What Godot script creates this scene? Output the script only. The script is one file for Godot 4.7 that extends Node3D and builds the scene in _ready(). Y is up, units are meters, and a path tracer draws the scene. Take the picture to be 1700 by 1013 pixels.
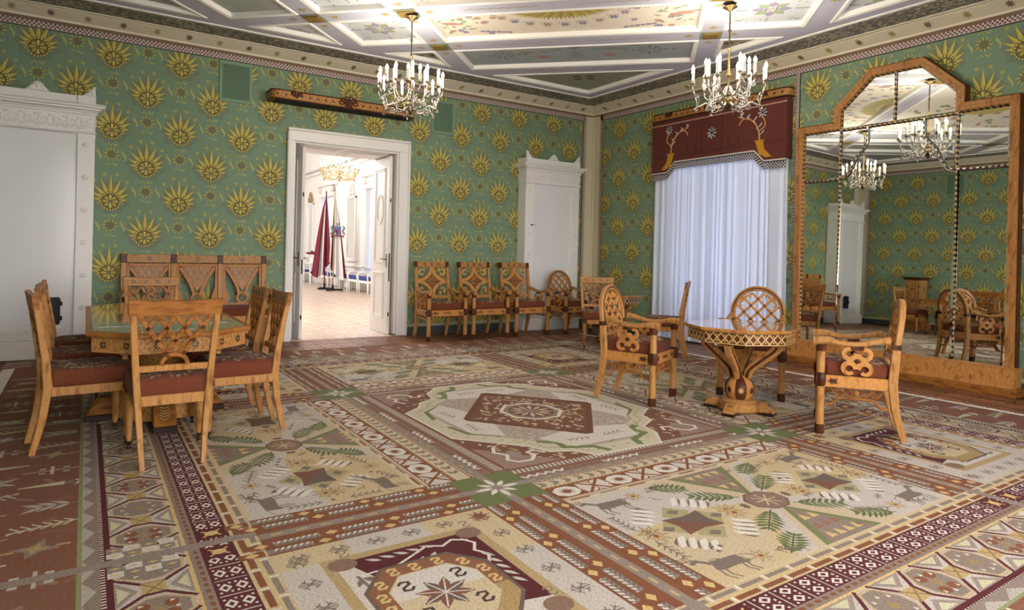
extends Node3D
# A state reception room: green sunburst wallpaper, inlaid birch furniture, a pictorial rug, a white hall through the door.
# World: back wall z = 0, right wall x = 0, the room lies at x < 0, z > 0; y up, metres.

const HT := 3.655          # top of the wallpaper field
const YC := 3.87           # ceiling
const WX := -8.95          # left wall
const WZ := 9.75           # wall behind the camera
var M := {}                # materials by name
var counts := {}
var rng := RandomNumberGenerator.new()

func _ready() -> void:
	rng.seed = 7
	var cam := Camera3D.new()
	cam.name = "camera"
	add_child(cam)
	var f := Vector3(0.5493052, 0.0, -0.8356218)
	var r := Vector3(0.83538986, 0.02355976, 0.54915273)
	var u := Vector3(-0.01968705, 0.99972243, -0.0129415)
	cam.transform = Transform3D(Basis(r, u, -f), Vector3(-7.61966, 1.27, 8.99366))
	var near := 0.05
	var fpx := 1076.6286
	cam.set_frustum(1013.0 / fpx * near, Vector2(0.0, -(506.5 - 419.897) / fpx * near), near, 80.0)
	cam.keep_aspect = Camera3D.KEEP_HEIGHT
	cam.current = true
	var we := WorldEnvironment.new()
	we.name = "environment"
	var env := Environment.new()
	env.background_mode = Environment.BG_SKY
	var sky := Sky.new()
	var sm := ProceduralSkyMaterial.new()
	sm.sky_top_color = Color(0.84, 0.83, 0.84)
	sm.sky_horizon_color = Color(0.92, 0.90, 0.88)
	sm.ground_bottom_color = Color(0.6, 0.6, 0.6)
	sm.ground_horizon_color = Color(0.88, 0.87, 0.85)
	sm.sun_angle_max = 0.0
	sm.energy_multiplier = 1.0
	sky.sky_material = sm
	env.sky = sky
	env.background_energy_multiplier = SKY_E
	env.ambient_light_source = Environment.AMBIENT_SOURCE_DISABLED
	env.tonemap_mode = Environment.TONE_MAPPER_LINEAR
	env.tonemap_exposure = EXPO
	env.sdfgi_enabled = true
	env.ssao_enabled = true
	env.ssil_enabled = true
	we.environment = env
	add_child(we)
	materials()
	room()
	hall()
	ceiling()
	wall_things()
	rug()
	furniture()

const SKY_E := 22.0
const EXPO := 1.0
const BULB_E := 0.085        # each candle bulb of the two chandeliers
const HALL_E := 10.0

# ---------------------------------------------------------------- naming
func numbered(called: String) -> String:
	var n: int = counts.get(called, 0)
	counts[called] = n + 1
	return called if n == 0 else "%s_%03d" % [called, n]

func thing(called: String, label: String, category: String, at := Vector3.ZERO, turn := 0.0, group := "") -> Node3D:
	var o := Node3D.new()
	o.name = numbered(called)
	add_child(o)
	o.position = at
	o.rotation.y = turn
	tag(o, label, category, group)
	return o

func tag(o: Node, label: String, category: String, group := "") -> Node:
	o.set_meta("label", label)
	o.set_meta("category", category)
	if group != "":
		o.set_meta("group", group)
	return o

func part(called: String, mb: MB, m: Material, parent: Node, at := Vector3.ZERO, stuff := false) -> MeshInstance3D:
	var o := MeshInstance3D.new()
	o.name = called
	o.mesh = mb.mesh(m)
	parent.add_child(o, true)
	o.position = at
	if stuff:
		o.set_meta("kind", "stuff")
	return o

func piece(called: String, me: Mesh, parent: Node, tf: Transform3D) -> MeshInstance3D:
	var o := MeshInstance3D.new()
	o.name = called
	o.mesh = me
	parent.add_child(o, true)
	o.transform = tf
	return o

func struct(called: String, mb: MB, m: Material) -> MeshInstance3D:
	var o := MeshInstance3D.new()
	o.name = numbered(called)
	o.mesh = mb.mesh(m)
	add_child(o)
	o.set_meta("kind", "structure")
	return o

func single(called: String, mb: MB, m: Material, label: String, category: String, at := Vector3.ZERO, group := "") -> MeshInstance3D:
	var o := MeshInstance3D.new()
	o.name = numbered(called)
	o.mesh = mb.mesh(m)
	add_child(o)
	o.position = at
	tag(o, label, category, group)
	return o

func again(o: Node3D, called: String, label: String, at: Vector3, turn := 0.0) -> Node3D:
	var c: Node3D = o.duplicate()
	c.name = numbered(called)
	add_child(c)
	c.position = at
	c.rotation.y = turn
	c.set_meta("label", label)
	return c

# ---------------------------------------------------------------- mesh builder
class MB:
	var V := PackedVector3Array()
	var N := PackedVector3Array()
	var T := PackedVector2Array()
	var xf := Transform3D.IDENTITY

	# a triangle whose front looks along its normals
	func tri(a: Vector3, b: Vector3, c: Vector3, na: Vector3, nb: Vector3, nc: Vector3, ta := Vector2.ZERO, tb := Vector2.ZERO, tc := Vector2.ZERO) -> void:
		var g := (b - a).cross(c - a)
		if g.dot(na + nb + nc) > 0.0:
			var t := b; b = c; c = t
			var n := nb; nb = nc; nc = n
			var w := tb; tb = tc; tc = w
		V.append(xf * a); V.append(xf * b); V.append(xf * c)
		var B := xf.basis
		N.append((B * na).normalized()); N.append((B * nb).normalized()); N.append((B * nc).normalized())
		T.append(ta); T.append(tb); T.append(tc)

	func quad(a: Vector3, b: Vector3, c: Vector3, d: Vector3, n: Vector3, ta := Vector2(0, 1), tb := Vector2(1, 1), tc := Vector2(1, 0), td := Vector2(0, 0)) -> MB:
		tri(a, b, c, n, n, n, ta, tb, tc)
		tri(a, c, d, n, n, n, ta, tc, td)
		return self

	func quad4(a: Vector3, b: Vector3, c: Vector3, d: Vector3, na: Vector3, nb: Vector3, nc: Vector3, nd: Vector3) -> void:
		tri(a, b, c, na, nb, nc)
		tri(a, c, d, na, nc, nd)

	# box with chamfered edges
	func box(c: Vector3, s: Vector3, ch := 0.0, B := Basis.IDENTITY) -> MB:
		var h := s * 0.5
		var k: float = min(ch, min(h.x, min(h.y, h.z)) * 0.9)
		var old := xf
		xf = xf * Transform3D(B, c)
		for ax in 3:
			var a1 := (ax + 1) % 3
			var a2 := (ax + 2) % 3
			for sg in [-1.0, 1.0]:
				var n := Vector3.ZERO
				n[ax] = sg
				var P := []
				for q in [[-1, -1], [1, -1], [1, 1], [-1, 1]]:
					var v := Vector3.ZERO
					v[ax] = sg * h[ax]
					v[a1] = q[0] * (h[a1] - k)
					v[a2] = q[1] * (h[a2] - k)
					P.append(v)
				quad(P[0], P[1], P[2], P[3], n)
			if k > 0.0:
				for s1 in [-1.0, 1.0]:
					for s2 in [-1.0, 1.0]:
						var n2 := Vector3.ZERO
						n2[a1] = s1
						n2[a2] = s2
						var Q := []
						for e in [-1.0, 1.0]:
							var v1 := Vector3.ZERO
							v1[ax] = e * (h[ax] - k); v1[a1] = s1 * h[a1]; v1[a2] = s2 * (h[a2] - k)
							var v2 := Vector3.ZERO
							v2[ax] = e * (h[ax] - k); v2[a1] = s1 * (h[a1] - k); v2[a2] = s2 * h[a2]
							Q.append(v1); Q.append(v2)
						quad(Q[0], Q[1], Q[3], Q[2], n2.normalized())
		xf = old
		return self

	# bar between two points of a plane (xy at depth z), w wide in the plane, d deep
	func bar(a: Vector2, b: Vector2, w: float, z: float, d: float, ch := 0.002) -> MB:
		var t := (b - a)
		var l := t.length()
		t = t / l
		var B := Basis(Vector3(t.x, t.y, 0), Vector3(-t.y, t.x, 0), Vector3(0, 0, 1))
		return box(Vector3((a.x + b.x) * 0.5, (a.y + b.y) * 0.5, z), Vector3(l, w, d), ch, B)

	# bar between two points in space
	func rod(a: Vector3, b: Vector3, w: float, d: float, up := Vector3.UP, ch := 0.002) -> MB:
		var t := (b - a).normalized()
		var s := up.cross(t)
		if s.length() < 0.01:
			s = Vector3.RIGHT.cross(t)
		s = s.normalized()
		return box((a + b) * 0.5, Vector3((b - a).length(), d, w), ch, Basis(t, s.cross(t), s))

	# surface through rings of points; closed round, smooth along, smooth or flat round; caps at the ends
	func loft(R: Array, smooth := true, caps := true, closed := false, around := true) -> MB:
		var m: int = R.size()
		var n: int = R[0].size()
		var cen := []
		for k in m:
			var c := Vector3.ZERO
			for p in R[k]:
				c += p
			cen.append(c / n)
		var segs := m if closed else m - 1
		var sides := n if around else n - 1
		var along := []
		for k in m:
			var row := PackedVector3Array()
			var k0: int = (k - 1 + m) % m if closed else max(k - 1, 0)
			var k1: int = (k + 1) % m if closed else min(k + 1, m - 1)
			for i in n:
				row.append(R[k1][i] - R[k0][i])
			along.append(row)
		# orientation: +1 if cross(along, round) points away from the centre
		var sg := 0.0
		for i in n:
			var k := m / 2
			var rd: Vector3 = R[k][(i + 1) % n] - R[k][i]
			var mid: Vector3 = (R[k][(i + 1) % n] + R[k][i]) * 0.5 - cen[k]
			sg += along[k][i].cross(rd).dot(mid)
		sg = 1.0 if sg >= 0.0 else -1.0
		for k in segs:
			var k1 := (k + 1) % m
			for i in sides:
				var j := (i + 1) % n
				var a: Vector3 = R[k][i]
				var b: Vector3 = R[k][j]
				var c: Vector3 = R[k1][j]
				var d: Vector3 = R[k1][i]
				if smooth:
					quad4(a, b, c, d, rn(R, along, k, i, sg, around), rn(R, along, k, j, sg, around), rn(R, along, k1, j, sg, around), rn(R, along, k1, i, sg, around))
				else:
					var n0: Vector3 = ((along[k][i] + along[k][j]).cross(b - a) * sg).normalized()
					var n1: Vector3 = ((along[k1][i] + along[k1][j]).cross(c - d) * sg).normalized()
					if n0.length() < 0.5: n0 = n1
					if n1.length() < 0.5: n1 = n0
					quad4(a, b, c, d, n0, n0, n1, n1)
		if caps and not closed and around:
			for e in [0, m - 1]:
				var dirn: Vector3 = (cen[0] - cen[1]) if e == 0 else (cen[m - 1] - cen[m - 2])
				dirn = dirn.normalized()
				for i in n:
					tri(cen[e], R[e][i], R[e][(i + 1) % n], dirn, dirn, dirn)
		return self

	func rn(R: Array, along: Array, k: int, i: int, sg: float, around: bool) -> Vector3:
		var n: int = R[k].size()
		var p: Vector3 = R[k][(i + 1) % n] if around or i < n - 1 else R[k][i]
		var q: Vector3 = R[k][(i - 1 + n) % n] if around or i > 0 else R[k][i]
		var v: Vector3 = along[k][i].cross(p - q) * sg
		if v.length() < 1e-12:
			return Vector3.UP * (1.0 if sg > 0 else -1.0)
		return v.normalized()

	# turned shape about y: profile of (radius, height); sharp rings may be given twice
	func lathe(prof: Array, seg := 20, at := Vector3.ZERO, B := Basis.IDENTITY) -> MB:
		var old := xf
		xf = xf * Transform3D(B, at)
		for k in prof.size() - 1:
			var p: Vector2 = prof[k]
			var q: Vector2 = prof[k + 1]
			if p.distance_to(q) < 1e-6:
				continue
			var np := sl(prof, k, true)
			var nq := sl(prof, k + 1, false)
			for i in seg:
				var a0 := TAU * i / seg
				var a1 := TAU * (i + 1) / seg
				var c0 := Vector3(cos(a0), 0, sin(a0))
				var c1 := Vector3(cos(a1), 0, sin(a1))
				var n00 := c0 * np.x + Vector3.UP * np.y
				var n01 := c1 * np.x + Vector3.UP * np.y
				var n10 := c0 * nq.x + Vector3.UP * nq.y
				var n11 := c1 * nq.x + Vector3.UP * nq.y
				var a := c0 * p.x + Vector3.UP * p.y
				var b := c1 * p.x + Vector3.UP * p.y
				var c := c1 * q.x + Vector3.UP * q.y
				var d := c0 * q.x + Vector3.UP * q.y
				if p.x > 1e-6:
					tri(a, b, c, n00, n01, n11)
				if q.x > 1e-6:
					tri(a, c, d, n00, n11, n10)
		xf = old
		return self

	func sl(prof: Array, k: int, fwd: bool) -> Vector2:
		# outward normal of the profile at k, breaking at doubled points and at corners over 50 degrees
		var t0 := Vector2.ZERO
		var t1 := Vector2.ZERO
		if k > 0: t0 = (prof[k] - prof[k - 1]).normalized()
		if k < prof.size() - 1: t1 = (prof[k + 1] - prof[k]).normalized()
		var t := t1 if fwd else t0
		if t0 != Vector2.ZERO and t1 != Vector2.ZERO and t0.dot(t1) > 0.64:
			t = (t0 + t1).normalized()
		return Vector2(t.y, -t.x)

	# outline in the xy plane, extruded from z0 to z1, chamfer on both rims; corners smooth below 40 degrees
	func prism(P: PackedVector2Array, z0: float, z1: float, ch := 0.0) -> MB:
		if Geometry2D.is_polygon_clockwise(P):
			P = P.duplicate()
			P.reverse()
		var n := P.size()
		var I := PackedVector2Array()
		var E := []
		for i in n:
			var e := (P[(i + 1) % n] - P[i]).normalized()
			E.append(Vector2(e.y, -e.x))   # outward for a counter-clockwise outline
		for i in n:
			var a: Vector2 = E[(i - 1 + n) % n]
			var b: Vector2 = E[i]
			var mt := (a + b)
			var dn: float = max(0.35, 1.0 + a.dot(b))
			I.append(P[i] - mt / dn * ch)
		var tr := Geometry2D.triangulate_polygon(I)
		for k in range(0, tr.size(), 3):
			var a := I[tr[k]]; var b := I[tr[k + 1]]; var c := I[tr[k + 2]]
			for zz in [[z0, -1.0], [z1, 1.0]]:
				var nn := Vector3(0, 0, zz[1] * sign(z1 - z0))
				tri(Vector3(a.x, a.y, zz[0]), Vector3(b.x, b.y, zz[0]), Vector3(c.x, c.y, zz[0]), nn, nn, nn, a, b, c)
		var s: float = sign(z1 - z0)
		for i in n:
			var j := (i + 1) % n
			var pa := P[i]; var pb := P[j]
			var ea: Vector2 = E[i]; var eb: Vector2 = E[i]
			if E[(i - 1 + n) % n].dot(E[i]) > 0.77: ea = (E[(i - 1 + n) % n] + E[i]).normalized()
			if E[j].dot(E[i]) > 0.77: eb = (E[j] + E[i]).normalized()
			var na := Vector3(ea.x, ea.y, 0); var nb := Vector3(eb.x, eb.y, 0)
			var y0 := z0 + ch * s; var y1 := z1 - ch * s
			quad4(Vector3(pa.x, pa.y, y0), Vector3(pb.x, pb.y, y0), Vector3(pb.x, pb.y, y1), Vector3(pa.x, pa.y, y1), na, nb, nb, na)
			if ch > 0.0:
				var ia := I[i]; var ib := I[j]
				for zz in [[z0, y0, -s], [z1, y1, s]]:
					var ca := (na + Vector3(0, 0, zz[2])).normalized()
					var cb := (nb + Vector3(0, 0, zz[2])).normalized()
					quad4(Vector3(ia.x, ia.y, zz[0]), Vector3(ib.x, ib.y, zz[0]), Vector3(pb.x, pb.y, zz[1]), Vector3(pa.x, pa.y, zz[1]), ca, cb, cb, ca)
		return self

	# round tube along a path; r a radius or one per point
	func tube(P: Array, r, sides := 8, closed := false) -> MB:
		var S := PackedVector2Array()
		for i in sides:
			S.append(Vector2(cos(TAU * i / sides), sin(TAU * i / sides)))
		return sweep(P, S, r, Vector3.ZERO, true, closed)

	# section swept along a path; (x, y) of the section lie along side and up
	func sweep(P: Array, S: PackedVector2Array, scale = 1.0, up := Vector3.ZERO, smooth := false, closed := false) -> MB:
		var m := P.size()
		var R := []
		var ref := up
		if ref == Vector3.ZERO:
			var t0: Vector3 = (P[1] - P[0]).normalized()
			ref = Vector3.UP if abs(t0.y) < 0.9 else Vector3.RIGHT
		for k in m:
			var a: Vector3 = P[(k - 1 + m) % m] if closed else P[max(k - 1, 0)]
			var b: Vector3 = P[(k + 1) % m] if closed else P[min(k + 1, m - 1)]
			var t := (b - a).normalized()
			var side := t.cross(ref).normalized()
			var u2 := side.cross(t).normalized()
			if up == Vector3.ZERO:
				ref = u2
			var sc: Vector2
			var s = scale[k] if scale is Array else scale
			sc = s if s is Vector2 else Vector2(s, s)
			var ring := PackedVector3Array()
			for q in S:
				ring.append(P[k] + side * q.x * sc.x + u2 * q.y * sc.y)
			R.append(ring)
		return loft(R, smooth, true, closed)

	func ball(c: Vector3, r: Vector3, seg := 12, rows := 8) -> MB:
		var R := []
		for k in rows + 1:
			var t := PI * k / rows
			var ring := PackedVector3Array()
			for i in seg:
				var a := TAU * i / seg
				ring.append(c + Vector3(cos(a) * sin(t) * r.x, cos(t) * r.y, sin(a) * sin(t) * r.z))
			R.append(ring)
		for k in rows:
			for i in seg:
				var j := (i + 1) % seg
				var q := [R[k][i], R[k][j], R[k + 1][j], R[k + 1][i]]
				var nn := []
				for p in q:
					nn.append(((p - c) / r / r).normalized())
				if k > 0: tri(q[0], q[1], q[2], nn[0], nn[1], nn[2])
				if k < rows - 1: tri(q[0], q[2], q[3], nn[0], nn[2], nn[3])
		return self

	func mesh(m: Material) -> ArrayMesh:
		var A := []
		A.resize(Mesh.ARRAY_MAX)
		A[Mesh.ARRAY_VERTEX] = V
		A[Mesh.ARRAY_NORMAL] = N
		A[Mesh.ARRAY_TEX_UV] = T
		var me := ArrayMesh.new()
		me.add_surface_from_arrays(Mesh.PRIMITIVE_TRIANGLES, A)
		me.surface_set_material(0, m)
		return me

static func rect_section(w: float, h: float, k := 0.0) -> PackedVector2Array:
	var a := w * 0.5
	var b := h * 0.5
	if k <= 0.0:
		return PackedVector2Array([Vector2(-a, -b), Vector2(a, -b), Vector2(a, b), Vector2(-a, b)])
	return PackedVector2Array([Vector2(-a + k, -b), Vector2(a - k, -b), Vector2(a, -b + k), Vector2(a, b - k), Vector2(a - k, b), Vector2(-a + k, b), Vector2(-a, b - k), Vector2(-a, -b + k)])

static func arc2(c: Vector2, r: Vector2, a0: float, a1: float, n: int) -> PackedVector2Array:
	var P := PackedVector2Array()
	for i in n + 1:
		var a: float = lerp(a0, a1, float(i) / n)
		P.append(c + Vector2(cos(a) * r.x, sin(a) * r.y))
	return P

static func v3(P: PackedVector2Array, z := 0.0) -> Array:
	var R := []
	for p in P:
		R.append(Vector3(p.x, p.y, z))
	return R

static func smooth_path(P: Array, n := 6) -> Array:
	var R := []
	for k in P.size() - 1:
		var p0 = P[max(k - 1, 0)]
		var p3 = P[min(k + 2, P.size() - 1)]
		for i in n:
			var t := float(i) / n
			R.append(P[k].cubic_interpolate(P[k + 1], p0, p3, t))
	R.append(P[P.size() - 1])
	return R

static func star2(c: Vector2, r0: float, r1: float, n: int, turn := 0.0) -> PackedVector2Array:
	var P := PackedVector2Array()
	for i in n * 2:
		var a := turn + PI * i / n
		P.append(c + Vector2(cos(a), sin(a)) * (r0 if i % 2 == 0 else r1))
	return P

# ---------------------------------------------------------------- painted cloth and paper: flat prints
# tiles of one print; x and y in metres, y down the picture
class Cv:
	var tiles := []          # [Image, Rect2]
	var ppm := 100.0
	var T := Transform2D.IDENTITY

	func _init(area: Rect2, ppm_: float, nx: int, ny: int, bg: Color) -> void:
		ppm = ppm_
		var w := area.size.x / nx
		var h := area.size.y / ny
		for j in ny:
			for i in nx:
				var im := Image.create(int(round(w * ppm)), int(round(h * ppm)), false, Image.FORMAT_RGBA8)
				im.fill(bg)
				tiles.append([im, Rect2(area.position + Vector2(i * w, j * h), Vector2(w, h))])

	func poly(P: PackedVector2Array, c: Color) -> void:
		var Q: PackedVector2Array = T * P
		var x0 := INF; var x1 := -INF; var y0 := INF; var y1 := -INF
		for q in Q:
			x0 = min(x0, q.x); x1 = max(x1, q.x); y0 = min(y0, q.y); y1 = max(y1, q.y)
		for t in tiles:
			var R: Rect2 = t[1]
			if x1 < R.position.x or y1 < R.position.y or x0 > R.end.x or y0 > R.end.y:
				continue
			var im: Image = t[0]
			var W := im.get_width()
			var H := im.get_height()
			var n := Q.size()
			var px := PackedFloat32Array(); var py := PackedFloat32Array()
			for q in Q:
				px.append((q.x - R.position.x) * ppm); py.append((q.y - R.position.y) * ppm)
			var ya: int = max(0, int(floor((y0 - R.position.y) * ppm)))
			var yb: int = min(H - 1, int(ceil((y1 - R.position.y) * ppm)))
			for y in range(ya, yb + 1):
				var yc := y + 0.5
				var X := PackedFloat32Array()
				for i in n:
					var j := i + 1 if i + 1 < n else 0
					if (py[i] <= yc) != (py[j] <= yc):
						X.append(px[i] + (yc - py[i]) / (py[j] - py[i]) * (px[j] - px[i]))
				X.sort()
				for k in range(0, X.size() - 1, 2):
					var a: int = max(0, int(round(X[k])))
					var b: int = min(W, int(round(X[k + 1])))
					if b > a:
						im.fill_rect(Rect2i(a, y, b - a, 1), c)

	func rect(x: float, y: float, w: float, h: float, c: Color) -> void:
		poly(PackedVector2Array([Vector2(x, y), Vector2(x + w, y), Vector2(x + w, y + h), Vector2(x, y + h)]), c)

	func line(P: PackedVector2Array, w: float, c: Color) -> void:
		for i in P.size() - 1:
			var d := P[i + 1] - P[i]
			var l := d.length()
			if l < 1e-6:
				continue
			d = d / l
			var s := Vector2(-d.y, d.x) * w * 0.5
			var e := d * w * 0.3
			poly(PackedVector2Array([P[i] - s - e, P[i + 1] - s + e, P[i + 1] + s + e, P[i] + s - e]), c)

	func disc(c0: Vector2, r: Vector2, c: Color, n := 20) -> void:
		var P := PackedVector2Array()
		for i in n:
			P.append(c0 + Vector2(cos(TAU * i / n) * r.x, sin(TAU * i / n) * r.y))
		poly(P, c)

	func leaf(a: Vector2, b: Vector2, w: float, c: Color) -> void:
		var d := b - a
		var s := Vector2(-d.y, d.x).normalized() * w * 0.5
		poly(PackedVector2Array([a, a + d * 0.3 + s * 0.9, a + d * 0.6 + s * 0.85, b, a + d * 0.6 - s * 0.85, a + d * 0.3 - s * 0.9]), c)

	func texture(k := 0) -> ImageTexture:
		var im: Image = tiles[k][0]
		im.generate_mipmaps()
		return ImageTexture.create_from_image(im)

static func hx(s: String) -> Color:
	return Color.html(s)

# seamless noise through a row of colours
func noise_tex(sd: int, fr: float, ramp: Array, size := Vector2i(512, 512), stretch := Vector2i(1, 1), warp := 0.0, oct := 4) -> ImageTexture:
	var n := FastNoiseLite.new()
	n.seed = sd
	n.noise_type = FastNoiseLite.TYPE_SIMPLEX_SMOOTH
	n.frequency = fr
	n.fractal_octaves = oct
	if warp > 0.0:
		n.domain_warp_enabled = true
		n.domain_warp_amplitude = warp
		n.domain_warp_frequency = fr * 0.7
	var im := n.get_seamless_image(size.x / stretch.x, size.y / stretch.y)
	im.convert(Image.FORMAT_RGBA8)
	if stretch != Vector2i(1, 1):
		im.resize(size.x, size.y, Image.INTERPOLATE_CUBIC)
	var LUT := PackedByteArray()
	for i in 256:
		var t := float(i) / 255.0 * (ramp.size() - 1)
		var k: int = min(int(t), ramp.size() - 2)
		var c: Color = ramp[k].lerp(ramp[k + 1], t - k)
		LUT.append(int(c.r * 255)); LUT.append(int(c.g * 255)); LUT.append(int(c.b * 255))
	var D := im.get_data()
	for i in range(0, D.size(), 4):
		var v := D[i] * 3
		D[i] = LUT[v]; D[i + 1] = LUT[v + 1]; D[i + 2] = LUT[v + 2]
	im = Image.create_from_data(size.x, size.y, false, Image.FORMAT_RGBA8, D)
	im.generate_mipmaps()
	return ImageTexture.create_from_image(im)

func mat(called: String, c: Color, rough := 0.6, metal := 0.0) -> StandardMaterial3D:
	var m := StandardMaterial3D.new()
	m.resource_name = called
	m.albedo_color = c
	m.roughness = rough
	m.metallic = metal
	M[called] = m
	return m

func wood(called: String, tex: Texture2D, sc: Vector3, tint := Color.WHITE, rough := 0.42) -> StandardMaterial3D:
	var m := mat(called, tint, rough)
	m.albedo_texture = tex
	m.uv1_triplanar = true
	m.uv1_scale = sc
	m.clearcoat_enabled = true
	m.metallic_specular = 0.3
	m.clearcoat = 0.06
	m.clearcoat_roughness = 0.15
	return m

func glow(called: String, c: Color, e: float) -> StandardMaterial3D:
	var m := mat(called, c, 0.5)
	m.emission_enabled = true
	m.emission = c
	m.emission_energy_multiplier = e
	return m

func triplanar(called: String, tex: Texture2D, sc: Vector3, rough := 0.7, tint := Color.WHITE) -> StandardMaterial3D:
	var m := mat(called, tint, rough)
	m.albedo_texture = tex
	m.uv1_triplanar = true
	m.uv1_scale = sc
	return m

func materials() -> void:
	var birch := noise_tex(3, 0.012, [hx("724722"), hx("9f6d39"), hx("ba8850"), hx("ab7843"), hx("ca9a61")], Vector2i(512, 512), Vector2i(1, 4), 22.0)
	var burl := noise_tex(11, 0.035, [hx("643e1c"), hx("8f5f30"), hx("b07f48"), hx("c0925a"), hx("9f6e3a")], Vector2i(512, 512), Vector2i(1, 1), 30.0)
	var walnut := noise_tex(5, 0.015, [hx("2e170c"), hx("4a2615"), hx("5f3520"), hx("44220f")], Vector2i(256, 256), Vector2i(1, 4), 10.0)
	var rail := noise_tex(8, 0.014, [hx("6b3f1b"), hx("8d5928"), hx("a56c34"), hx("96602c")], Vector2i(512, 512), Vector2i(4, 1), 16.0)
	wood("birch", birch, Vector3(3.0, 3.0, 3.0))
	wood("birch_light", birch, Vector3(2.0, 4.0, 2.0), Color(1.08, 1.05, 1.0))
	wood("burl", burl, Vector3(2.2, 2.2, 2.2))
	wood("burl_orange", burl, Vector3(2.6, 2.6, 2.6), Color(1.02, 0.93, 0.8))
	wood("walnut", walnut, Vector3(4, 4, 4))
	wood("rail_brown", rail, Vector3(3, 3, 3))
	wood("tabletop", burl, Vector3(1.3, 1.3, 1.3), Color(1.0, 0.95, 0.85), 0.10)
	M["tabletop"].clearcoat = 1.0
	M["tabletop"].clearcoat_roughness = 0.04
	mat("inlay", hx("2a160d"), 0.35)
	mat("inlay_light", hx("c9a468"), 0.4)
	var felt := noise_tex(21, 0.09, [hx("572711"), hx("6b331b"), hx("793e23")], Vector2i(256, 256))
	triplanar("seat_felt", felt, Vector3(4, 4, 4), 0.95)
	M["seat_felt"].rim_enabled = true
	M["seat_felt"].rim = 0.1
	mat("embroidery", hx("c9b596"), 0.95)
	mat("embroidery_dark", hx("54382a"), 0.95)
	mat("white_paint", hx("e9e7e4"), 0.42)
	mat("white_glaze", hx("e4e4e6"), 0.16)
	mat("ceiling_white", hx("f3f1ec"), 0.7)
	mat("cream_paint", hx("cfc6a9"), 0.75)
	mat("cove_cream", hx("ddd5bf"), 0.75)
	mat("lavender_paint", hx("b9bacb"), 0.75)
	mat("star_brown", hx("7d6458"), 0.8)
	mat("star_gold", hx("a8935a"), 0.8)
	mat("skirting_dark", hx("3a4546"), 0.6)
	mat("skirting_top", hx("a3a888"), 0.7)
	mat("border_brown", hx("7f6450"), 0.7)
	mat("iron", hx("23262c"), 0.5, 0.4)
	mat("grille_green", hx("74957a"), 0.6)
	mat("black", hx("111214"), 0.8)
	mat("brass", hx("6f5e40"), 0.35, 0.85)
	mat("silver", hx("cbc6bc"), 0.22, 0.95)
	mat("candle", hx("f6f0e4"), 0.5)
	glow("bulb_glow", Color(1.0, 0.93, 0.80), 14.0)
	mat("gold", hx("b09a68"), 0.35, 0.7)
	mat("bead", hx("d8d2c8"), 0.35)
	mat("bead_dark", hx("2c2624"), 0.4)
	var mir := mat("mirror_glass", Color(0.93, 0.95, 0.94), 0.0, 1.0)
	mir.metallic_specular = 1.0
	var bev := mat("mirror_bevel", Color(0.93, 0.95, 0.95), 0.02, 1.0)
	bev.metallic_specular = 1.0
	var sh := mat("sheer", Color(0.86, 0.90, 0.99), 0.9)
	sh.backlight_enabled = true
	sh.backlight = Color(0.19, 0.215, 0.28)
	var gl := mat("window_glass", Color(0.9, 0.95, 1.0, 0.08), 0.02)
	gl.transparency = BaseMaterial3D.TRANSPARENCY_ALPHA
	mat("maroon_cloth", hx("622f27"), 0.95)
	mat("maroon_dark", hx("3d1c20"), 0.95)
	mat("fringe_white", hx("ded8cc"), 0.95)
	var pq := noise_tex(31, 0.02, [hx("5d3a28"), hx("7c5038"), hx("8f6146"), hx("6e452f")], Vector2i(512, 512), Vector2i(1, 8), 6.0)
	wood("parquet_a", pq, Vector3(2, 2, 2), Color(1, 1, 1), 0.4)
	wood("parquet_b", pq, Vector3(2, 2, 2), Color(0.8, 0.78, 0.78), 0.4)
	wood("parquet_c", pq, Vector3(2, 2, 2), Color(1.12, 1.08, 1.02), 0.4)
	var ph := noise_tex(33, 0.02, [hx("bca899"), hx("cab7a8"), hx("d5c4b6")], Vector2i(256, 256), Vector2i(1, 8), 6.0)
	wood("hall_parquet_a", ph, Vector3(2, 2, 2), Color(1, 1, 1), 0.25)
	wood("hall_parquet_b", ph, Vector3(2, 2, 2), Color(1.03, 1.02, 1.01), 0.25)
	mat("hall_white", hx("f1efec"), 0.7)
	mat("blue_cloth", hx("2c3d86"), 0.9)
	mat("red_flower", hx("8e1420"), 0.8)
	mat("leaf_green", hx("3b5a2c"), 0.8)
	mat("flag_red", hx("6e1226"), 0.85)
	mat("flag_white", hx("d9d6d8"), 0.9)
	mat("flag_blue", hx("565c8f"), 0.85)
	mat("flag_grey", hx("85868c"), 0.85)
	mat("steel", hx("9a9a98"), 0.35, 0.8)
	wallpaper()

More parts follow.
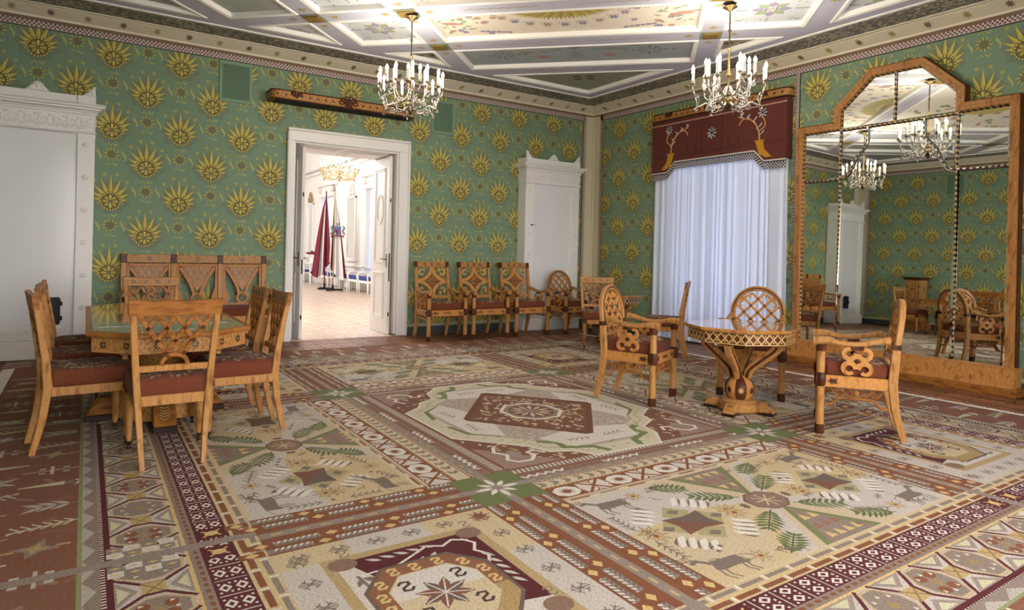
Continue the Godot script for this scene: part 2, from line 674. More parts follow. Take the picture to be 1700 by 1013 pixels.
func wallpaper() -> void:
	# one repeat, 0.72 x 0.84 m; a sun at the middle and a sun at the corners, a star below each
	var W := 0.72
	var H := 0.84
	var green := hx("748e75")
	var cv := Cv.new(Rect2(0, 0, W, H), 1000.0, 1, 1, green)
	var gold := hx("b8ab52")
	var pale := hx("c9bd68")
	var olive := hx("6c6032")
	var grey := hx("6f7561")
	for base in [Vector2(0, 0), Vector2(W, 0), Vector2(0, H), Vector2(W, H), Vector2(W / 2, H / 2)]:
		for pas in 3:
			cv.T = Transform2D(0, base)
			if pas == 0:
				# grey haze of the print behind the rays
				cv.poly(star2(Vector2(0, -0.05), 0.225, 0.18, 9, 0.35), green.lerp(grey, 0.45))
				# rays
				var ray := [[-90.0, 0.322], [-69.0, 0.296], [-111.0, 0.296], [-48.0, 0.266], [-132.0, 0.266], [-28.0, 0.230], [-152.0, 0.230], [-9.0, 0.192], [-171.0, 0.192], [10.0, 0.145], [170.0, 0.145]]
				for e in ray:
					var a := deg_to_rad(e[0])
					var d := Vector2(cos(a), sin(a))
					var s := Vector2(-d.y, d.x)
					var l: float = e[1]
					cv.poly(PackedVector2Array([d * 0.085 + s * 0.033, d * l * 0.55 + s * 0.0265, d * (l + 0.007), d * l * 0.55 - s * 0.0265, d * 0.085 - s * 0.033]), olive)
					cv.poly(PackedVector2Array([d * 0.085 + s * 0.024, d * l * 0.55 + s * 0.0195, d * l, d * l * 0.55 - s * 0.0195, d * 0.085 - s * 0.024]), gold)
					cv.poly(PackedVector2Array([d * 0.10 + s * 0.002, d * l * 0.55 + s * 0.015, d * l, d * l * 0.55 + s * 0.001]), pale)
				# disc
				cv.disc(Vector2.ZERO, Vector2(0.112, 0.112), olive, 30)
				for i in 20:
					var a := TAU * i / 20
					cv.disc(Vector2(cos(a), sin(a)) * 0.1, Vector2(0.0102, 0.0102), pale, 8)
				cv.disc(Vector2.ZERO, Vector2(0.089, 0.089), hx("695d33"), 30)
				for i in 8:
					var a := TAU * i / 8
					var d := Vector2(cos(a), sin(a))
					var s := Vector2(-d.y, d.x)
					if i % 2 == 0:
						cv.poly(PackedVector2Array([d * 0.018 + s * 0.007, d * 0.072 + s * 0.016, d * 0.076, d * 0.072 - s * 0.016, d * 0.018 - s * 0.007]), pale if i % 4 == 2 else gold)
					else:
						cv.poly(PackedVector2Array([d * 0.024, d * 0.05 + s * 0.018, d * 0.076 + s * 0.01, d * 0.076 - s * 0.01, d * 0.05 - s * 0.018]), gold)
						cv.line(PackedVector2Array([d * 0.04 + s * 0.008, d * 0.07 + s * 0.006, d * 0.07 - s * 0.006]), 0.004, olive)
				cv.rect(-0.012, -0.012, 0.024, 0.024, grey)
				# four small flowers over the rays
				for q in [Vector2(-0.165, -0.245), Vector2(-0.062, -0.318), Vector2(0.062, -0.318), Vector2(0.165, -0.235)]:
					cv.poly(star2(q, 0.033, 0.012, 6, 0.4), olive)
					cv.poly(star2(q, 0.028, 0.010, 6, 0.4), pale)
					cv.disc(q, Vector2(0.007, 0.007), olive, 6)
			elif pas == 1:
				# the grey star with gold spikes, hooks and zigzags round it
				var c := Vector2(0, 0.285)
				for i in 10:
					var a := TAU * i / 10 + 0.2
					var d := Vector2(cos(a), sin(a))
					var s := Vector2(-d.y, d.x)
					cv.poly(PackedVector2Array([c + d * 0.035 + s * 0.016, c + d * 0.088 - s * 0.008, c + d * 0.035 - s * 0.012]), gold)
				cv.poly(star2(c, 0.068, 0.04, 10, 0.5), grey.lerp(olive, 0.35))
				for sx in [-1.0, 1.0]:
					var o := c + Vector2(0.125 * sx, 0)
					cv.line(PackedVector2Array([o + Vector2(-0.014, -0.062), o + Vector2(-0.022, -0.03), o + Vector2(0.012, 0.03)]), 0.008, gold)
					cv.line(PackedVector2Array([o + Vector2(-0.010, -0.03), o + Vector2(0.024, 0.03), o + Vector2(0.014, 0.062)]), 0.008, pale)
				for sy in [-1.0, 1.0]:
					var o := c + Vector2(0, 0.118 * sy)
					cv.line(PackedVector2Array([o + Vector2(-0.06, 0.012), o + Vector2(-0.03, -0.014), o + Vector2(-0.002, 0.010)]), 0.007, gold)
					cv.line(PackedVector2Array([o + Vector2(0.012, -0.012), o + Vector2(0.038, 0.012), o + Vector2(0.062, -0.010)]), 0.007, pale)
	cv.T = Transform2D.IDENTITY
	var m := mat("wallpaper", Color.WHITE, 0.72)
	m.albedo_texture = cv.texture()
	# the diamond border: repeat 0.08 x 0.08
	var b := Cv.new(Rect2(0, 0, 0.08, 0.08), 1600.0, 1, 1, hx("5f3f42"))
	var pk := hx("cdbfb9")
	for i in range(-1, 3):
		b.line(PackedVector2Array([Vector2(0.04 * i, 0.012), Vector2(0.04 * i + 0.056, 0.068)]), 0.009, pk)
		b.line(PackedVector2Array([Vector2(0.04 * i + 0.056, 0.012), Vector2(0.04 * i, 0.068)]), 0.009, pk)
	b.rect(0, 0, 0.08, 0.010, hx("7f6450"))
	b.rect(0, 0.068, 0.08, 0.006, hx("d5cbc3"))
	b.rect(0, 0.074, 0.08, 0.006, hx("3b3634"))
	var bm := mat("border_print", Color.WHITE, 0.7)
	bm.albedo_texture = b.texture()
	# oak-leaf frieze along the ceiling edge: repeat 1.0 x 0.45
	var f := Cv.new(Rect2(0, 0, 1.2, 0.45), 500.0, 1, 1, hx("6b6c68"))
	var g := RandomNumberGenerator.new()
	g.seed = 5
	var cs := [hx("858c91"), hx("b3ac91"), hx("bf9d7c"), hx("858f76"), hx("c6bb9a"), hx("727980"), hx("a5987f"), hx("c3c2bd")]
	for i in 420:
		var p := Vector2(g.randf() * 1.2, g.randf_range(0.01, 0.44))
		var a := g.randf() * TAU
		var l := g.randf_range(0.03, 0.085)
		var c: Color = cs[g.randi() % cs.size()]
		for dx in [-1.2, 0.0, 1.2]:
			f.leaf(p + Vector2(dx, 0), p + Vector2(dx + cos(a) * l, sin(a) * l * 0.6), l * 0.45, c)
	var fm := mat("frieze_print", Color.WHITE, 0.75)
	fm.albedo_texture = f.texture()

# ---------------------------------------------------------------- the room
# a flat wall face as quads over a grid of holes: rectangles in (s, y); place maps (s, y, depth) to the world
func wall_box(mb: MB, holes: Array, s0: float, s1: float, y0: float, y1: float, place: Callable, n: Vector3, thick: float, uv: Callable) -> void:
	var X := [s0, s1]
	var Y := [y0, y1]
	for h in holes:
		X.append_array([h[0], h[1]])
		Y.append_array([h[2], h[3]])
	X.sort()
	Y.sort()
	for i in X.size() - 1:
		for j in Y.size() - 1:
			if X[i + 1] - X[i] < 1e-5 or Y[j + 1] - Y[j] < 1e-5:
				continue
			var cx: float = (X[i] + X[i + 1]) * 0.5
			var cy: float = (Y[j] + Y[j + 1]) * 0.5
			var inside := false
			for h in holes:
				if cx > h[0] and cx < h[1] and cy > h[2] and cy < h[3]:
					inside = true
			if inside:
				continue
			var a := [[X[i], Y[j]], [X[i + 1], Y[j]], [X[i + 1], Y[j + 1]], [X[i], Y[j + 1]]]
			for d in [0.0, thick]:
				mb.quad(place.call(a[0][0], a[0][1], d), place.call(a[1][0], a[1][1], d), place.call(a[2][0], a[2][1], d), place.call(a[3][0], a[3][1], d), n if d == 0.0 else -n, uv.call(a[0][0], a[0][1]), uv.call(a[1][0], a[1][1]), uv.call(a[2][0], a[2][1]), uv.call(a[3][0], a[3][1]))
	var rims := [[s0, s1, y0, y1, -1.0]]
	for h in holes:
		rims.append([h[0], h[1], h[2], h[3], 1.0])
	for q in rims:
		var A := [[q[0], q[2]], [q[1], q[2]], [q[1], q[3]], [q[0], q[3]]]
		for k in 4:
			var p = A[k]
			var o = A[(k + 1) % 4]
			var a: Vector3 = place.call(p[0], p[1], 0.0)
			var b: Vector3 = place.call(o[0], o[1], 0.0)
			var c: Vector3 = place.call(o[0], o[1], thick)
			var d: Vector3 = place.call(p[0], p[1], thick)
			var mid: Vector3 = place.call((q[0] + q[1]) * 0.5, (q[2] + q[3]) * 0.5, 0.0)
			var nn := ((mid - (a + b) * 0.5) * float(q[4])).normalized()
			var fl := (b - a).cross(c - b).normalized()
			if fl.dot(nn) < 0.0:
				fl = -fl
			mb.quad(a, b, c, d, fl)

const DOOR := [-5.285, -3.76, 0.0, 2.72]
const WIN := [1.88, 3.65, 0.35, 3.2]
const WINF := [[-7.9, -5.7, 0.5, 3.2], [-4.9, -2.7, 0.5, 3.2]]   # windows behind the camera
const WIN2 := [7.04, 8.81, 0.35, 3.2]

func room() -> void:
	var top := 4.1
	var back := func(s: float, y: float, d: float) -> Vector3: return Vector3(s, y, -d)
	var right := func(s: float, y: float, d: float) -> Vector3: return Vector3(d, y, s)
	var left := func(s: float, y: float, d: float) -> Vector3: return Vector3(WX - d, y, s)
	var front := func(s: float, y: float, d: float) -> Vector3: return Vector3(s, y, WZ + d)
	var uvb := func(s: float, y: float) -> Vector2: return Vector2((s + 7.388) / 0.72, (3.446 - y) / 0.84)
	var uvr := func(s: float, y: float) -> Vector2: return Vector2((s - 0.68) / 0.72, (3.375 - y) / 0.84)
	var mb := MB.new()
	wall_box(mb, [DOOR], WX - 0.4, 0.45, -0.1, top, back, Vector3(0, 0, 1), 0.85, uvb)
	struct("wall_back", mb, M["wallpaper"])
	mb = MB.new()
	wall_box(mb, [WIN, WIN2], 0.0, WZ, -0.1, top, right, Vector3(-1, 0, 0), 0.45, uvr)
	struct("wall_right", mb, M["wallpaper"])
	mb = MB.new()
	wall_box(mb, [], 0.0, WZ, -0.1, top, left, Vector3(1, 0, 0), 0.4, uvr)
	struct("wall_left", mb, M["wallpaper"])
	mb = MB.new()
	wall_box(mb, WINF, WX - 0.4, 0.45, -0.1, top, front, Vector3(0, 0, -1), 0.4, uvb)
	struct("wall_front", mb, M["wallpaper"])
	# corner pilaster strips in cream beside the corners, 0.2 m on either wall
	mb = MB.new()
	for q in [[Vector3(-0.10, 1.955, 0.006), Vector3(0.2, 3.71, 0.012)], [Vector3(-0.006, 1.955, 0.10), Vector3(0.0121, 3.708, 0.2)], [Vector3(-0.02, 1.955, 0.02), Vector3(0.03, 3.706, 0.03)]]:
		mb.box(q[0], q[1], 0.002)
	struct("trim_1", mb, M["cream_paint"])
	mb = MB.new()
	for q in [[Vector3(WX + 0.10, 1.955, 0.006), Vector3(0.2, 3.71, 0.012)], [Vector3(WX + 0.006, 1.955, 0.13), Vector3(0.0121, 3.708, 0.26)]]:
		mb.box(q[0], q[1], 0.002)
	struct("trim_2", mb, M["cream_paint"])
	# printed border round the wallpaper fields: a narrow moulding with its print
	mb = MB.new()
	var bw := 0.085
	strip(mb, Vector3(WX + 0.2, HT, 0), Vector3(-0.2, HT, 0), Vector3.UP, Vector3(0, 0, 1), bw, 0.02)
	strip(mb, Vector3(-0.2, HT + bw, 0), Vector3(-0.2, 0.16, 0), Vector3.LEFT, Vector3(0, 0, 1), 0.06, 0.02)
	strip(mb, Vector3(0, HT, 0.2), Vector3(0, HT, WZ), Vector3.UP, Vector3(-1, 0, 0), bw, 0.02)
	strip(mb, Vector3(0, 0.16, 0.2), Vector3(0, HT + bw, 0.2), Vector3(0, 0, 1), Vector3(-1, 0, 0), 0.06, 0.02)
	strip(mb, Vector3(0, HT, 4.05), Vector3(0, 0.16, 4.05), Vector3(0, 0, -1), Vector3(-1, 0, 0), 0.05, 0.02)
	strip(mb, Vector3(WX, HT, WZ), Vector3(WX, HT, 0.26), Vector3.UP, Vector3(1, 0, 0), bw, 0.02)
	strip(mb, Vector3(WX, 0.16, 0.26), Vector3(WX, HT + bw, 0.26), Vector3(0, 0, 1), Vector3(1, 0, 0), 0.06, 0.02)
	strip(mb, Vector3(-0.2, HT, WZ), Vector3(WX, HT, WZ), Vector3.UP, Vector3(0, 0, -1), bw, 0.02)
	struct("trim_3", mb, M["border_print"])
	# skirtings
	for e in [["baseboard_back", [[Vector3(WX, 0, 0), Vector3(-5.385, 0, 0)], [Vector3(-3.58, 0, 0), Vector3(0, 0, 0)]], Vector3(0, 0, 1)], ["baseboard_right", [[Vector3(0, 0, 0), Vector3(0, 0, WZ)]], Vector3(-1, 0, 0)], ["baseboard_left", [[Vector3(WX, 0, WZ), Vector3(WX, 0, 0)]], Vector3(1, 0, 0)], ["baseboard_front", [[Vector3(0, 0, WZ), Vector3(WX, 0, WZ)]], Vector3(0, 0, -1)]]:
		var lo := MB.new()
		var hi := MB.new()
		for s in e[1]:
			var d: Vector3 = s[1] - s[0]
			var mid: Vector3 = (s[0] + s[1]) * 0.5
			var ab := Vector3(abs(d.x), 0, abs(d.z))
			var an := Vector3(abs(e[2].x), 0, abs(e[2].z))
			lo.box(mid + e[2] * 0.015 + Vector3(0, 0.06, 0), ab + an * 0.03 + Vector3(0, 0.12, 0), 0.004)
			hi.box(mid + e[2] * 0.018 + Vector3(0, 0.145, 0), ab + an * 0.036 + Vector3(0, 0.05, 0), 0.012)
		var o := struct(e[0], lo, M["skirting_dark"])
		part("moulding", hi, M["skirting_top"], o)
	floor_boards()
	cornice()
	door()
	window_1()

# a flat moulding from a to b, w wide towards side, its print running along
func strip(mb: MB, a: Vector3, b: Vector3, side: Vector3, n: Vector3, w: float, d: float) -> void:
	var l := (b - a).length()
	var k := l / 0.085
	var o := n * d
	mb.quad(a + o, b + o, b + side * w + o, a + side * w + o, n, Vector2(0, 1), Vector2(k, 1), Vector2(k, 0), Vector2(0, 0))
	var t := (b - a).normalized()
	mb.quad(a, b, b + o, a + o, -side, Vector2(0, 0.98), Vector2(k, 0.98), Vector2(k, 0.96), Vector2(0, 0.96))
	mb.quad(a + side * w, b + side * w, b + side * w + o, a + side * w + o, side, Vector2(0, 0.05), Vector2(k, 0.05), Vector2(k, 0.02), Vector2(0, 0.02))
	mb.quad(a, a + o, a + o + side * w, a + side * w, -t, Vector2(0, 1), Vector2(0.1, 1), Vector2(0.1, 0), Vector2(0, 0))
	mb.quad(b, b + o, b + o + side * w, b + side * w, t, Vector2(0, 1), Vector2(0.1, 1), Vector2(0.1, 0), Vector2(0, 0))

func floor_boards() -> void:
	var mb := MB.new()
	mb.box(Vector3((WX) * 0.5, -0.06, WZ * 0.5 - 0.2), Vector3(-WX + 0.9, 0.1, WZ + 1.2))
	var fl := struct("floor", mb, M["parquet_b"])
	# the strips of parquet the rug leaves bare: blocks with small gaps
	var kinds := []
	for m in ["parquet_a", "parquet_b", "parquet_c"]:
		var b := MB.new()
		b.box(Vector3.ZERO, Vector3(0.488, 0.012, 0.088), 0.0012)
		kinds.append(b.mesh(M[m]))
	for j in 9:
		for i in 15:
			var z := 0.55 + i * 0.5 + (0.25 if j % 2 else 0.0)
			piece("plank", kinds[(i * 7 + j * 5 + i * j) % 3], fl, Transform3D(Basis(Vector3.UP, PI / 2), Vector3(-0.30 - j * 0.09, -0.006, z)))
	for j in 9:
		for i in 17:
			var x := -8.3 + i * 0.5 + (0.25 if j % 2 else 0.0)
			piece("plank", kinds[(i * 5 + j * 7 + i * j) % 3], fl, Transform3D(Basis.IDENTITY, Vector3(x, -0.0061, 0.08 + j * 0.09)))

func cornice() -> void:
	# section from the wall out to the ceiling: brown bead, cream fascia, cove, white lip
	var run := [Vector3(0, 0, 0), Vector3(0, 0, WZ), Vector3(WX, 0, WZ), Vector3(WX, 0, 0)]
	var secs := {"cove": [Vector2(0.03, HT + 0.11), Vector2(0.035, HT + 0.135), Vector2(0.05, HT + 0.137), Vector2(0.20, HT + 0.197), Vector2(0.205, HT + 0.203), Vector2(0.25, HT + 0.205), Vector2(0.255, YC)], "bead": [Vector2(0.0, HT + 0.085), Vector2(0.025, HT + 0.085), Vector2(0.03, HT + 0.095), Vector2(0.03, HT + 0.11)]}
	for key in secs:
		var mb := MB.new()
		var S: Array = secs[key]
		for k in 4:
			var A: Vector3 = run[k]
			var B: Vector3 = run[(k + 1) % 4]
			var t := (B - A).normalized()
			var n := Vector3(t.z, 0, -t.x) * -1.0
			if n.dot(Vector3(WX * 0.5, 0, WZ * 0.5) - A) < 0:
				n = -n
			for i in S.size() - 1:
				var p: Vector2 = S[i]
				var q: Vector2 = S[i + 1]
				var e := (q - p).normalized()
				var nn := (n * e.y - Vector3.UP * e.x).normalized()
				mb.quad(A + t * p.x + n * p.x + Vector3.UP * p.y, B - t * p.x + n * p.x + Vector3.UP * p.y, B - t * q.x + n * q.x + Vector3.UP * q.y, A + t * q.x + n * q.x + Vector3.UP * q.y, nn)
		var o := struct("trim_4" if key == "cove" else "trim_5", mb, M["cove_cream"] if key == "cove" else M["border_brown"])
		if key == "cove":
			# painted eight-point stars along the cove
			var star := MB.new()
			star.prism(star2(Vector2.ZERO, 0.046, 0.021, 8), 0.0, 0.0015)
			var ms := [star.mesh(M["star_brown"]), star.mesh(M["star_gold"])]
			var d := Vector2(0.122, HT + 0.1655)
			var nrm := Vector3(0, -0.15, 0.06).normalized()
			for i in 24:
				var B1 := Basis(Vector3.RIGHT, nrm.cross(Vector3.RIGHT), nrm)
				piece("painted_star", ms[i % 2], o, Transform3D(B1 * Basis.from_scale(Vector3(1, 1.5, 1)), Vector3(-0.36 - i * 0.347, d.y + 0.0002, d.x)))
			for i in 24:
				var n2 := Vector3(-nrm.z, nrm.y, 0)
				var B2 := Basis(Vector3(0, 0, 1), n2.cross(Vector3(0, 0, 1)), n2)
				piece("painted_star", ms[i % 2], o, Transform3D(B2 * Basis.from_scale(Vector3(1, 1.5, 1)), Vector3(-d.x, d.y + 0.0002, 0.42 + i * 0.37)))

func door() -> void:
	# casing round the opening on the room side, jambs through the wall, two open leaves
	var mb := MB.new()
	var x0: float = DOOR[0]
	var x1: float = DOOR[1]
	var yt: float = DOOR[3]
	for q in [[x0 - 0.075, x0, 0.0, yt], [x1, x1 + 0.155, 0.0, yt], [x0 - 0.075, x1 + 0.155, yt, yt + 0.155]]:
		mb.box(Vector3((q[0] + q[1]) * 0.5, (q[2] + q[3]) * 0.5, 0.02), Vector3(q[1] - q[0], q[3] - q[2], 0.04), 0.006)
	for q in [[x0 - 0.095, x0 - 0.055, 0.0, yt + 0.135], [x1 + 0.135, x1 + 0.175, 0.0, yt + 0.135], [x0 - 0.095, x1 + 0.175, yt + 0.135, yt + 0.175]]:
		mb.box(Vector3((q[0] + q[1]) * 0.5, (q[2] + q[3]) * 0.5, 0.03), Vector3(q[1] - q[0], q[3] - q[2], 0.06), 0.012)
	# lining of the deep opening, with flat panels on its soffit
	mb.box(Vector3(x0 + 0.012, yt * 0.5, -0.425), Vector3(0.024, yt - 0.05, 0.86), 0.003)
	mb.box(Vector3(x1 - 0.012, yt * 0.5, -0.425), Vector3(0.024, yt - 0.05, 0.86), 0.003)
	mb.box(Vector3((x0 + x1) * 0.5, yt - 0.012, -0.425), Vector3(x1 - x0, 0.024, 0.86), 0.003)
	for k in 2:
		mb.box(Vector3(lerp(x0, x1, 0.27 + 0.46 * k), yt - 0.03, -0.45), Vector3(0.6, 0.016, 0.6), 0.006)
		mb.box(Vector3(lerp(x0, x1, 0.27 + 0.46 * k), yt - 0.042, -0.45), Vector3(0.48, 0.012, 0.48), 0.005)
	struct("trim_6", mb, M["white_paint"])
	for side in 2:
		var o := Node3D.new()
		o.name = numbered("door")
		add_child(o)
		o.name = "door_1" if side == 0 else "door_2"
		o.set_meta("kind", "structure")
		# leaf in the xy plane, hinge at its x = 0 edge, w wide
		var w := 0.74
		var h := 2.66
		var leaf := MB.new()
		leaf.box(Vector3(w * 0.5, h * 0.5, 0), Vector3(w, h, 0.045), 0.004)
		part("leaf", leaf, M["white_paint"], o)
		for zz in [-1.0, 1.0]:
			var fr := MB.new()
			for q in [[0.15, w - 0.15, 0.22, 0.92], [0.15, w - 0.15, 1.06, 2.5]]:
				for fr_k in 2:
					var inset: float = fr_k * 0.03
					var th := 0.018
					var a: float = q[0] + inset; var b: float = q[1] - inset; var c: float = q[2] + inset; var d: float = q[3] - inset
					for e in [[a, a + th, c, d], [b - th, b, c, d], [a, b, c, c + th], [a, b, d - th, d]]:
						fr.box(Vector3((e[0] + e[1]) * 0.5, (e[2] + e[3]) * 0.5, zz * (0.026 - fr_k * 0.002)), Vector3(e[1] - e[0], e[3] - e[2], 0.014), 0.004)
			part("panel_moulding", fr, M["white_paint"], o)
			var ov := MB.new()
			var P := []
			for i in 28:
				P.append(Vector3(w * 0.5 + cos(TAU * i / 28) * 0.13, 1.88 + sin(TAU * i / 28) * 0.22, zz * 0.026))
			ov.sweep(P, rect_section(0.026, 0.02, 0.005), 1.0, Vector3(0, 0, zz), false, true)
			part("oval_moulding", ov, M["white_paint"], o)
		var hd := MB.new()
		hd.tube([Vector3(w - 0.06, 1.12, 0.02), Vector3(w - 0.06, 1.12, 0.075), Vector3(w - 0.17, 1.125, 0.08)], 0.009, 8)
		hd.tube([Vector3(w - 0.06, 1.12, -0.02), Vector3(w - 0.06, 1.12, -0.075), Vector3(w - 0.17, 1.125, -0.08)], 0.009, 8)
		hd.box(Vector3(w - 0.06, 1.10, 0.025), Vector3(0.03, 0.2, 0.008), 0.003)
		hd.box(Vector3(w - 0.06, 1.10, -0.025), Vector3(0.03, 0.2, 0.008), 0.003)
		part("handle", hd, M["brass"], o)
		var lk := MB.new()
		for yy in [[1.0, 0.42], [2.0, 0.06], [0.3, 0.06]]:
			lk.box(Vector3(w + 0.001, yy[0], 0), Vector3(0.004, yy[1] if side == 1 else min(yy[1], 0.2), 0.02), 0.001)
		part("lock_plate", lk, M["iron"], o)
		# both leaves are folded back against the sides of the opening
		if side == 0:
			o.position = Vector3(x0 + 0.055, 0.01, -0.82)
			o.rotation.y = deg_to_rad(-81.5)
		else:
			o.position = Vector3(x1 - 0.055, 0.01, -0.82)
			o.rotation.y = deg_to_rad(-92)

func window_1() -> void:
	var all := [WIN, WIN2, WINF[0], WINF[1]]
	for k in 4:
		var W: Array = all[k]
		# local x along the wall, z out of the room
		var T := Transform3D(Basis(Vector3(0, 0, 1), Vector3.UP, Vector3(-1, 0, 0)), Vector3(0.3, 0, 0)) if k < 2 else Transform3D(Basis(Vector3(1, 0, 0), Vector3.UP, Vector3(0, 0, 1)), Vector3(0, 0, WZ + 0.3))
		var z0: float = W[0]
		var z1: float = W[1]
		var y0: float = W[2]
		var y1: float = W[3]
		var zm := (z0 + z1) * 0.5
		var mb := MB.new()
		mb.xf = T
		for q in [[z0, z0 + 0.09, y0, y1, 0.07], [z1 - 0.09, z1, y0, y1, 0.07], [z0 + 0.09, z1 - 0.09, y0, y0 + 0.09, 0.068], [z0 + 0.09, z1 - 0.09, y1 - 0.09, y1, 0.068], [zm - 0.05, zm + 0.05, y0 + 0.09, y1 - 0.09, 0.066], [z0 + 0.09, zm - 0.05, 2.22, 2.32, 0.064], [zm + 0.05, z1 - 0.09, 2.22, 2.32, 0.064]]:
			mb.box(Vector3((q[0] + q[1]) * 0.5, (q[2] + q[3]) * 0.5, 0), Vector3(q[1] - q[0], q[3] - q[2], q[4]), 0.006)
		var o := struct("window_%d" % (k + 1), mb, M["white_paint"])
		for a in 2:
			for b in 2:
				var g := MB.new()
				g.xf = T
				var za: float = z0 + 0.09 if a == 0 else zm + 0.05
				var zb: float = zm - 0.05 if a == 0 else z1 - 0.09
				var ya: float = y0 + 0.09 if b == 0 else 2.32
				var yb: float = 2.22 if b == 0 else y1 - 0.09
				g.quad(Vector3(za, ya, 0), Vector3(zb, ya, 0), Vector3(zb, yb, 0), Vector3(za, yb, 0), Vector3(0, 0, 1))
				part("pane", g, M["window_glass"], o)

# ---------------------------------------------------------------- the rug
const RU := 3.56           # half width (x)
const RV := 3.82           # half length (z)
const RC := Vector3(-4.62, 0.0, 4.76)
var rc: Cv
var K := {}

func at2(u: float, v: float, turn := 0.0, sx := 1.0, sy := 1.0) -> void:
	rc.T = Transform2D(Vector2(cos(turn), sin(turn)) * sx, Vector2(-sin(turn), cos(turn)) * sy, Vector2(u, v))

func rug() -> void:
	K = {"cream": hx("cdb68c"), "lav": hx("c8bbae"), "light": hx("d6cbbd"), "brown": hx("87502f"), "rust": hx("865640"), "grey": hx("907e70"), "dgrey": hx("6e5c50"), "maroon": hx("581419"), "green": hx("767f49"), "yel": hx("d8b778"), "white": hx("e4dccf"), "tan": hx("b3945f"), "pale": hx("cfc6a2"), "dark": hx("4a362c"), "mauve": hx("ab9787")}
	rc = Cv.new(Rect2(-RU, -RV, RU * 2, RV * 2), 530.0, 2, 2, K.rust)
	var g := RandomNumberGenerator.new()
	g.seed = 12
	rug_outer(g)
	rug_border(g)
	rug_field(g)
	rc.T = Transform2D.IDENTITY
	# the cloth: four quarters of the print, a hem round the edge
	var weave := noise_tex(41, 0.11, [Color(0.70, 0.69, 0.68), Color(0.95, 0.95, 0.95), Color(1, 1, 1)], Vector2i(512, 512), Vector2i(2, 1))
	var bump := noise_tex(43, 0.2, [Color.BLACK, Color.WHITE], Vector2i(256, 256), Vector2i(2, 1), 0.0, 2)
	var me := ArrayMesh.new()
	for k in 4:
		var R: Rect2 = rc.tiles[k][1]
		var V := PackedVector3Array(); var N := PackedVector3Array(); var T := PackedVector2Array(); var T2 := PackedVector2Array()
		var h := 0.010
		for q in [[0, 0], [1, 0], [1, 1], [0, 0], [1, 1], [0, 1]]:
			var p := R.position + Vector2(q[0], q[1]) * R.size
			V.append(Vector3(p.x, h, p.y)); N.append(Vector3.UP); T.append(Vector2(q[0], q[1])); T2.append(p * 2.2)
		for e in [[Vector2(R.position.x, -RV if k < 2 else RV), Vector2(R.end.x, -RV if k < 2 else RV), Vector3(0, 0, -1 if k < 2 else 1)], [Vector2(-RU if k % 2 == 0 else RU, R.position.y), Vector2(-RU if k % 2 == 0 else RU, R.end.y), Vector3(-1 if k % 2 == 0 else 1, 0, 0)]]:
			var a := Vector3(e[0].x, 0, e[0].y); var b := Vector3(e[1].x, 0, e[1].y); var hh := Vector3(0, h, 0)
			var Q := [a, b, b + hh, a, b + hh, a + hh]
			if (b - a).cross(hh).dot(e[2]) > 0:
				Q = [b, a, a + hh, b, a + hh, b + hh]
			for p in Q:
				V.append(p); N.append(e[2]); T.append((Vector2(p.x, p.z) - R.position) / R.size * 0.998 + Vector2(0.001, 0.001)); T2.append(Vector2(p.x + p.y, p.z) * 2.2)
		var A := []
		A.resize(Mesh.ARRAY_MAX)
		A[Mesh.ARRAY_VERTEX] = V; A[Mesh.ARRAY_NORMAL] = N; A[Mesh.ARRAY_TEX_UV] = T; A[Mesh.ARRAY_TEX_UV2] = T2
		me.add_surface_from_arrays(Mesh.PRIMITIVE_TRIANGLES, A)
		var m := mat("rug_%d" % k, Color.WHITE, 0.97)
		m.albedo_texture = rc.texture(k)
		m.detail_enabled = true
		m.detail_albedo = weave
		m.detail_blend_mode = BaseMaterial3D.BLEND_MODE_MUL
		m.detail_uv_layer = BaseMaterial3D.DETAIL_UV_2
		me.surface_set_material(k, m)
	var o := thing("rug", "large woven wool rug with bordered medallion pattern in cream, brown and maroon on the parquet", "rug", RC)
	var pile := MeshInstance3D.new()
	pile.name = "pile"
	pile.mesh = me
	o.add_child(pile)
	# knotted white fringe on the two ends
	for s in [-1.0, 1.0]:
		var f := MB.new()
		var fg := RandomNumberGenerator.new()
		fg.seed = 3
		f.box(Vector3(s * (RU + 0.012), 0.006, 0), Vector3(0.024, 0.010, RV * 2), 0.003)
		for i in 420:
			var z := -RV + (i + 0.5) * RV * 2 / 420.0
			var dz := fg.randf_range(-0.012, 0.012)
			f.rod(Vector3(s * (RU + 0.02), 0.006, z), Vector3(s * (RU + fg.randf_range(0.085, 0.105)), 0.004, z + dz), 0.0165, 0.006, Vector3.UP, 0.001)
		part("fringe", f, M["fringe_white"], o, Vector3.ZERO, true)

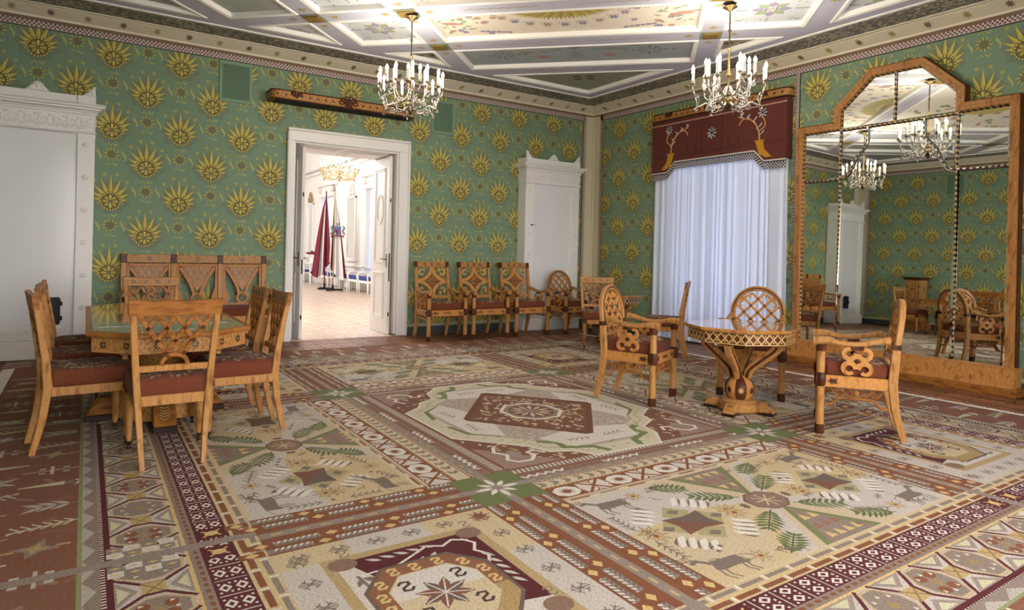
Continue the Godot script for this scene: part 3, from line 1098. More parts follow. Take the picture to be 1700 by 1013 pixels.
func rug_outer(g: RandomNumberGenerator) -> void:
	# rust field with pale sprigs, figures and grey blocks
	for i in 1500:
		var p := Vector2(g.randf_range(-RU, RU), g.randf_range(-RV, RV))
		if abs(p.x) < 2.98 and abs(p.y) < 3.22:
			continue
		at2(p.x, p.y, g.randf() * TAU)
		rc.rect(-0.06, -0.012, g.randf_range(0.05, 0.16), g.randf_range(0.012, 0.03), [K.brown, K.rust.lightened(0.08), K.mauve.lerp(K.rust, 0.5)][g.randi() % 3])
	var n := 24
	for side in 4:
		for i in n:
			var along: float = lerp(-3.4, 3.4, (i + 0.5) / n)
			for row in 2:
				var off := (3.13 if row == 0 else 3.40) + g.randf_range(-0.03, 0.03)
				var u: float; var v: float
				if side < 2:
					u = off * (1 if side == 0 else -1); v = along + g.randf_range(-0.05, 0.05) + row * 0.1
				else:
					u = along + g.randf_range(-0.05, 0.05) + row * 0.1; v = (off + 0.23) * (1 if side == 2 else -1)
				at2(u, v, (PI / 2 if side >= 2 else 0.0) + (PI if g.randf() < 0.5 else 0.0))
				var pale: Color = [K.pale, K.yel.darkened(0.15), K.light.darkened(0.1)][g.randi() % 3]
				match (i + row * 2 + side) % 5:
					0:
						rc.line(PackedVector2Array([Vector2(-0.14, 0.02), Vector2(0.13, -0.03)]), 0.011, pale)
						for j in 6:
							var x := -0.11 + j * 0.04
							rc.line(PackedVector2Array([Vector2(x, 0.016 - j * 0.006), Vector2(x + 0.035, 0.05 - j * 0.004)]), 0.010, pale)
							rc.line(PackedVector2Array([Vector2(x, 0.016 - j * 0.006), Vector2(x + 0.04, -0.025 - j * 0.004)]), 0.010, pale)
					1:
						rc.poly(star2(Vector2.ZERO, 0.10, 0.04, 4, 0.3), K.grey)
						rc.poly(star2(Vector2.ZERO, 0.06, 0.02, 4, 0.3), pale)
						rc.rect(-0.12, -0.012, 0.05, 0.02, pale); rc.rect(0.07, -0.012, 0.05, 0.02, pale)
					2:
						rc.line(PackedVector2Array([Vector2(-0.13, 0), Vector2(0.12, 0)]), 0.012, pale)
						rc.line(PackedVector2Array([Vector2(0, -0.07), Vector2(0, 0.07)]), 0.016, pale)
						for q in [Vector2(-0.06, 0.03), Vector2(0.05, 0.03), Vector2(-0.06, -0.05), Vector2(0.05, -0.05)]:
							rc.rect(q.x, q.y, 0.03, 0.022, K.white.darkened(0.15))
					3:
						rc.poly(PackedVector2Array([Vector2(-0.14, -0.006), Vector2(0.06, -0.03), Vector2(0.06, 0.03), Vector2(-0.14, 0.006)]), pale)
						rc.rect(0.06, -0.02, 0.04, 0.04, K.grey)
						rc.poly(PackedVector2Array([Vector2(0.1, -0.04), Vector2(0.16, -0.02), Vector2(0.16, 0.03), Vector2(0.1, 0.05), Vector2(0.12, 0.0)]), K.light)
					4:
						for j in 3:
							rc.leaf(Vector2(-0.10 + j * 0.05, 0.0), Vector2(-0.02 + j * 0.06, 0.06), 0.03, pale)
							rc.leaf(Vector2(-0.10 + j * 0.05, 0.0), Vector2(-0.02 + j * 0.06, -0.06), 0.03, pale)
						rc.line(PackedVector2Array([Vector2(-0.16, 0), Vector2(0.08, 0)]), 0.01, K.grey)

func ring_band(d0: float, d1: float, c: Color) -> void:
	# frame between two distances outside the field (2.35 x 2.63)
	rc.T = Transform2D.IDENTITY
	var a := 2.35 + d1; var b := 2.63 + d1 * 0.96
	var w := d1 - d0; var h := (d1 - d0) * 0.96
	rc.rect(-a, -b, 2 * a, h, c); rc.rect(-a, b - h, 2 * a, h, c)
	rc.rect(-a, -b, w, 2 * b, c); rc.rect(a - w, -b, w, 2 * b, c)

# runs a motif along the four sides of the frame: fn(length) draws in x along the side, y from 0 (inside) outward
func frame_run(d0: float, fn: Callable) -> void:
	var a := 2.35 + d0; var b := 2.63 + d0 * 0.96
	var halves := [[Vector2(a, b), Vector2(a, -b)], [Vector2(a, -b), Vector2(-a, -b)], [Vector2(-a, -b), Vector2(-a, b)], [Vector2(-a, b), Vector2(a, b)]]
	for q in halves:
		var d: Vector2 = q[1] - q[0]
		var t := d.normalized()
		var o := Vector2(-t.y, t.x)
		if o.dot(q[0] + q[1]) < 0:
			o = -o
		rc.T = Transform2D(t, o, q[0])
		fn.call(d.length())

func rug_border(g: RandomNumberGenerator) -> void:
	ring_band(0.64, 0.655, K.green.lerp(K.pale, 0.3))
	ring_band(0.58, 0.64, K.grey)
	ring_band(0.565, 0.58, K.white)
	ring_band(0.29, 0.565, K.lav)
	ring_band(0.275, 0.29, K.yel)
	ring_band(0.23, 0.275, K.grey)
	ring_band(0.10, 0.23, K.maroon)
	ring_band(0.0, 0.10, K.cream)
	frame_run(0.58, func(l: float) -> void:
		for i in int(l / 0.022):
			rc.rect(i * 0.022, -0.02, 0.013, 0.02, K.maroon)
		for i in int(l / 0.19):
			rc.poly(PackedVector2Array([Vector2(i * 0.19, 0.058), Vector2(i * 0.19 + 0.095, 0.012), Vector2(i * 0.19 + 0.19, 0.058)]), K.lav.darkened(0.08)))
	# octagons between maroon zigzags
	frame_run(0.29, func(l: float) -> void:
		var n := int(round(l / 0.335))
		var p := l / n
		rc.rect(0, 0.25, l, 0.022, K.maroon)
		for i in n:
			var x := (i + 0.5) * p
			for s in [-1.0, 1.0]:
				rc.poly(PackedVector2Array([Vector2(x + s * p * 0.5 - 0.105, 0.0), Vector2(x + s * p * 0.5 + 0.105, 0.0), Vector2(x + s * p * 0.5, 0.075)]), K.grey.lightened(0.12))
				rc.poly(PackedVector2Array([Vector2(x + s * p * 0.5 - 0.06, 0.008), Vector2(x + s * p * 0.5 + 0.06, 0.008), Vector2(x + s * p * 0.5, 0.05)]), K.pale)
				rc.poly(PackedVector2Array([Vector2(x + s * p * 0.5 - 0.105, 0.25), Vector2(x + s * p * 0.5 + 0.105, 0.25), Vector2(x + s * p * 0.5, 0.175)]), K.grey.lightened(0.12))
				rc.poly(PackedVector2Array([Vector2(x + s * p * 0.5 - 0.06, 0.242), Vector2(x + s * p * 0.5 + 0.06, 0.242), Vector2(x + s * p * 0.5, 0.2)]), K.pale)
				rc.poly(PackedVector2Array([Vector2(x + s * p * 0.5 - 0.05, 0.085), Vector2(x + s * p * 0.5 + 0.05, 0.085), Vector2(x + s * p * 0.5 + 0.05, 0.165), Vector2(x + s * p * 0.5 - 0.05, 0.165)]), K.yel.darkened(0.12))
				rc.line(PackedVector2Array([Vector2(x + s * p * 0.5 - 0.05, 0.085), Vector2(x + s * p * 0.5 + 0.05, 0.165)]), 0.008, K.tan.darkened(0.2))
				rc.line(PackedVector2Array([Vector2(x + s * p * 0.5 - 0.05, 0.165), Vector2(x + s * p * 0.5 + 0.05, 0.085)]), 0.008, K.tan.darkened(0.2))
				rc.line(PackedVector2Array([Vector2(x + s * 0.045, 0.0), Vector2(x + s * (p * 0.5 - 0.045), 0.088), Vector2(x + s * (p * 0.5 - 0.045), 0.162), Vector2(x + s * 0.045, 0.25)]), 0.017, K.maroon)
			var O := PackedVector2Array([Vector2(-0.045, 0.006), Vector2(0.045, 0.006), Vector2(p * 0.5 - 0.065, 0.09), Vector2(p * 0.5 - 0.065, 0.16), Vector2(0.045, 0.244), Vector2(-0.045, 0.244), Vector2(-p * 0.5 + 0.065, 0.16), Vector2(-p * 0.5 + 0.065, 0.09)])
			var P := PackedVector2Array(); var Q := PackedVector2Array()
			for q in O:
				P.append(q + Vector2(x, 0)); Q.append((q - Vector2(0, 0.125)) * 0.86 + Vector2(x, 0.125))
			rc.poly(P, K.tan.lerp(K.light, 0.45))
			rc.poly(Q, K.grey)
			if i % 2 == 1:
				for s in [Vector2(-0.035, 0.08), Vector2(0.035, 0.08), Vector2(-0.035, 0.17), Vector2(0.035, 0.17)]:
					rc.disc(s + Vector2(x, 0), Vector2(0.03, 0.024), K.brown, 10)
			rc.poly(star2(Vector2(x, 0.125), 0.035, 0.015, 4), K.tan.darkened(0.1))
			for s in [Vector2(-0.05, 0.075), Vector2(0.05, 0.075), Vector2(-0.05, 0.175), Vector2(0.05, 0.175), Vector2(0, 0.06), Vector2(0, 0.19)]:
				rc.poly(PackedVector2Array([s + Vector2(x - 0.009, 0.009), s + Vector2(x + 0.009, 0.009), s + Vector2(x, -0.011)]), K.white))
	frame_run(0.23, func(l: float) -> void:
		for i in int(l / 0.05):
			rc.rect(i * 0.05, 0.012, 0.03, 0.016, K.brown))
	# maroon cells with white diamonds
	frame_run(0.10, func(l: float) -> void:
		var n := int(round(l / 0.125))
		var p := l / n
		for i in n:
			var x := i * p
			rc.rect(x - 0.004, 0.006, 0.007, 0.118, K.white.darkened(0.12))
			for k in 5:
				rc.line(PackedVector2Array([Vector2(x + 0.012 + k * 0.022, 0.01), Vector2(x + 0.026 + k * 0.022, 0.12)]), 0.004, K.maroon.lightened(0.12))
			for yy in [0.036, 0.094]:
				var c := Vector2(x + p * 0.5, yy)
				rc.poly(PackedVector2Array([c + Vector2(-0.034, 0), c + Vector2(0, -0.024), c + Vector2(0.034, 0), c + Vector2(0, 0.024)]), K.white)
				rc.poly(PackedVector2Array([c + Vector2(-0.016, 0), c + Vector2(0, -0.011), c + Vector2(0.016, 0), c + Vector2(0, 0.011)]), K.maroon)
				for s in [Vector2(-0.034, -0.019), Vector2(0.034, -0.019), Vector2(-0.034, 0.019), Vector2(0.034, 0.019)]:
					rc.rect(c.x + s.x - 0.006, c.y + s.y - 0.005, 0.012, 0.010, K.white))
	# bricks of brown and grey on cream
	frame_run(0.0, func(l: float) -> void:
		var n := int(round(l / 0.16))
		var p := l / n
		rc.rect(0, 0.046, l, 0.006, K.yel)
		for i in n:
			rc.rect(i * p + 0.012, 0.014, p - 0.03, 0.022, K.grey)
			rc.rect((i + 0.5) * p + 0.012, 0.060, p - 0.03, 0.026, K.brown)
			rc.rect(i * p - 0.004, 0.004, 0.010, 0.04, K.white)
			rc.rect((i + 0.5) * p - 0.004, 0.054, 0.010, 0.04, K.white))
	# the grey seams that run on through the border, with checks beside them
	for s in [-1.0, 1.0]:
		for t in [-1.0, 1.0]:
			rc.T = Transform2D.IDENTITY
			rc.rect(-RU if s < 0 else 2.3, 1.25 * t - 0.03, RU - 2.3, 0.06, K.grey.lightened(0.06))
			rc.rect(1.13 * t - 0.03, -RV if s < 0 else 2.6, 0.06, RV - 2.6, K.grey.lightened(0.06))
			for q in 2:
				# checks in the octagon band
				for i in 4:
					for j in 4:
						if i % 4 == 1 and false:
							continue
						var a := 2.66 + j * 0.064
						var b := (i - 2) * 0.055 + (0.035 if i >= 2 else -0.035)
						var c: Color = K.white.darkened(0.06) if (i + j) % 2 == 0 else K.grey
						if q == 0:
							rc.rect(s * a - (0.056 if s < 0 else 0.0), 1.25 * t + b, 0.056, 0.05, K.brown if j == 1 and i == 9 else c)
							rc.poly(star2(Vector2(s * (a + 0.028), 1.25 * t + b + 0.025), 0.02, 0.009, 2), K.yel)
						else:
							var a2 := 2.91 + j * 0.062
							rc.rect(1.13 * t + b, s * a2 - (0.055 if s < 0 else 0.0), 0.05, 0.055, c)
							rc.poly(star2(Vector2(1.13 * t + b + 0.025, s * (a2 + 0.027)), 0.02, 0.009, 2, PI / 2), K.yel)
			# yellow tortoise cells beside the seams in the maroon band
			for e in [-0.1, 0.1]:
				at2(s * 2.515, 1.25 * t + e)
				rc.rect(-0.06, -0.055, 0.12, 0.11, K.maroon); rc.disc(Vector2.ZERO, Vector2(0.03, 0.026), K.yel, 8)
				for w in [Vector2(-0.035, -0.03), Vector2(0.035, -0.03), Vector2(-0.035, 0.03), Vector2(0.035, 0.03)]:
					rc.line(PackedVector2Array([w * 0.4, w]), 0.01, K.yel)
				at2(1.13 * t + e, s * 2.79)
				rc.rect(-0.055, -0.06, 0.11, 0.12, K.maroon); rc.disc(Vector2.ZERO, Vector2(0.026, 0.03), K.yel, 8)
				for w in [Vector2(-0.03, -0.035), Vector2(0.03, -0.035), Vector2(-0.03, 0.035), Vector2(0.03, 0.035)]:
					rc.line(PackedVector2Array([w * 0.4, w]), 0.01, K.yel)

# a band of feather rows in local x from 0 to l, y from -0.2 to 0.2
func feather_band(l: float) -> void:
	rc.rect(0, -0.20, l, 0.40, K.brown)
	rc.rect(0, -0.028, l, 0.056, K.grey.lightened(0.05))
	for i in int(l / 0.11):
		rc.rect(i * 0.11 + 0.02, -0.008, 0.05, 0.015, K.yel.lerp(K.grey, 0.25))
	for row in [-0.165, -0.098, 0.098, 0.165]:
		rc.rect(0, row - 0.023, l, 0.046, K.grey)
		var s: float = sign(row)
		for i in int(l / 0.026):
			var x := i * 0.026
			rc.poly(PackedVector2Array([Vector2(x, row - 0.021), Vector2(x + 0.012, row - 0.021), Vector2(x + 0.024, row - 0.001), Vector2(x + 0.012, row - 0.001)]), K.white)
			rc.poly(PackedVector2Array([Vector2(x + 0.012, row + 0.002), Vector2(x + 0.02, row + 0.002), Vector2(x + 0.008, row + 0.02), Vector2(x, row + 0.02)]), K.dgrey)
		rc.rect(0, row - 0.029, l, 0.007, K.brown.darkened(0.1))
		rc.rect(0, row + 0.022, l, 0.007, K.brown.darkened(0.1))
		for i in int(l / 0.3) + 1:
			var x := i * 0.3 + 0.03 + (0.05 if abs(row) > 0.12 else 0.0)
			rc.rect(x - 0.05, row - 0.026, 0.1, 0.052, K.brown)
			rc.poly(PackedVector2Array([Vector2(x - 0.03, row), Vector2(x, row - 0.024), Vector2(x + 0.03, row), Vector2(x, row + 0.024)]), K.yel)

func rug_field(g: RandomNumberGenerator) -> void:
	var NU := 1.13
	var NV := 1.30
	rc.T = Transform2D.IDENTITY
	rc.rect(-2.35, -2.63, 4.7, 5.26, K.lav)
	# arms from the nodes to the border
	for s in [-1.0, 1.0]:
		for t in [-1.0, 1.0]:
			rc.T = Transform2D(Vector2(s, 0), Vector2(0, 1), Vector2(s * NU, t * NV))
			feather_band(2.35 - NU)
			rc.T = Transform2D(Vector2(0, t), Vector2(1, 0), Vector2(s * NU, t * NV))
			feather_band(2.63 - NV)
	# four panels with their rows towards the centre
	for q in 4:
		if q < 2:
			var s := -1.0 if q == 0 else 1.0
			rc.T = Transform2D(Vector2(0, 1), Vector2(s, 0), Vector2(s * NU, 0))
			side_rows(2 * (NV - 0.2), 2 * NV)
			plant_panel(Transform2D(Vector2(0, 1), Vector2(s, 0), Vector2(s * (NU + 0.36 + 2.35) * 0.5, 0)), 2 * (NV - 0.2), 2.35 - NU - 0.36, s)
		else:
			var s := -1.0 if q == 2 else 1.0
			rc.T = Transform2D(Vector2(1, 0), Vector2(0, s), Vector2(0, s * NV))
			side_rows(2 * (NU - 0.2), 2 * NU)
			plant_panel(Transform2D(Vector2(1, 0), Vector2(0, s), Vector2(0, s * (NV + 0.36 + 2.63) * 0.5)), 2 * (NU - 0.2), 2.63 - NV - 0.36, s)
	for s in [-1.0, 1.0]:
		for t in [-1.0, 1.0]:
			corner_panel(s, t, 1.33, 2.35, 1.50, 2.63)
	medallion(g)
	# green squares with a white star on the nodes
	for s in [-1.0, 1.0]:
		for t in [-1.0, 1.0]:
			at2(s * NU, t * NV)
			rc.rect(-0.2, -0.2, 0.4, 0.4, K.brown.lerp(K.grey, 0.4))
			for w in [Vector2(-1, -1), Vector2(1, -1), Vector2(-1, 1), Vector2(1, 1)]:
				rc.rect(w.x * 0.11 - 0.085, w.y * 0.11 - 0.085, 0.17, 0.17, K.green.darkened(0.05))
			rc.rect(-0.2, -0.026, 0.4, 0.052, K.grey.lightened(0.08))
			rc.rect(-0.026, -0.2, 0.052, 0.4, K.grey.lightened(0.08))
			for i in 8:
				var a := TAU * i / 8
				rc.leaf(Vector2(cos(a), sin(a)) * 0.025, Vector2(cos(a), sin(a)) * (0.14 if i % 2 == 0 else 0.115), 0.035, K.white)

# rows between two nodes, drawn in x along (-l/2..l/2); y 0 on the node line, outward positive
func side_rows(l: float, full: float) -> void:
	var a := -l * 0.5
	rc.rect(a, -0.03, l, 0.06, K.grey.lightened(0.05))
	for i in int(l / 0.11):
		rc.rect(a + i * 0.11, -0.006, 0.05, 0.014, K.yel.lerp(K.grey, 0.4))
	rc.rect(a, 0.035, l, 0.115, K.cream.lerp(K.white, 0.3))
	for yy in [0.035, 0.138]:
		rc.rect(a, yy, l, 0.014, K.brown)
		for i in int(l / 0.03):
			rc.rect(a + i * 0.03, yy + 0.003, 0.015, 0.008, K.yel)
	for i in int(l / 0.085):
		var x := a + i * 0.085
		rc.poly(PackedVector2Array([Vector2(x, 0.06), Vector2(x + 0.04, 0.06), Vector2(x + 0.06, 0.09), Vector2(x + 0.04, 0.12), Vector2(x, 0.12), Vector2(x + 0.025, 0.09)]), K.grey)
	rc.rect(a, 0.152, l, 0.155, K.brown)
	var n := int(round(l / 0.36))
	var p := l / n
	for i in n:
		var x := a + i * p
		# octagon ring, then a crossed figure
		rc.poly(arc2(Vector2(x + p * 0.25, 0.23), Vector2(0.085, 0.07), PI / 8, TAU + PI / 8, 8), K.white)
		rc.poly(arc2(Vector2(x + p * 0.25, 0.23), Vector2(0.05, 0.042), PI / 8, TAU + PI / 8, 8), K.lav)
		rc.poly(arc2(Vector2(x + p * 0.25, 0.23), Vector2(0.03, 0.024), PI / 8, TAU + PI / 8, 8), K.brown)
		for s in [-1.0, 1.0]:
			rc.poly(PackedVector2Array([Vector2(x + p * 0.75 + s * 0.012, 0.23), Vector2(x + p * 0.75 + s * 0.085, 0.16), Vector2(x + p * 0.75 + s * 0.10, 0.23), Vector2(x + p * 0.75 + s * 0.085, 0.30)]), K.light)
			rc.poly(PackedVector2Array([Vector2(x + p * 0.75, 0.23 + s * 0.012), Vector2(x + p * 0.75 - 0.06, 0.23 + s * 0.07), Vector2(x + p * 0.75 + 0.06, 0.23 + s * 0.07)]), K.light)
			rc.line(PackedVector2Array([Vector2(x + p * 0.75 - 0.03, 0.23 + s * 0.075), Vector2(x + p * 0.75, 0.23 + s * 0.05), Vector2(x + p * 0.75 + 0.03, 0.23 + s * 0.075)]), 0.008, K.brown)
			rc.line(PackedVector2Array([Vector2(x + p * 0.75, 0.23), Vector2(x + p * 0.75, 0.23 + s * 0.05)]), 0.008, K.brown)
	rc.rect(a, 0.307, l, 0.053, K.cream.lerp(K.white, 0.4))
	rc.rect(a, 0.322, l, 0.006, K.brown)
	for i in int(l / 0.2):
		rc.rect(a + i * 0.2 + 0.03, 0.334, 0.13, 0.014, [K.brown, K.grey][i % 2])
	# inward: zigzag, then combs
	rc.rect(a, -0.20, l, 0.17, K.grey.lerp(K.rust, 0.35))
	for i in int(l / 0.06):
		var x := a + i * 0.06
		if (i / 5) % 2 == 0:
			rc.poly(PackedVector2Array([Vector2(x, -0.085), Vector2(x + 0.03, -0.055), Vector2(x + 0.06, -0.085), Vector2(x + 0.06, -0.062), Vector2(x + 0.03, -0.035), Vector2(x, -0.06)]), K.white)
		else:
			rc.rect(x, -0.07, 0.05, 0.025, K.brown.lerp(K.grey, 0.3))
	rc.rect(a, -0.11, l, 0.018, K.brown)
	for i in int(l / 0.032):
		rc.poly(PackedVector2Array([Vector2(a + i * 0.032, -0.13), Vector2(a + i * 0.032 + 0.014, -0.13), Vector2(a + i * 0.032 + 0.026, -0.185), Vector2(a + i * 0.032 + 0.012, -0.185)]), K.white.darkened(0.08))
	rc.rect(a, -0.205, l, 0.016, K.brown)

func deer(flip: float) -> void:
	var o := rc.T
	rc.T = o * Transform2D(Vector2(flip, 0), Vector2(0, 1), Vector2.ZERO)
	rc.poly(PackedVector2Array([Vector2(-0.09, -0.035), Vector2(0.06, -0.045), Vector2(0.085, 0.02), Vector2(0.05, 0.035), Vector2(-0.05, 0.03), Vector2(-0.10, 0.045)]), K.grey.darkened(0.12))
	rc.line(PackedVector2Array([Vector2(0.065, -0.03), Vector2(0.105, -0.075), Vector2(0.14, -0.065)]), 0.022, K.grey.darkened(0.12))
	for x in [-0.085, -0.06, 0.045, 0.075]:
		rc.line(PackedVector2Array([Vector2(x, 0.02), Vector2(x + 0.01, 0.07), Vector2(x - 0.008, 0.105)]), 0.009, K.grey.darkened(0.12))
	rc.line(PackedVector2Array([Vector2(-0.09, -0.03), Vector2(-0.15, -0.01), Vector2(-0.16, 0.03)]), 0.006, K.grey)
	for k in 4:
		rc.line(PackedVector2Array([Vector2(0.12 + k * 0.02, -0.09), Vector2(0.125 + k * 0.02, -0.125)]), 0.006, K.dgrey)
	rc.line(PackedVector2Array([Vector2(0.11, -0.085), Vector2(0.19, -0.095)]), 0.006, K.dgrey)
	rc.T = o

func star_flower(r: float) -> void:
	rc.poly(star2(Vector2.ZERO, r, r * 0.4, 8), K.dgrey)
	rc.poly(star2(Vector2.ZERO, r * 0.86, r * 0.32, 8), K.yel.lerp(K.cream, 0.3))
	rc.poly(star2(Vector2.ZERO, r * 0.35, r * 0.14, 8), K.brown)

func sprig(a: Vector2, b: Vector2, n: int, c: Color) -> void:
	rc.line(PackedVector2Array([a, b]), 0.006, c)
	var d := (b - a) / n
	var s := Vector2(-d.y, d.x)
	for i in n:
		var p := a + d * (i + 0.3)
		rc.line(PackedVector2Array([p, p + d * 0.7 + s * 0.75]), 0.006, c)
		rc.line(PackedVector2Array([p, p + d * 0.7 - s * 0.75]), 0.006, c)

func fern(a: Vector2, b: Vector2) -> void:
	# green feather leaf
	var d := b - a
	var s := Vector2(-d.y, d.x).normalized()
	rc.line(PackedVector2Array([a - d * 0.12, b]), 0.008, K.green.darkened(0.25))
	for i in 7:
		var t := i / 7.0
		var w: float = 0.072 * sin(PI * (0.18 + t * 0.75))
		for e in [-1.0, 1.0]:
			var p := a + d * t
			rc.leaf(p, p + d * 0.2 + s * e * w, 0.026, K.green)
			rc.line(PackedVector2Array([p, p + d * 0.2 + s * e * w]), 0.005, K.green.darkened(0.35))

# panel with a round flower in the middle, ferns, quilt stars and deer; x along (w), y across (h)
func plant_panel(tf: Transform2D, w: float, h: float, sgn: float) -> void:
	rc.T = tf
	var a := w * 0.5
	var b := h * 0.5
	rc.rect(-a, -b, w, h, K.lav.lightened(0.05))
	for s in [-1.0, 1.0]:
		rc.poly(PackedVector2Array([Vector2(s * 0.05, 0), Vector2(s * a * 0.48, -b * s), Vector2(s * a, -b * s), Vector2(s * a, b * 0.1 * s), Vector2(s * a * 0.4, 0.1 * s)]), K.cream)
		rc.poly(PackedVector2Array([Vector2(-0.3 * s, b * s), Vector2(0.02 * s, 0.0), Vector2(0.42 * s, b * s)]), K.cream.lerp(K.lav, 0.35))
		rc.poly(PackedVector2Array([Vector2(-s * a * 0.62, b * s), Vector2(-s * a * 0.3, b * 0.4 * s), Vector2(-s * a * 0.9, 0.0), Vector2(-s * a, 0.0), Vector2(-s * a, b * s * 0.5)]), K.cream.lerp(K.lav, 0.25))
	# wedges to the long sides, green edged
	for s in [-1.0, 1.0]:
		rc.poly(PackedVector2Array([Vector2(0, s * 0.08), Vector2(-0.24, s * b), Vector2(0.24, s * b)]), K.green.lerp(K.grey, 0.2))
		rc.poly(PackedVector2Array([Vector2(0, s * 0.13), Vector2(-0.19, s * b), Vector2(0.19, s * b)]), K.grey)
		for row in 3:
			for i in row + 2:
				var x := (i - (row + 1) * 0.5) * 0.07
				rc.poly(PackedVector2Array([Vector2(x - 0.028, s * (0.26 + row * 0.09)), Vector2(x + 0.028, s * (0.26 + row * 0.09)), Vector2(x, s * (0.20 + row * 0.09))]), K.yel if row != 1 else K.brown.lightened(0.15))
	rc.poly(arc2(Vector2.ZERO, Vector2(0.135, 0.115), PI / 8, TAU + PI / 8, 8), K.dgrey)
	rc.poly(arc2(Vector2.ZERO, Vector2(0.122, 0.104), PI / 8, TAU + PI / 8, 8), K.grey.lerp(K.brown, 0.3))
	for i in 8:
		rc.line(PackedVector2Array([Vector2.ZERO, Vector2(cos(TAU * i / 8), sin(TAU * i / 8)) * 0.075]), 0.009, K.yel.lerp(K.lav, 0.5))
	for s in [-1.0, 1.0]:
		for t in [-1.0, 1.0]:
			fern(Vector2(s * 0.12, t * 0.11), Vector2(s * 0.32, t * 0.24))
			fern(Vector2(s * 0.42, t * (b - 0.06)), Vector2(s * 0.25, t * (b - 0.16)))
			rc.poly(star2(Vector2(s * 0.17, t * 0.01), 0.028, 0.014, 6), K.dgrey)
	# quilt stars towards the ends
	for s in [-1.0, 1.0]:
		var o := rc.T
		rc.T = tf * Transform2D(0, Vector2(s * a * 0.60, 0))
		for w4 in [Vector2(-1, 0), Vector2(1, 0), Vector2(0, -1), Vector2(0, 1)]:
			rc.poly(PackedVector2Array([w4 * 0.03, w4 * 0.11 + Vector2(w4.y, w4.x) * 0.09, w4 * 0.2, w4 * 0.11 - Vector2(w4.y, w4.x) * 0.09]), K.green.lerp(K.cream, 0.65))
		rc.poly(PackedVector2Array([Vector2(-0.12, -0.09), Vector2(0, -0.07), Vector2(0.12, -0.09), Vector2(0.10, 0), Vector2(0.12, 0.09), Vector2(0, 0.07), Vector2(-0.12, 0.09), Vector2(-0.10, 0)]), K.dgrey)
		rc.poly(PackedVector2Array([Vector2(-0.12, -0.09), Vector2(0.12, 0.09), Vector2(0, 0.07), Vector2(-0.12, 0.09), Vector2(-0.10, 0)]), K.brown.lerp(K.dgrey, 0.4))
		for q in [Vector2(-0.165, 0), Vector2(0.165, 0), Vector2(0, -0.13), Vector2(0, 0.13)]:
			rc.poly(PackedVector2Array([q + Vector2(-0.04, 0), q + Vector2(0, -0.03), q + Vector2(0.04, 0), q + Vector2(0, 0.03)]), K.grey.darkened(0.1))
		for ang in 4:
			rc.T = tf * Transform2D(PI / 4 + ang * PI / 2, Vector2(s * a * 0.60, 0))
			for k in 4:
				rc.poly(PackedVector2Array([Vector2(0.17, -0.09 + k * 0.048), Vector2(0.27, -0.10 + k * 0.048), Vector2(0.30, -0.075 + k * 0.048), Vector2(0.20, -0.062 + k * 0.048)]), K.white)
				rc.poly(PackedVector2Array([Vector2(0.17, -0.062 + k * 0.048), Vector2(0.20, -0.058 + k * 0.048), Vector2(0.29, -0.062 + k * 0.048), Vector2(0.26, -0.045 + k * 0.048)]), K.dgrey)
		rc.T = o
		for t in [-1.0, 1.0]:
			rc.T = tf * Transform2D(0, Vector2(s * a * 0.60, t * 0.0))
			for e in [-1.0, 1.0]:
				rc.T = tf * Transform2D(0, Vector2(s * a * 0.60 + e * 0.27, t * b * 0.05 + 0.0))
				star_flower(0.072)
			rc.T = tf * Transform2D(0, Vector2(s * a * 0.60 - 0.02, t * (b - 0.1)))
			star_flower(0.06)
			rc.T = tf
			sprig(Vector2(s * a * 0.60 - 0.08, t * (b - 0.10)), Vector2(s * a * 0.60 - 0.26, t * (b - 0.16)), 5, K.dgrey)
			sprig(Vector2(s * a * 0.60 + 0.08, t * (b - 0.10)), Vector2(s * a * 0.60 + 0.22, t * (b - 0.05)), 4, K.dgrey)
			sprig(Vector2(s * (a - 0.06), t * 0.07), Vector2(s * (a - 0.06), t * 0.24), 5, K.dgrey)
			rc.T = tf * Transform2D(0.0 if sgn > 0 else PI, Vector2(s * (a - 0.17), t * (b - 0.13)))
			deer(s)
			rc.T = tf * Transform2D(0.0 if sgn > 0 else PI, Vector2(s * a * 0.33, t * (b - 0.30)))
			for k in 3:
				rc.poly(star2(Vector2(0.05 * k, 0.02 * k), 0.02, 0.008, 6), K.dgrey)
	rc.T = tf
	var lg := RandomNumberGenerator.new()
	lg.seed = 31
	for i in 46:
		var p := Vector2(lg.randf_range(-a + 0.06, a - 0.06), lg.randf_range(-b + 0.06, b - 0.06))
		if p.length() < 0.2 or abs(abs(p.x) - a * 0.6) < 0.24 and abs(p.y) < 0.22:
			continue
		var d := Vector2.from_angle(lg.randf() * TAU) * 0.07
		if i % 3 == 0:
			sprig(p, p + d, 3, K.grey.darkened(0.15))
		elif i % 3 == 1:
			rc.poly(star2(p, 0.02, 0.008, 6), K.grey.darkened(0.2))
		else:
			rc.line(PackedVector2Array([p, p + d * 0.4, p + d * 0.5 + Vector2(-d.y, d.x) * 0.3, p + d]), 0.006, K.grey.darkened(0.1))
	# a hem line all round
	rc.rect(-a, -b, w, 0.012, K.cream.lightened(0.1)); rc.rect(-a, b - 0.012, w, 0.012, K.cream.lightened(0.1))

func cross_mark(c: Vector2, r: float, col: Color) -> void:
	for i in 4:
		var a := PI / 4 + i * PI / 2
		var d := Vector2(cos(a), sin(a))
		var s := Vector2(-d.y, d.x)
		rc.line(PackedVector2Array([c, c + d * r]), r * 0.22, col)
		rc.line(PackedVector2Array([c + d * r + s * r * 0.5, c + d * r * 0.7, c + d * r - s * r * 0.5]), r * 0.15, col)
	rc.line(PackedVector2Array([c - Vector2(r * 1.2, 0), c + Vector2(r * 1.2, 0)]), r * 0.2, col)
	rc.disc(c, Vector2(r * 0.3, r * 0.3), col, 6)

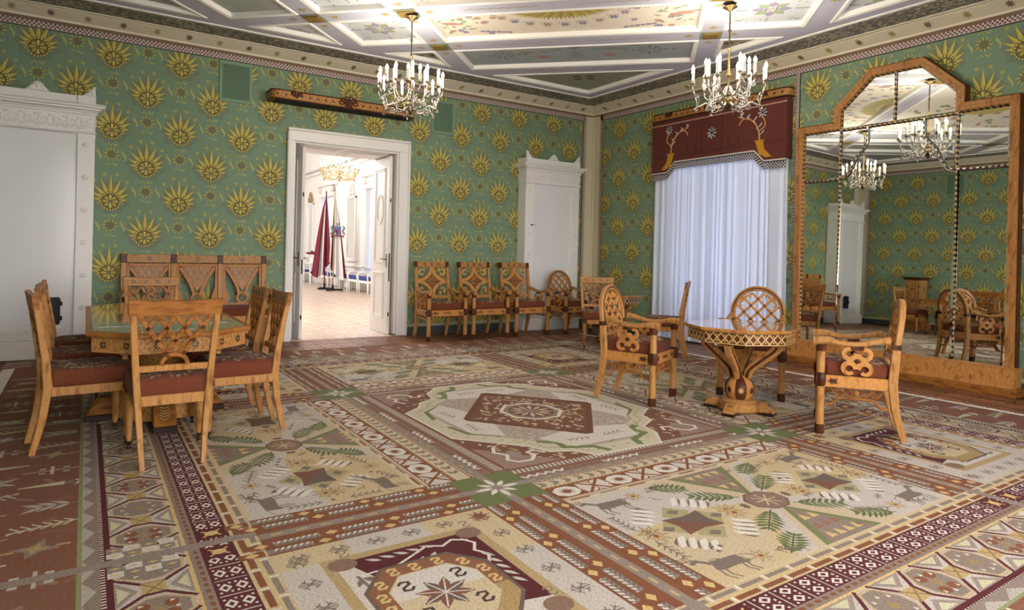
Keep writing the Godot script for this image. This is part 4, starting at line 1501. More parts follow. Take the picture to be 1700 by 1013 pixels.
func s_mark(c: Vector2, r: float, w: float, col: Color) -> void:
	var P := PackedVector2Array()
	for q in [Vector2(0.7, -0.55), Vector2(0.3, -1), Vector2(-0.5, -0.85), Vector2(-0.5, -0.3), Vector2(0.4, 0.25), Vector2(0.5, 0.85), Vector2(-0.3, 1), Vector2(-0.75, 0.5)]:
		P.append(c + q * r)
	rc.line(P, w, col)

func corner_panel(s: float, t: float, u0: float, u1: float, v0: float, v1: float) -> void:
	# local: x from 0 (towards the centre) to w, y likewise
	var w := u1 - u0
	var h := v1 - v0
	rc.T = Transform2D(Vector2(s, 0), Vector2(0, t), Vector2(s * u0, t * v0))
	rc.rect(0, 0, w, h, K.lav.lightened(0.06))
	rc.poly(PackedVector2Array([Vector2(0, 0), Vector2(w * 0.35, 0), Vector2(w * 0.35, 0.16), Vector2(0.16, 0.16), Vector2(0.16, h * 0.4), Vector2(0, h * 0.4)]), K.cream.lightened(0.05))
	rc.poly(PackedVector2Array([Vector2(w * 0.7, 0), Vector2(w, 0), Vector2(w, 0.16), Vector2(w * 0.7, 0.16)]), K.cream.lightened(0.05))
	for i in 6:
		cross_mark(Vector2(0.08, 0.1 + i * (h - 0.2) / 5), 0.036, K.grey.darkened(0.1))
		if i > 0:
			cross_mark(Vector2(0.1 + i * (w - 0.2) / 5, 0.08), 0.036, K.grey.darkened(0.1))
		cross_mark(Vector2(w - 0.08, 0.12 + i * (h - 0.2) / 5), 0.036, K.grey.darkened(0.1))
		cross_mark(Vector2(0.1 + i * (w - 0.2) / 5, h - 0.08), 0.036, K.grey.darkened(0.1))
	rc.poly(star2(Vector2(0.075, 0.075), 0.065, 0.024, 8), K.brown)
	rc.rect(0.155, 0.155, w - 0.31, h - 0.31, K.tan.lightened(0.1))
	rc.rect(0.20, 0.20, w - 0.40, h - 0.40, K.light)
	# maroon L with white vines on the sides towards the centre
	rc.poly(PackedVector2Array([Vector2(0.20, 0.20), Vector2(w - 0.24, 0.20), Vector2(w - 0.34, 0.46), Vector2(0.46, 0.46), Vector2(0.40, h - 0.34), Vector2(0.20, h - 0.30)]), K.maroon)
	var zig := PackedVector2Array()
	for k in 5:
		zig.append(Vector2(0.25 + k * 0.06, 0.235 + (0.0 if k % 2 else 0.035)))
	rc.line(zig, 0.014, K.white)
	rc.line(PackedVector2Array([Vector2(0.49, 0.27), Vector2(0.60, 0.33), Vector2(w - 0.26, 0.34)]), 0.012, K.white)
	var zig2 := PackedVector2Array()
	for k in 5:
		zig2.append(Vector2(0.235 + (0.0 if k % 2 else 0.035), 0.25 + k * 0.06))
	rc.line(zig2, 0.014, K.white)
	rc.line(PackedVector2Array([Vector2(0.27, 0.49), Vector2(0.33, 0.60), Vector2(0.33, h - 0.33)]), 0.012, K.white)
	for k in 5:
		rc.leaf(Vector2(0.42 + k * 0.06, 0.30 + 0.012 * k), Vector2(0.47 + k * 0.06, 0.37 + 0.014 * k), 0.028, K.white.darkened(0.1))
		rc.leaf(Vector2(0.40 + k * 0.06, 0.26), Vector2(0.46 + k * 0.06, 0.22), 0.024, K.white.darkened(0.1))
		rc.leaf(Vector2(0.30 + 0.01 * k, 0.42 + k * 0.06), Vector2(0.37, 0.47 + k * 0.06), 0.028, K.white.darkened(0.1))
		rc.leaf(Vector2(0.26, 0.40 + k * 0.06), Vector2(0.22, 0.46 + k * 0.06), 0.024, K.white.darkened(0.1))
	# grey vines on the other half
	for k in 7:
		var p := Vector2(w - 0.26 - 0.02 * (k % 2), 0.36 + k * 0.055)
		rc.leaf(p, p + Vector2(-0.07, 0.05), 0.036, K.grey.darkened(0.12))
		rc.leaf(p, p + Vector2(0.035, 0.06), 0.026, K.grey.darkened(0.12))
		var q := Vector2(0.36 + k * 0.055, h - 0.26 - 0.02 * (k % 2))
		rc.leaf(q, q + Vector2(0.05, -0.07), 0.036, K.grey.darkened(0.12))
		rc.leaf(q, q + Vector2(0.06, 0.035), 0.026, K.grey.darkened(0.12))
	rc.line(PackedVector2Array([Vector2(w - 0.25, 0.34), Vector2(w - 0.27, 0.5), Vector2(w - 0.24, h - 0.25)]), 0.014, K.grey.darkened(0.12))
	rc.line(PackedVector2Array([Vector2(0.34, h - 0.25), Vector2(0.5, h - 0.27), Vector2(w - 0.25, h - 0.24)]), 0.014, K.grey.darkened(0.12))
	# round knots where the halves meet
	for q in [Vector2(0.21, 0.21), Vector2(w - 0.23, 0.22), Vector2(0.22, h - 0.24)]:
		rc.disc(q, Vector2(0.06, 0.052), K.grey.lerp(K.brown, 0.35), 14)
		s_mark(q + Vector2(-0.03, -0.09), 0.03, 0.008, K.grey)
	# octagon with letters and a maple star
	var c := Vector2(w * 0.52, h * 0.54)
	var O := PackedVector2Array([Vector2(-0.14, -0.27), Vector2(0.14, -0.27), Vector2(0.25, -0.13), Vector2(0.25, 0.13), Vector2(0.14, 0.27), Vector2(-0.14, 0.27), Vector2(-0.25, 0.13), Vector2(-0.25, -0.13)])
	for e in [[1.06, K.dgrey], [1.0, K.brown.lightened(0.08)], [0.74, K.cream.lightened(0.1)]]:
		var P := PackedVector2Array()
		for q in O:
			P.append(c + q * e[0])
		rc.poly(P, e[1])
	rc.poly(PackedVector2Array([c + Vector2(-0.18, -0.02), c + Vector2(-0.18, -0.09), c + Vector2(-0.10, -0.19), c + Vector2(0.10, -0.19), c + Vector2(0.18, -0.09), c + Vector2(0.18, -0.02)]), K.light.lightened(0.08))
	rc.poly(PackedVector2Array([c + Vector2(0.185, 0.04), c + Vector2(0.25, 0.04), c + Vector2(0.25, 0.13), c + Vector2(0.14, 0.27), c + Vector2(-0.14, 0.27), c + Vector2(-0.25, 0.13), c + Vector2(-0.25, 0.04), c + Vector2(-0.185, 0.04), c + Vector2(-0.185, 0.095), c + Vector2(-0.105, 0.2), c + Vector2(0.105, 0.2), c + Vector2(0.185, 0.095)]), K.tan)
	for q in [Vector2(-0.215, -0.09), Vector2(-0.215, 0.0), Vector2(-0.17, -0.18), Vector2(-0.08, -0.235), Vector2(0.02, -0.235), Vector2(0.11, -0.235), Vector2(0.19, -0.16), Vector2(0.215, -0.07), Vector2(0.215, 0.02)]:
		s_mark(c + q, 0.026, 0.013, K.yel)
	for q in [Vector2(-0.11, -0.11), Vector2(0.11, -0.11), Vector2(-0.11, 0.1), Vector2(0.11, 0.1)]:
		s_mark(c + q, 0.034, 0.012, K.dark)
	for i in 8:
		var a := TAU * i / 8 + PI / 8
		rc.leaf(c, c + Vector2(cos(a), sin(a)) * 0.115, 0.05, K.rust if i % 2 else K.dgrey)
		rc.line(PackedVector2Array([c, c + Vector2(cos(a), sin(a)) * 0.1]), 0.006, K.white)

func medallion(g: RandomNumberGenerator) -> void:
	rc.T = Transform2D.IDENTITY
	var a := 0.93
	var b := 1.10
	rc.rect(-a, -b, 2 * a, 2 * b, K.rust.darkened(0.08))
	# sprigs of pale leaves over the rust corners
	for i in 700:
		var p := Vector2(g.randf_range(-a + 0.03, a - 0.03), g.randf_range(-b + 0.03, b - 0.03))
		var t := g.randf() * TAU
		rc.leaf(p, p + Vector2(cos(t), sin(t)) * g.randf_range(0.035, 0.055), 0.024, [K.cream, K.pale, K.tan, K.brown][g.randi() % 4])
	# white snakes and a vase in the four corners
	for s in [-1.0, 1.0]:
		for t in [-1.0, 1.0]:
			rc.T = Transform2D(Vector2(s, 0), Vector2(0, t), Vector2(s * 0.73, t * 0.88))
			rc.poly(PackedVector2Array([Vector2(0.19, 0.21), Vector2(-0.20, 0.21), Vector2(0.19, -0.24)]), K.mauve.lerp(K.rust, 0.35))
			rc.poly(PackedVector2Array([Vector2(-0.06, -0.03), Vector2(0.02, -0.10), Vector2(0.05, 0.02), Vector2(0.0, 0.07)]), K.grey.lightened(0.1))
			rc.line(PackedVector2Array([Vector2(-0.19, 0.04), Vector2(-0.15, -0.03), Vector2(-0.09, -0.01), Vector2(-0.10, 0.06), Vector2(-0.03, 0.13), Vector2(0.06, 0.12), Vector2(0.10, 0.06), Vector2(0.05, -0.02), Vector2(0.10, -0.10), Vector2(0.05, -0.19)]), 0.024, K.white)
	rc.T = Transform2D.IDENTITY
	var oct := PackedVector2Array([Vector2(-0.28, -1.12), Vector2(0.28, -1.12), Vector2(0.36, -0.98), Vector2(0.5, -0.94), Vector2(0.56, -0.8), Vector2(0.90, -0.38), Vector2(0.90, 0.38), Vector2(0.70, 0.52), Vector2(0.66, 0.66), Vector2(0.48, 0.76), Vector2(0.44, 0.92), Vector2(0.28, 1.12), Vector2(-0.28, 1.12), Vector2(-0.36, 0.98), Vector2(-0.5, 0.92), Vector2(-0.56, 0.76), Vector2(-0.90, 0.38), Vector2(-0.90, -0.38), Vector2(-0.72, -0.52), Vector2(-0.66, -0.64), Vector2(-0.5, -0.74), Vector2(-0.46, -0.92)])
	var big := PackedVector2Array()
	for q in oct:
		big.append(q * 1.02)
	rc.poly(big, K.white)
	rc.poly(oct, K.pale.lerp(K.light, 0.3))
	var sm := PackedVector2Array()
	for q in oct:
		sm.append(q * 0.86)
	for i in oct.size():
		var p := oct[i] * 0.93
		var q := oct[(i + 1) % oct.size()] * 0.93
		for k in 4:
			var c := p.lerp(q, (k + 0.5) / 4.0)
			rc.rect(c.x - 0.014, c.y - 0.006, 0.011, 0.011, K.green.darkened(0.2)); rc.rect(c.x + 0.004, c.y - 0.006, 0.011, 0.011, K.dgrey)
	rc.poly(sm, K.mauve.lightened(0.12))
	# flecks of many colours over the mauve ground
	for i in 900:
		var p := Vector2(g.randf_range(-0.8, 0.8), g.randf_range(-0.98, 0.98))
		if not Geometry2D.is_point_in_polygon(p, sm):
			continue
		rc.T = Transform2D(g.randf_range(-0.7, 0.7), p)
		rc.rect(-0.014, -0.004, g.randf_range(0.015, 0.034), 0.008, [K.white, K.rust, K.grey, K.pale, K.brown, K.light][i % 6])
	rc.T = Transform2D.IDENTITY
	# green zigzag at the four bends
	for s in [-1.0, 1.0]:
		for t in [-1.0, 1.0]:
			rc.T = Transform2D(Vector2(s, 0), Vector2(0, t), Vector2.ZERO)
			rc.line(PackedVector2Array([Vector2(0.80, 0.12), Vector2(0.76, 0.34), Vector2(0.60, 0.46)]), 0.035, K.green)
			rc.line(PackedVector2Array([Vector2(0.44, 0.72), Vector2(0.34, 0.78), Vector2(0.36, 0.90), Vector2(0.18, 0.98), Vector2(0.14, 1.08)]), 0.05, K.green)
			for i in 36:
				var p := Vector2(g.randf_range(0.3, 0.66), g.randf_range(0.42, 0.76))
				if p.x / 0.9 + p.y / 1.1 > 1.18:
					continue
				rc.rect(p.x, p.y, 0.028, 0.009, [K.white, K.rust, K.grey][i % 3])
	rc.T = Transform2D.IDENTITY
	# white wedges at the points of the diamond, the rust diamond, the rosette
	for s in [-1.0, 1.0]:
		rc.poly(PackedVector2Array([Vector2(-0.10, s * 0.58), Vector2(0.10, s * 0.58), Vector2(0.40, s * 0.66), Vector2(0.28, s * 0.92), Vector2(-0.28, s * 0.92), Vector2(-0.40, s * 0.66)]), K.light.lightened(0.1))
		rc.poly(PackedVector2Array([Vector2(s * 0.44, -0.12), Vector2(s * 0.44, 0.12), Vector2(s * 0.56, 0.50), Vector2(s * 0.74, 0.34), Vector2(s * 0.74, -0.34), Vector2(s * 0.56, -0.50)]), K.light.lightened(0.1))
		for k in [-1.0, 1.0]:
			sprig(Vector2(k * 0.06, s * 0.80), Vector2(k * 0.24, s * 0.78), 4, K.rust)
			sprig(Vector2(s * 0.64, k * 0.10), Vector2(s * 0.66, k * 0.30), 4, K.rust)
	rc.poly(PackedVector2Array([Vector2(-0.60, -0.03), Vector2(-0.60, 0.03), Vector2(-0.03, 0.73), Vector2(0.03, 0.73), Vector2(0.60, 0.03), Vector2(0.60, -0.03), Vector2(0.03, -0.73), Vector2(-0.03, -0.73)]), K.brown.darkened(0.15))
	rc.poly(PackedVector2Array([Vector2(-0.56, 0), Vector2(0, 0.68), Vector2(0.56, 0), Vector2(0, -0.68)]), K.rust.darkened(0.1))
	for i in 260:
		var x := g.randf_range(-1, 1)
		var y := g.randf_range(-1, 1)
		var p := Vector2((x + y) * 0.26, (x - y) * 0.32)
		var t := g.randf() * TAU
		rc.leaf(p, p + Vector2(cos(t), sin(t)) * 0.05, 0.026, [K.cream, K.pale, K.tan][g.randi() % 3])
	rc.poly(arc2(Vector2.ZERO, Vector2(0.255, 0.275), PI / 8, TAU + PI / 8, 8), K.white)
	rc.poly(arc2(Vector2.ZERO, Vector2(0.225, 0.245), PI / 8, TAU + PI / 8, 8), K.grey)
	rc.disc(Vector2.ZERO, Vector2(0.18, 0.195), K.rust.darkened(0.1), 20)
	for i in 12:
		var t := TAU * i / 12
		rc.leaf(Vector2(cos(t), sin(t)) * 0.06, Vector2(cos(t) * 0.175, sin(t) * 0.19), 0.04, K.cream if i % 2 else K.lav)
	rc.disc(Vector2.ZERO, Vector2(0.06, 0.065), K.grey, 14)

# ---------------------------------------------------------------- the coffered, painted ceiling
# its grid lies at 45 degrees: s = x + z, t = x - z
func st(s: float, t: float, y: float) -> Vector3:
	return Vector3((s + t) * 0.5, y, (s - t) * 0.5)

func ceiling() -> void:
	var up := 0.045
	var mb := MB.new()
	mb.box(Vector3(WX * 0.5, YC + up + 0.13, WZ * 0.5 - 0.2), Vector3(-WX + 0.9, 0.2, WZ + 1.0))
	var ce := struct("ceiling", mb, M["lavender_paint"])
	var c0 := 0.255
	var c1 := 0.66
	var c2 := 0.70
	var c3 := 0.86
	# leaf frieze, white lip and lavender band round the edge
	var run := [Vector3(0, 0, 0), Vector3(0, 0, WZ), Vector3(WX, 0, WZ), Vector3(WX, 0, 0)]
	for e in [["leaf_frieze", c0, c1, YC, "frieze_print"], ["white_lip", c1, c2, YC - 0.012, "ceiling_white"], ["band", c2, c3, YC, "lavender_paint"]]:
		var b := MB.new()
		for k in 4:
			var A: Vector3 = run[k]
			var B: Vector3 = run[(k + 1) % 4]
			var t := (B - A).normalized()
			var n := Vector3(-t.z, 0, t.x)
			if n.dot(Vector3(WX * 0.5, 0, WZ * 0.5) - A) < 0:
				n = -n
			var l := (B - A).length()
			var p: float = e[1]
			var q: float = e[2]
			var Y := Vector3.UP * float(e[3])
			b.quad(A + t * p + n * p + Y, B - t * p + n * p + Y, B - t * q + n * q + Y, A + t * q + n * q + Y, Vector3.DOWN, Vector2(p / 1.2, 0), Vector2((l - p) / 1.2, 0), Vector2((l - q) / 1.2, 1), Vector2(q / 1.2, 1))
			if e[0] == "white_lip":
				for w in [p, q]:
					var s := -1.0 if w == p else 1.0
					b.quad(A + t * w + n * w + Y, B - t * w + n * w + Y, B - t * w + n * w + Y + Vector3.UP * 0.02, A + t * w + n * w + Y + Vector3.UP * 0.02, n * s)
		part(e[0], b, M[e[4]], ce)
	# cells of the grid inside the band
	var inner := PackedVector2Array([Vector2(-c3, c3), Vector2(-c3, WZ - c3), Vector2(WX + c3, WZ - c3), Vector2(WX + c3, c3)])
	var S := [[-7.2, -5.64], [-5.29, -4.07], [-3.75, -2.51], [-2.17, 2.17], [2.51, 3.75], [4.07, 5.29], [5.64, 7.2]]
	var T := [[-16.9, -14.45], [-14.02, -12.76], [-12.30, -11.05], [-10.7, -7.3], [-6.95, -5.70], [-5.24, -3.98], [-3.55, -1.2]]
	var kinds := [["t", "t", "t", "g", "t", "t", "t"], ["t", "g", "f", "c", "f", "g", "t"], ["t", "f", "c", "s", "c", "f", "t"], ["g", "p", "f", "m", "f", "p", "g"], ["t", "f", "f", "s", "f", "f", "t"], ["t", "t", "t", "g", "t", "t", "t"], ["t", "t", "t", "t", "t", "t", "t"]]
	ceiling_prints()
	var beams := MB.new()
	# beams along s between the rows, and across within each row
	var tb := [-20.0]
	for q in T: tb.append_array(q)
	tb.append(2.0)
	var sb := [-9.5]
	for q in S: sb.append_array(q)
	sb.append(9.5)
	for j in range(0, tb.size(), 2):
		flat(beams, clip_st(-9.5, 9.5, tb[j], tb[j + 1], inner), YC)
	for j in T.size():
		for i in range(0, sb.size(), 2):
			flat(beams, clip_st(sb[i], sb[i + 1], T[j][0], T[j][1], inner), YC)
	part("beams", beams, M["lavender_paint"], ce)
	for j in T.size():
		for i in S.size():
			for P in clip_st(S[i][0], S[i][1], T[j][0], T[j][1], inner):
				if area(P) < 0.05:
					continue
				coffer(ce, P, kinds[j][i], S[i], T[j], up)
	# gilt bosses on the crossings, gold stars along the beams
	var star := MB.new()
	star.prism(star2(Vector2.ZERO, 0.07, 0.022, 6), 0.0, 0.002)
	var sm := star.mesh(M["star_gold"])
	var boss_g := MB.new()
	boss_g.box(Vector3.ZERO, Vector3(0.24, 0.012, 0.24), 0.004)
	var bg := boss_g.mesh(M["boss_green"])
	var boss_c := MB.new()
	boss_c.prism(star2(Vector2.ZERO, 0.12, 0.085, 4, PI / 4), 0.0, 0.016, 0.004)
	var bc := boss_c.mesh(M["boss_gold"])
	var R := Basis(Vector3.UP, PI / 4)
	var DN := Basis(Vector3.RIGHT, PI / 2)
	for s in [-5.46, -3.91, -2.34, 2.34, 3.91, 5.46]:
		for t in [-12.53, -10.87, -7.12, -5.47, -3.76]:
			var p := st(s, t, YC)
			if p.x > -1.0 or p.x < WX + 1.0 or p.z < 1.0 or p.z > WZ - 1.0:
				continue
			piece("boss", bg, ce, Transform3D(R, p - Vector3(0, 0.004, 0)))
			piece("boss_centre", bc, ce, Transform3D(R * DN, p - Vector3(0, 0.008, 0)))
			for d in [Vector2(0.36, 0), Vector2(-0.36, 0), Vector2(0, 0.36), Vector2(0, -0.36)]:
				var q := st(s + d.x, t + d.y, YC - 0.001)
				if q.x > -0.9 or q.z < 0.9:
					continue
				piece("gold_star", sm, ce, Transform3D(R * DN, q))
	# wavy gold lines along the long beams
	for e in [[-7.12, -1.7, 1.7], [-5.47, -1.7, 1.7], [-3.77, -1.3, 1.3]]:
		for half in 2:
			var w := MB.new()
			var n := 40
			var a: float = lerp(e[1], e[2], 0.5 * half + 0.08)
			var b2: float = lerp(e[1], e[2], 0.5 * half + 0.42)
			for i in n:
				var s0: float = lerp(a, b2, float(i) / n)
				var s1: float = lerp(a, b2, float(i + 1) / n)
				var o0 := sin(i * 1.1) * 0.022
				var o1 := sin((i + 1) * 1.1) * 0.022
				w.quad(st(s0, e[0] + o0 - 0.008, YC - 0.0015), st(s1, e[0] + o1 - 0.008, YC - 0.0015), st(s1, e[0] + o1 + 0.012, YC - 0.0015), st(s0, e[0] + o0 + 0.012, YC - 0.0015), Vector3.DOWN)
			part("gold_wave", w, M["star_gold"], ce)

func area(P: PackedVector2Array) -> float:
	var a := 0.0
	for i in P.size():
		a += P[i].cross(P[(i + 1) % P.size()])
	return abs(a) * 0.5

func clip_st(s0: float, s1: float, t0: float, t1: float, inner: PackedVector2Array) -> Array:
	var P := PackedVector2Array()
	for q in [[s0, t0], [s1, t0], [s1, t1], [s0, t1]]:
		P.append(Vector2((q[0] + q[1]) * 0.5, (q[0] - q[1]) * 0.5))
	return Geometry2D.intersect_polygons(P, inner)

func flat(mb: MB, Ps: Array, y: float, uv := Transform2D.IDENTITY) -> void:
	for P in Ps:
		var tr := Geometry2D.triangulate_polygon(P)
		for k in range(0, tr.size(), 3):
			var a: Vector2 = P[tr[k]]; var b: Vector2 = P[tr[k + 1]]; var c: Vector2 = P[tr[k + 2]]
			mb.tri(Vector3(a.x, y, a.y), Vector3(b.x, y, b.y), Vector3(c.x, y, c.y), Vector3.DOWN, Vector3.DOWN, Vector3.DOWN, uv * a, uv * b, uv * c)

func coffer(ce: Node, P: PackedVector2Array, kind: String, Sr: Array, Tr: Array, up: float) -> void:
	if Geometry2D.is_polygon_clockwise(P):
		P.reverse()
	var n := P.size()
	var rings := []
	for ins in [0.0, 0.012, 0.05, 0.055]:
		var I := PackedVector2Array()
		for i in n:
			var e0 := (P[i] - P[(i - 1 + n) % n]).normalized()
			var e1 := (P[(i + 1) % n] - P[i]).normalized()
			var a := Vector2(e0.y, -e0.x)
			var b := Vector2(e1.y, -e1.x)
			I.append(P[i] - (a + b) / max(0.3, 1.0 + a.dot(b)) * ins)
		rings.append(I)
	var hs := [YC, YC - 0.012, YC - 0.006, YC + up]
	var lip := MB.new()
	for k in 3:
		for i in n:
			var j := (i + 1) % n
			var a: Vector2 = rings[k][i]; var b: Vector2 = rings[k][j]; var c: Vector2 = rings[k + 1][j]; var d: Vector2 = rings[k + 1][i]
			var e := (P[j] - P[i]).normalized()
			var inw := Vector3(-e.y, 0, e.x)
			var dd: float = rings[k].size()
			var rise: float = hs[k + 1] - hs[k]
			var w: float = [0.012, 0.038, 0.005][k]
			var nn := (Vector3.DOWN * w + inw * rise).normalized()
			lip.quad(Vector3(a.x, hs[k], a.y), Vector3(b.x, hs[k], b.y), Vector3(c.x, hs[k + 1], c.y), Vector3(d.x, hs[k + 1], d.y), nn)
	part("coffer_moulding", lip, M["ceiling_white"], ce)
	# print: u along s, v along t over the whole cell
	var uv := Transform2D(Vector2(1.0 / (Sr[1] - Sr[0]), 1.0 / (Tr[1] - Tr[0])), Vector2(1.0 / (Sr[1] - Sr[0]), -1.0 / (Tr[1] - Tr[0])), Vector2(-Sr[0] / (Sr[1] - Sr[0]), -Tr[0] / (Tr[1] - Tr[0])))
	var mm: String = {"t": "ceil_tri", "g": "ceil_grey", "f": "ceil_flower", "s": "ceil_sun", "c": "ceil_flower", "p": "ceil_plain", "m": "ceil_mid"}[kind]
	if kind == "t":
		# centre the motif on the clipped cell
		var c := Vector2.ZERO
		for p in rings[3]:
			c += p / n
		uv = Transform2D(0.0, Vector2.ZERO) * Transform2D(Vector2(0.5, 0.5), Vector2(0.5, -0.5), Vector2.ZERO)
		var o := uv * c
		uv.origin = Vector2(0.5, 0.5) - o
	var pn := MB.new()
	flat(pn, [rings[3]], YC + up, uv)
	if pn.V.is_empty():
		flat(pn, [P], YC + up, uv)
	part("painted_panel", pn, M[mm], ce)

func ceil_mat(called: String, cv: Cv) -> void:
	var m := mat(called, Color.WHITE, 0.75)
	m.albedo_texture = cv.texture()

func blossom(cv: Cv, c: Vector2, r: float, col: Color, n := 6) -> void:
	for i in n:
		var a := TAU * i / n
		cv.leaf(c, c + Vector2(cos(a), sin(a)) * r, r * 0.55, col)
	cv.disc(c, Vector2(r * 0.22, r * 0.22), hx("b7a45c"), 8)

func ceiling_prints() -> void:
	mat("boss_green", hx("7f8468"), 0.6)
	mat("boss_gold", hx("8d6f35"), 0.4, 0.3)
	var g := RandomNumberGenerator.new()
	g.seed = 99
	var blue := hx("7d7fa6")
	var sage := hx("96a088")
	var rose := hx("b28a80")
	var lilac := hx("9a8aa6")
	# the side panel: half a sunflower, birds and blossom on cream. u 4.34 along, v 1.25 (v=1 is the outer side)
	var cv := Cv.new(Rect2(0, 0, 4.34, 1.25), 230.0, 1, 1, hx("e2d8c9"))
	for k in 40:
		var a := PI * k / 39.0
		cv.leaf(Vector2(2.17 + cos(a) * 0.3, sin(a) * 0.14), Vector2(2.17 + cos(a) * 0.92, sin(a) * 0.62), 0.10, [hx("a99a4e"), hx("b9aa5e"), hx("9c8d45")][k % 3])
	cv.disc(Vector2(2.17, 0), Vector2(0.46, 0.26), hx("c2ae6e"), 30)
	cv.disc(Vector2(2.17, 0), Vector2(0.34, 0.18), hx("a98f58"), 30)
	for k in 13:
		var a := PI * k / 12.0
		var c := Vector2(2.17 + cos(a) * 1.12, sin(a) * 0.82 + 0.02)
		blossom(cv, c, 0.09, [blue, rose, lilac][k % 3])
		for j in 4:
			cv.line(PackedVector2Array([c + Vector2(-0.10 + j * 0.05, -0.12), c + Vector2(-0.07 + j * 0.05, -0.05)]), 0.012, hx("6a6a70"))
	for s in [-1.0, 1.0]:
		var o := Vector2(2.17 + s * 1.72, 0.62)
		for k in 26:
			var p := o + Vector2(g.randf_range(-0.32, 0.32), g.randf_range(-0.42, 0.42))
			cv.leaf(p, p + Vector2(g.randf_range(-0.2, 0.2), g.randf_range(-0.16, 0.16)), 0.07, [sage, hx("a5ac94"), hx("8d9a86")][k % 3])
		cv.leaf(o + Vector2(s * 0.34, -0.1), o + Vector2(-s * 0.1, 0.0), 0.14, rose)
		for k in 11:
			blossom(cv, o + Vector2(g.randf_range(-0.42, 0.42) - s * 0.2, g.randf_range(-0.5, 0.52)), 0.075, [blue, rose, lilac, hx("a88")][k % 4] if k % 4 != 3 else rose)
		for k in 6:
			blossom(cv, o + Vector2(-s * (0.3 + k * 0.09), 0.36 + k * 0.02), 0.06, [lilac, blue][k % 2])
	ceil_mat("ceil_sun", cv)
	# the grey outer panel with frost stars and two birds at a tree
	cv = Cv.new(Rect2(0, 0, 4.34, 1.26), 230.0, 1, 1, hx("9ba2a6"))
	for k in 500:
		var p := Vector2(g.randf() * 4.34, g.randf() * 1.26)
		cv.rect(p.x, p.y, g.randf_range(0.05, 0.3), 0.012, hx("a4aaad") if k % 2 else hx("93999d"))
	for s in [-1.0, 1.0]:
		var o := Vector2(2.17 + s * 1.35, 0.62)
		for k in 8:
			var d := Vector2(cos(TAU * k / 8), sin(TAU * k / 8))
			cv.line(PackedVector2Array([o + d * 0.06, o + d * 0.26]), 0.018, hx("575d63"))
			cv.line(PackedVector2Array([o + d * 0.2 + Vector2(-d.y, d.x) * 0.06, o + d * 0.14, o + d * 0.2 - Vector2(-d.y, d.x) * 0.06]), 0.014, hx("575d63"))
		for j in 4:
			cv.disc(o + Vector2(-0.42 + (j if j < 2 else j + 4) * 0.12, 0), Vector2(0.03, 0.025), hx("4f555b"), 6)
		# bird: body, wing, tail
		var b := Vector2(2.17 + s * 0.42, 0.46)
		for k in 12:
			var p := b + Vector2(s * g.randf_range(-0.25, 0.55), g.randf_range(-0.36, 0.18))
			cv.leaf(p, p + Vector2(s * g.randf_range(0.15, 0.4), g.randf_range(-0.14, 0.08)), 0.09, [hx("a58675"), hx("7f95a3"), hx("9b9a78"), hx("8b7f6e")][k % 4])
		cv.leaf(b + Vector2(-s * 0.1, 0.1), b + Vector2(s * 0.3, 0.3), 0.16, hx("93a7b3"))
		cv.disc(b + Vector2(s * 0.2, 0.36), Vector2(0.13, 0.09), hx("a98479"), 12)
		cv.poly(PackedVector2Array([b + Vector2(s * 0.1, -0.40), b + Vector2(s * 1.05, -0.44), b + Vector2(s * 0.5, -0.28)]), hx("7c6c5a"))
	for k in 6:
		cv.line(PackedVector2Array([Vector2(2.17 - 0.05 - k * 0.03, 0.62 + k * 0.08), Vector2(2.17, 0.52 + k * 0.08), Vector2(2.17 + 0.05 + k * 0.03, 0.62 + k * 0.08)]), 0.016, hx("66727a"))
	cv.poly(star2(Vector2(2.17, 0.3), 0.16, 0.09, 5, 0.3), hx("7d7f93"))
	ceil_mat("ceil_grey", cv)
	# square panel with a lilac quatrefoil and sprays
	cv = Cv.new(Rect2(0, 0, 1.24, 1.25), 400.0, 1, 1, hx("c9ced3"))
	for k in 90:
		var p := Vector2(g.randf() * 1.24, g.randf() * 1.25)
		if p.distance_to(Vector2(0.62, 0.62)) > 0.36:
			cv.leaf(p, p + Vector2(g.randf_range(-0.06, 0.06), g.randf_range(-0.06, 0.06)), 0.025, [hx("8f96b8"), hx("a9b5ae"), hx("6f7896")][k % 3])
	for k in 8:
		var a := TAU * k / 8
		cv.leaf(Vector2(0.62, 0.62) + Vector2(cos(a), sin(a)) * 0.08, Vector2(0.62, 0.62) + Vector2(cos(a), sin(a)) * 0.30, 0.16, [hx("9c93ad"), hx("9aa68c")][k % 2])
	cv.rect(0.54, 0.58, 0.16, 0.08, hx("d8cfae"))
	cv.line(PackedVector2Array([Vector2(0.54, 0.58), Vector2(0.70, 0.58), Vector2(0.70, 0.66), Vector2(0.54, 0.66), Vector2(0.54, 0.58)]), 0.018, hx("6a6488"))
	for k in 9:
		for s in [-1.0, 1.0]:
			cv.line(PackedVector2Array([Vector2(0.62 + s * (0.34 + k * 0.026), 0.60), Vector2(0.62 + s * (0.35 + k * 0.026), 0.64)]), 0.012, hx("53565f"))
			cv.line(PackedVector2Array([Vector2(0.60, 0.62 + s * (0.34 + k * 0.026)), Vector2(0.64, 0.62 + s * (0.35 + k * 0.026))]), 0.010, hx("6b7181"))
	for q in [Vector2(0.2, 0.2), Vector2(1.04, 0.2), Vector2(0.2, 1.05), Vector2(1.04, 1.05)]:
		cv.line(PackedVector2Array([q + Vector2(-0.08, 0.05), q + Vector2(0.08, -0.05)]), 0.012, hx("6a74a0"))
		cv.line(PackedVector2Array([q + Vector2(-0.05, -0.06), q + Vector2(0.05, 0.06)]), 0.012, hx("6a74a0"))
	ceil_mat("ceil_flower", cv)
	# corner triangle with four brown pods
	cv = Cv.new(Rect2(0, 0, 1, 1), 300.0, 1, 1, hx("8f9284"))
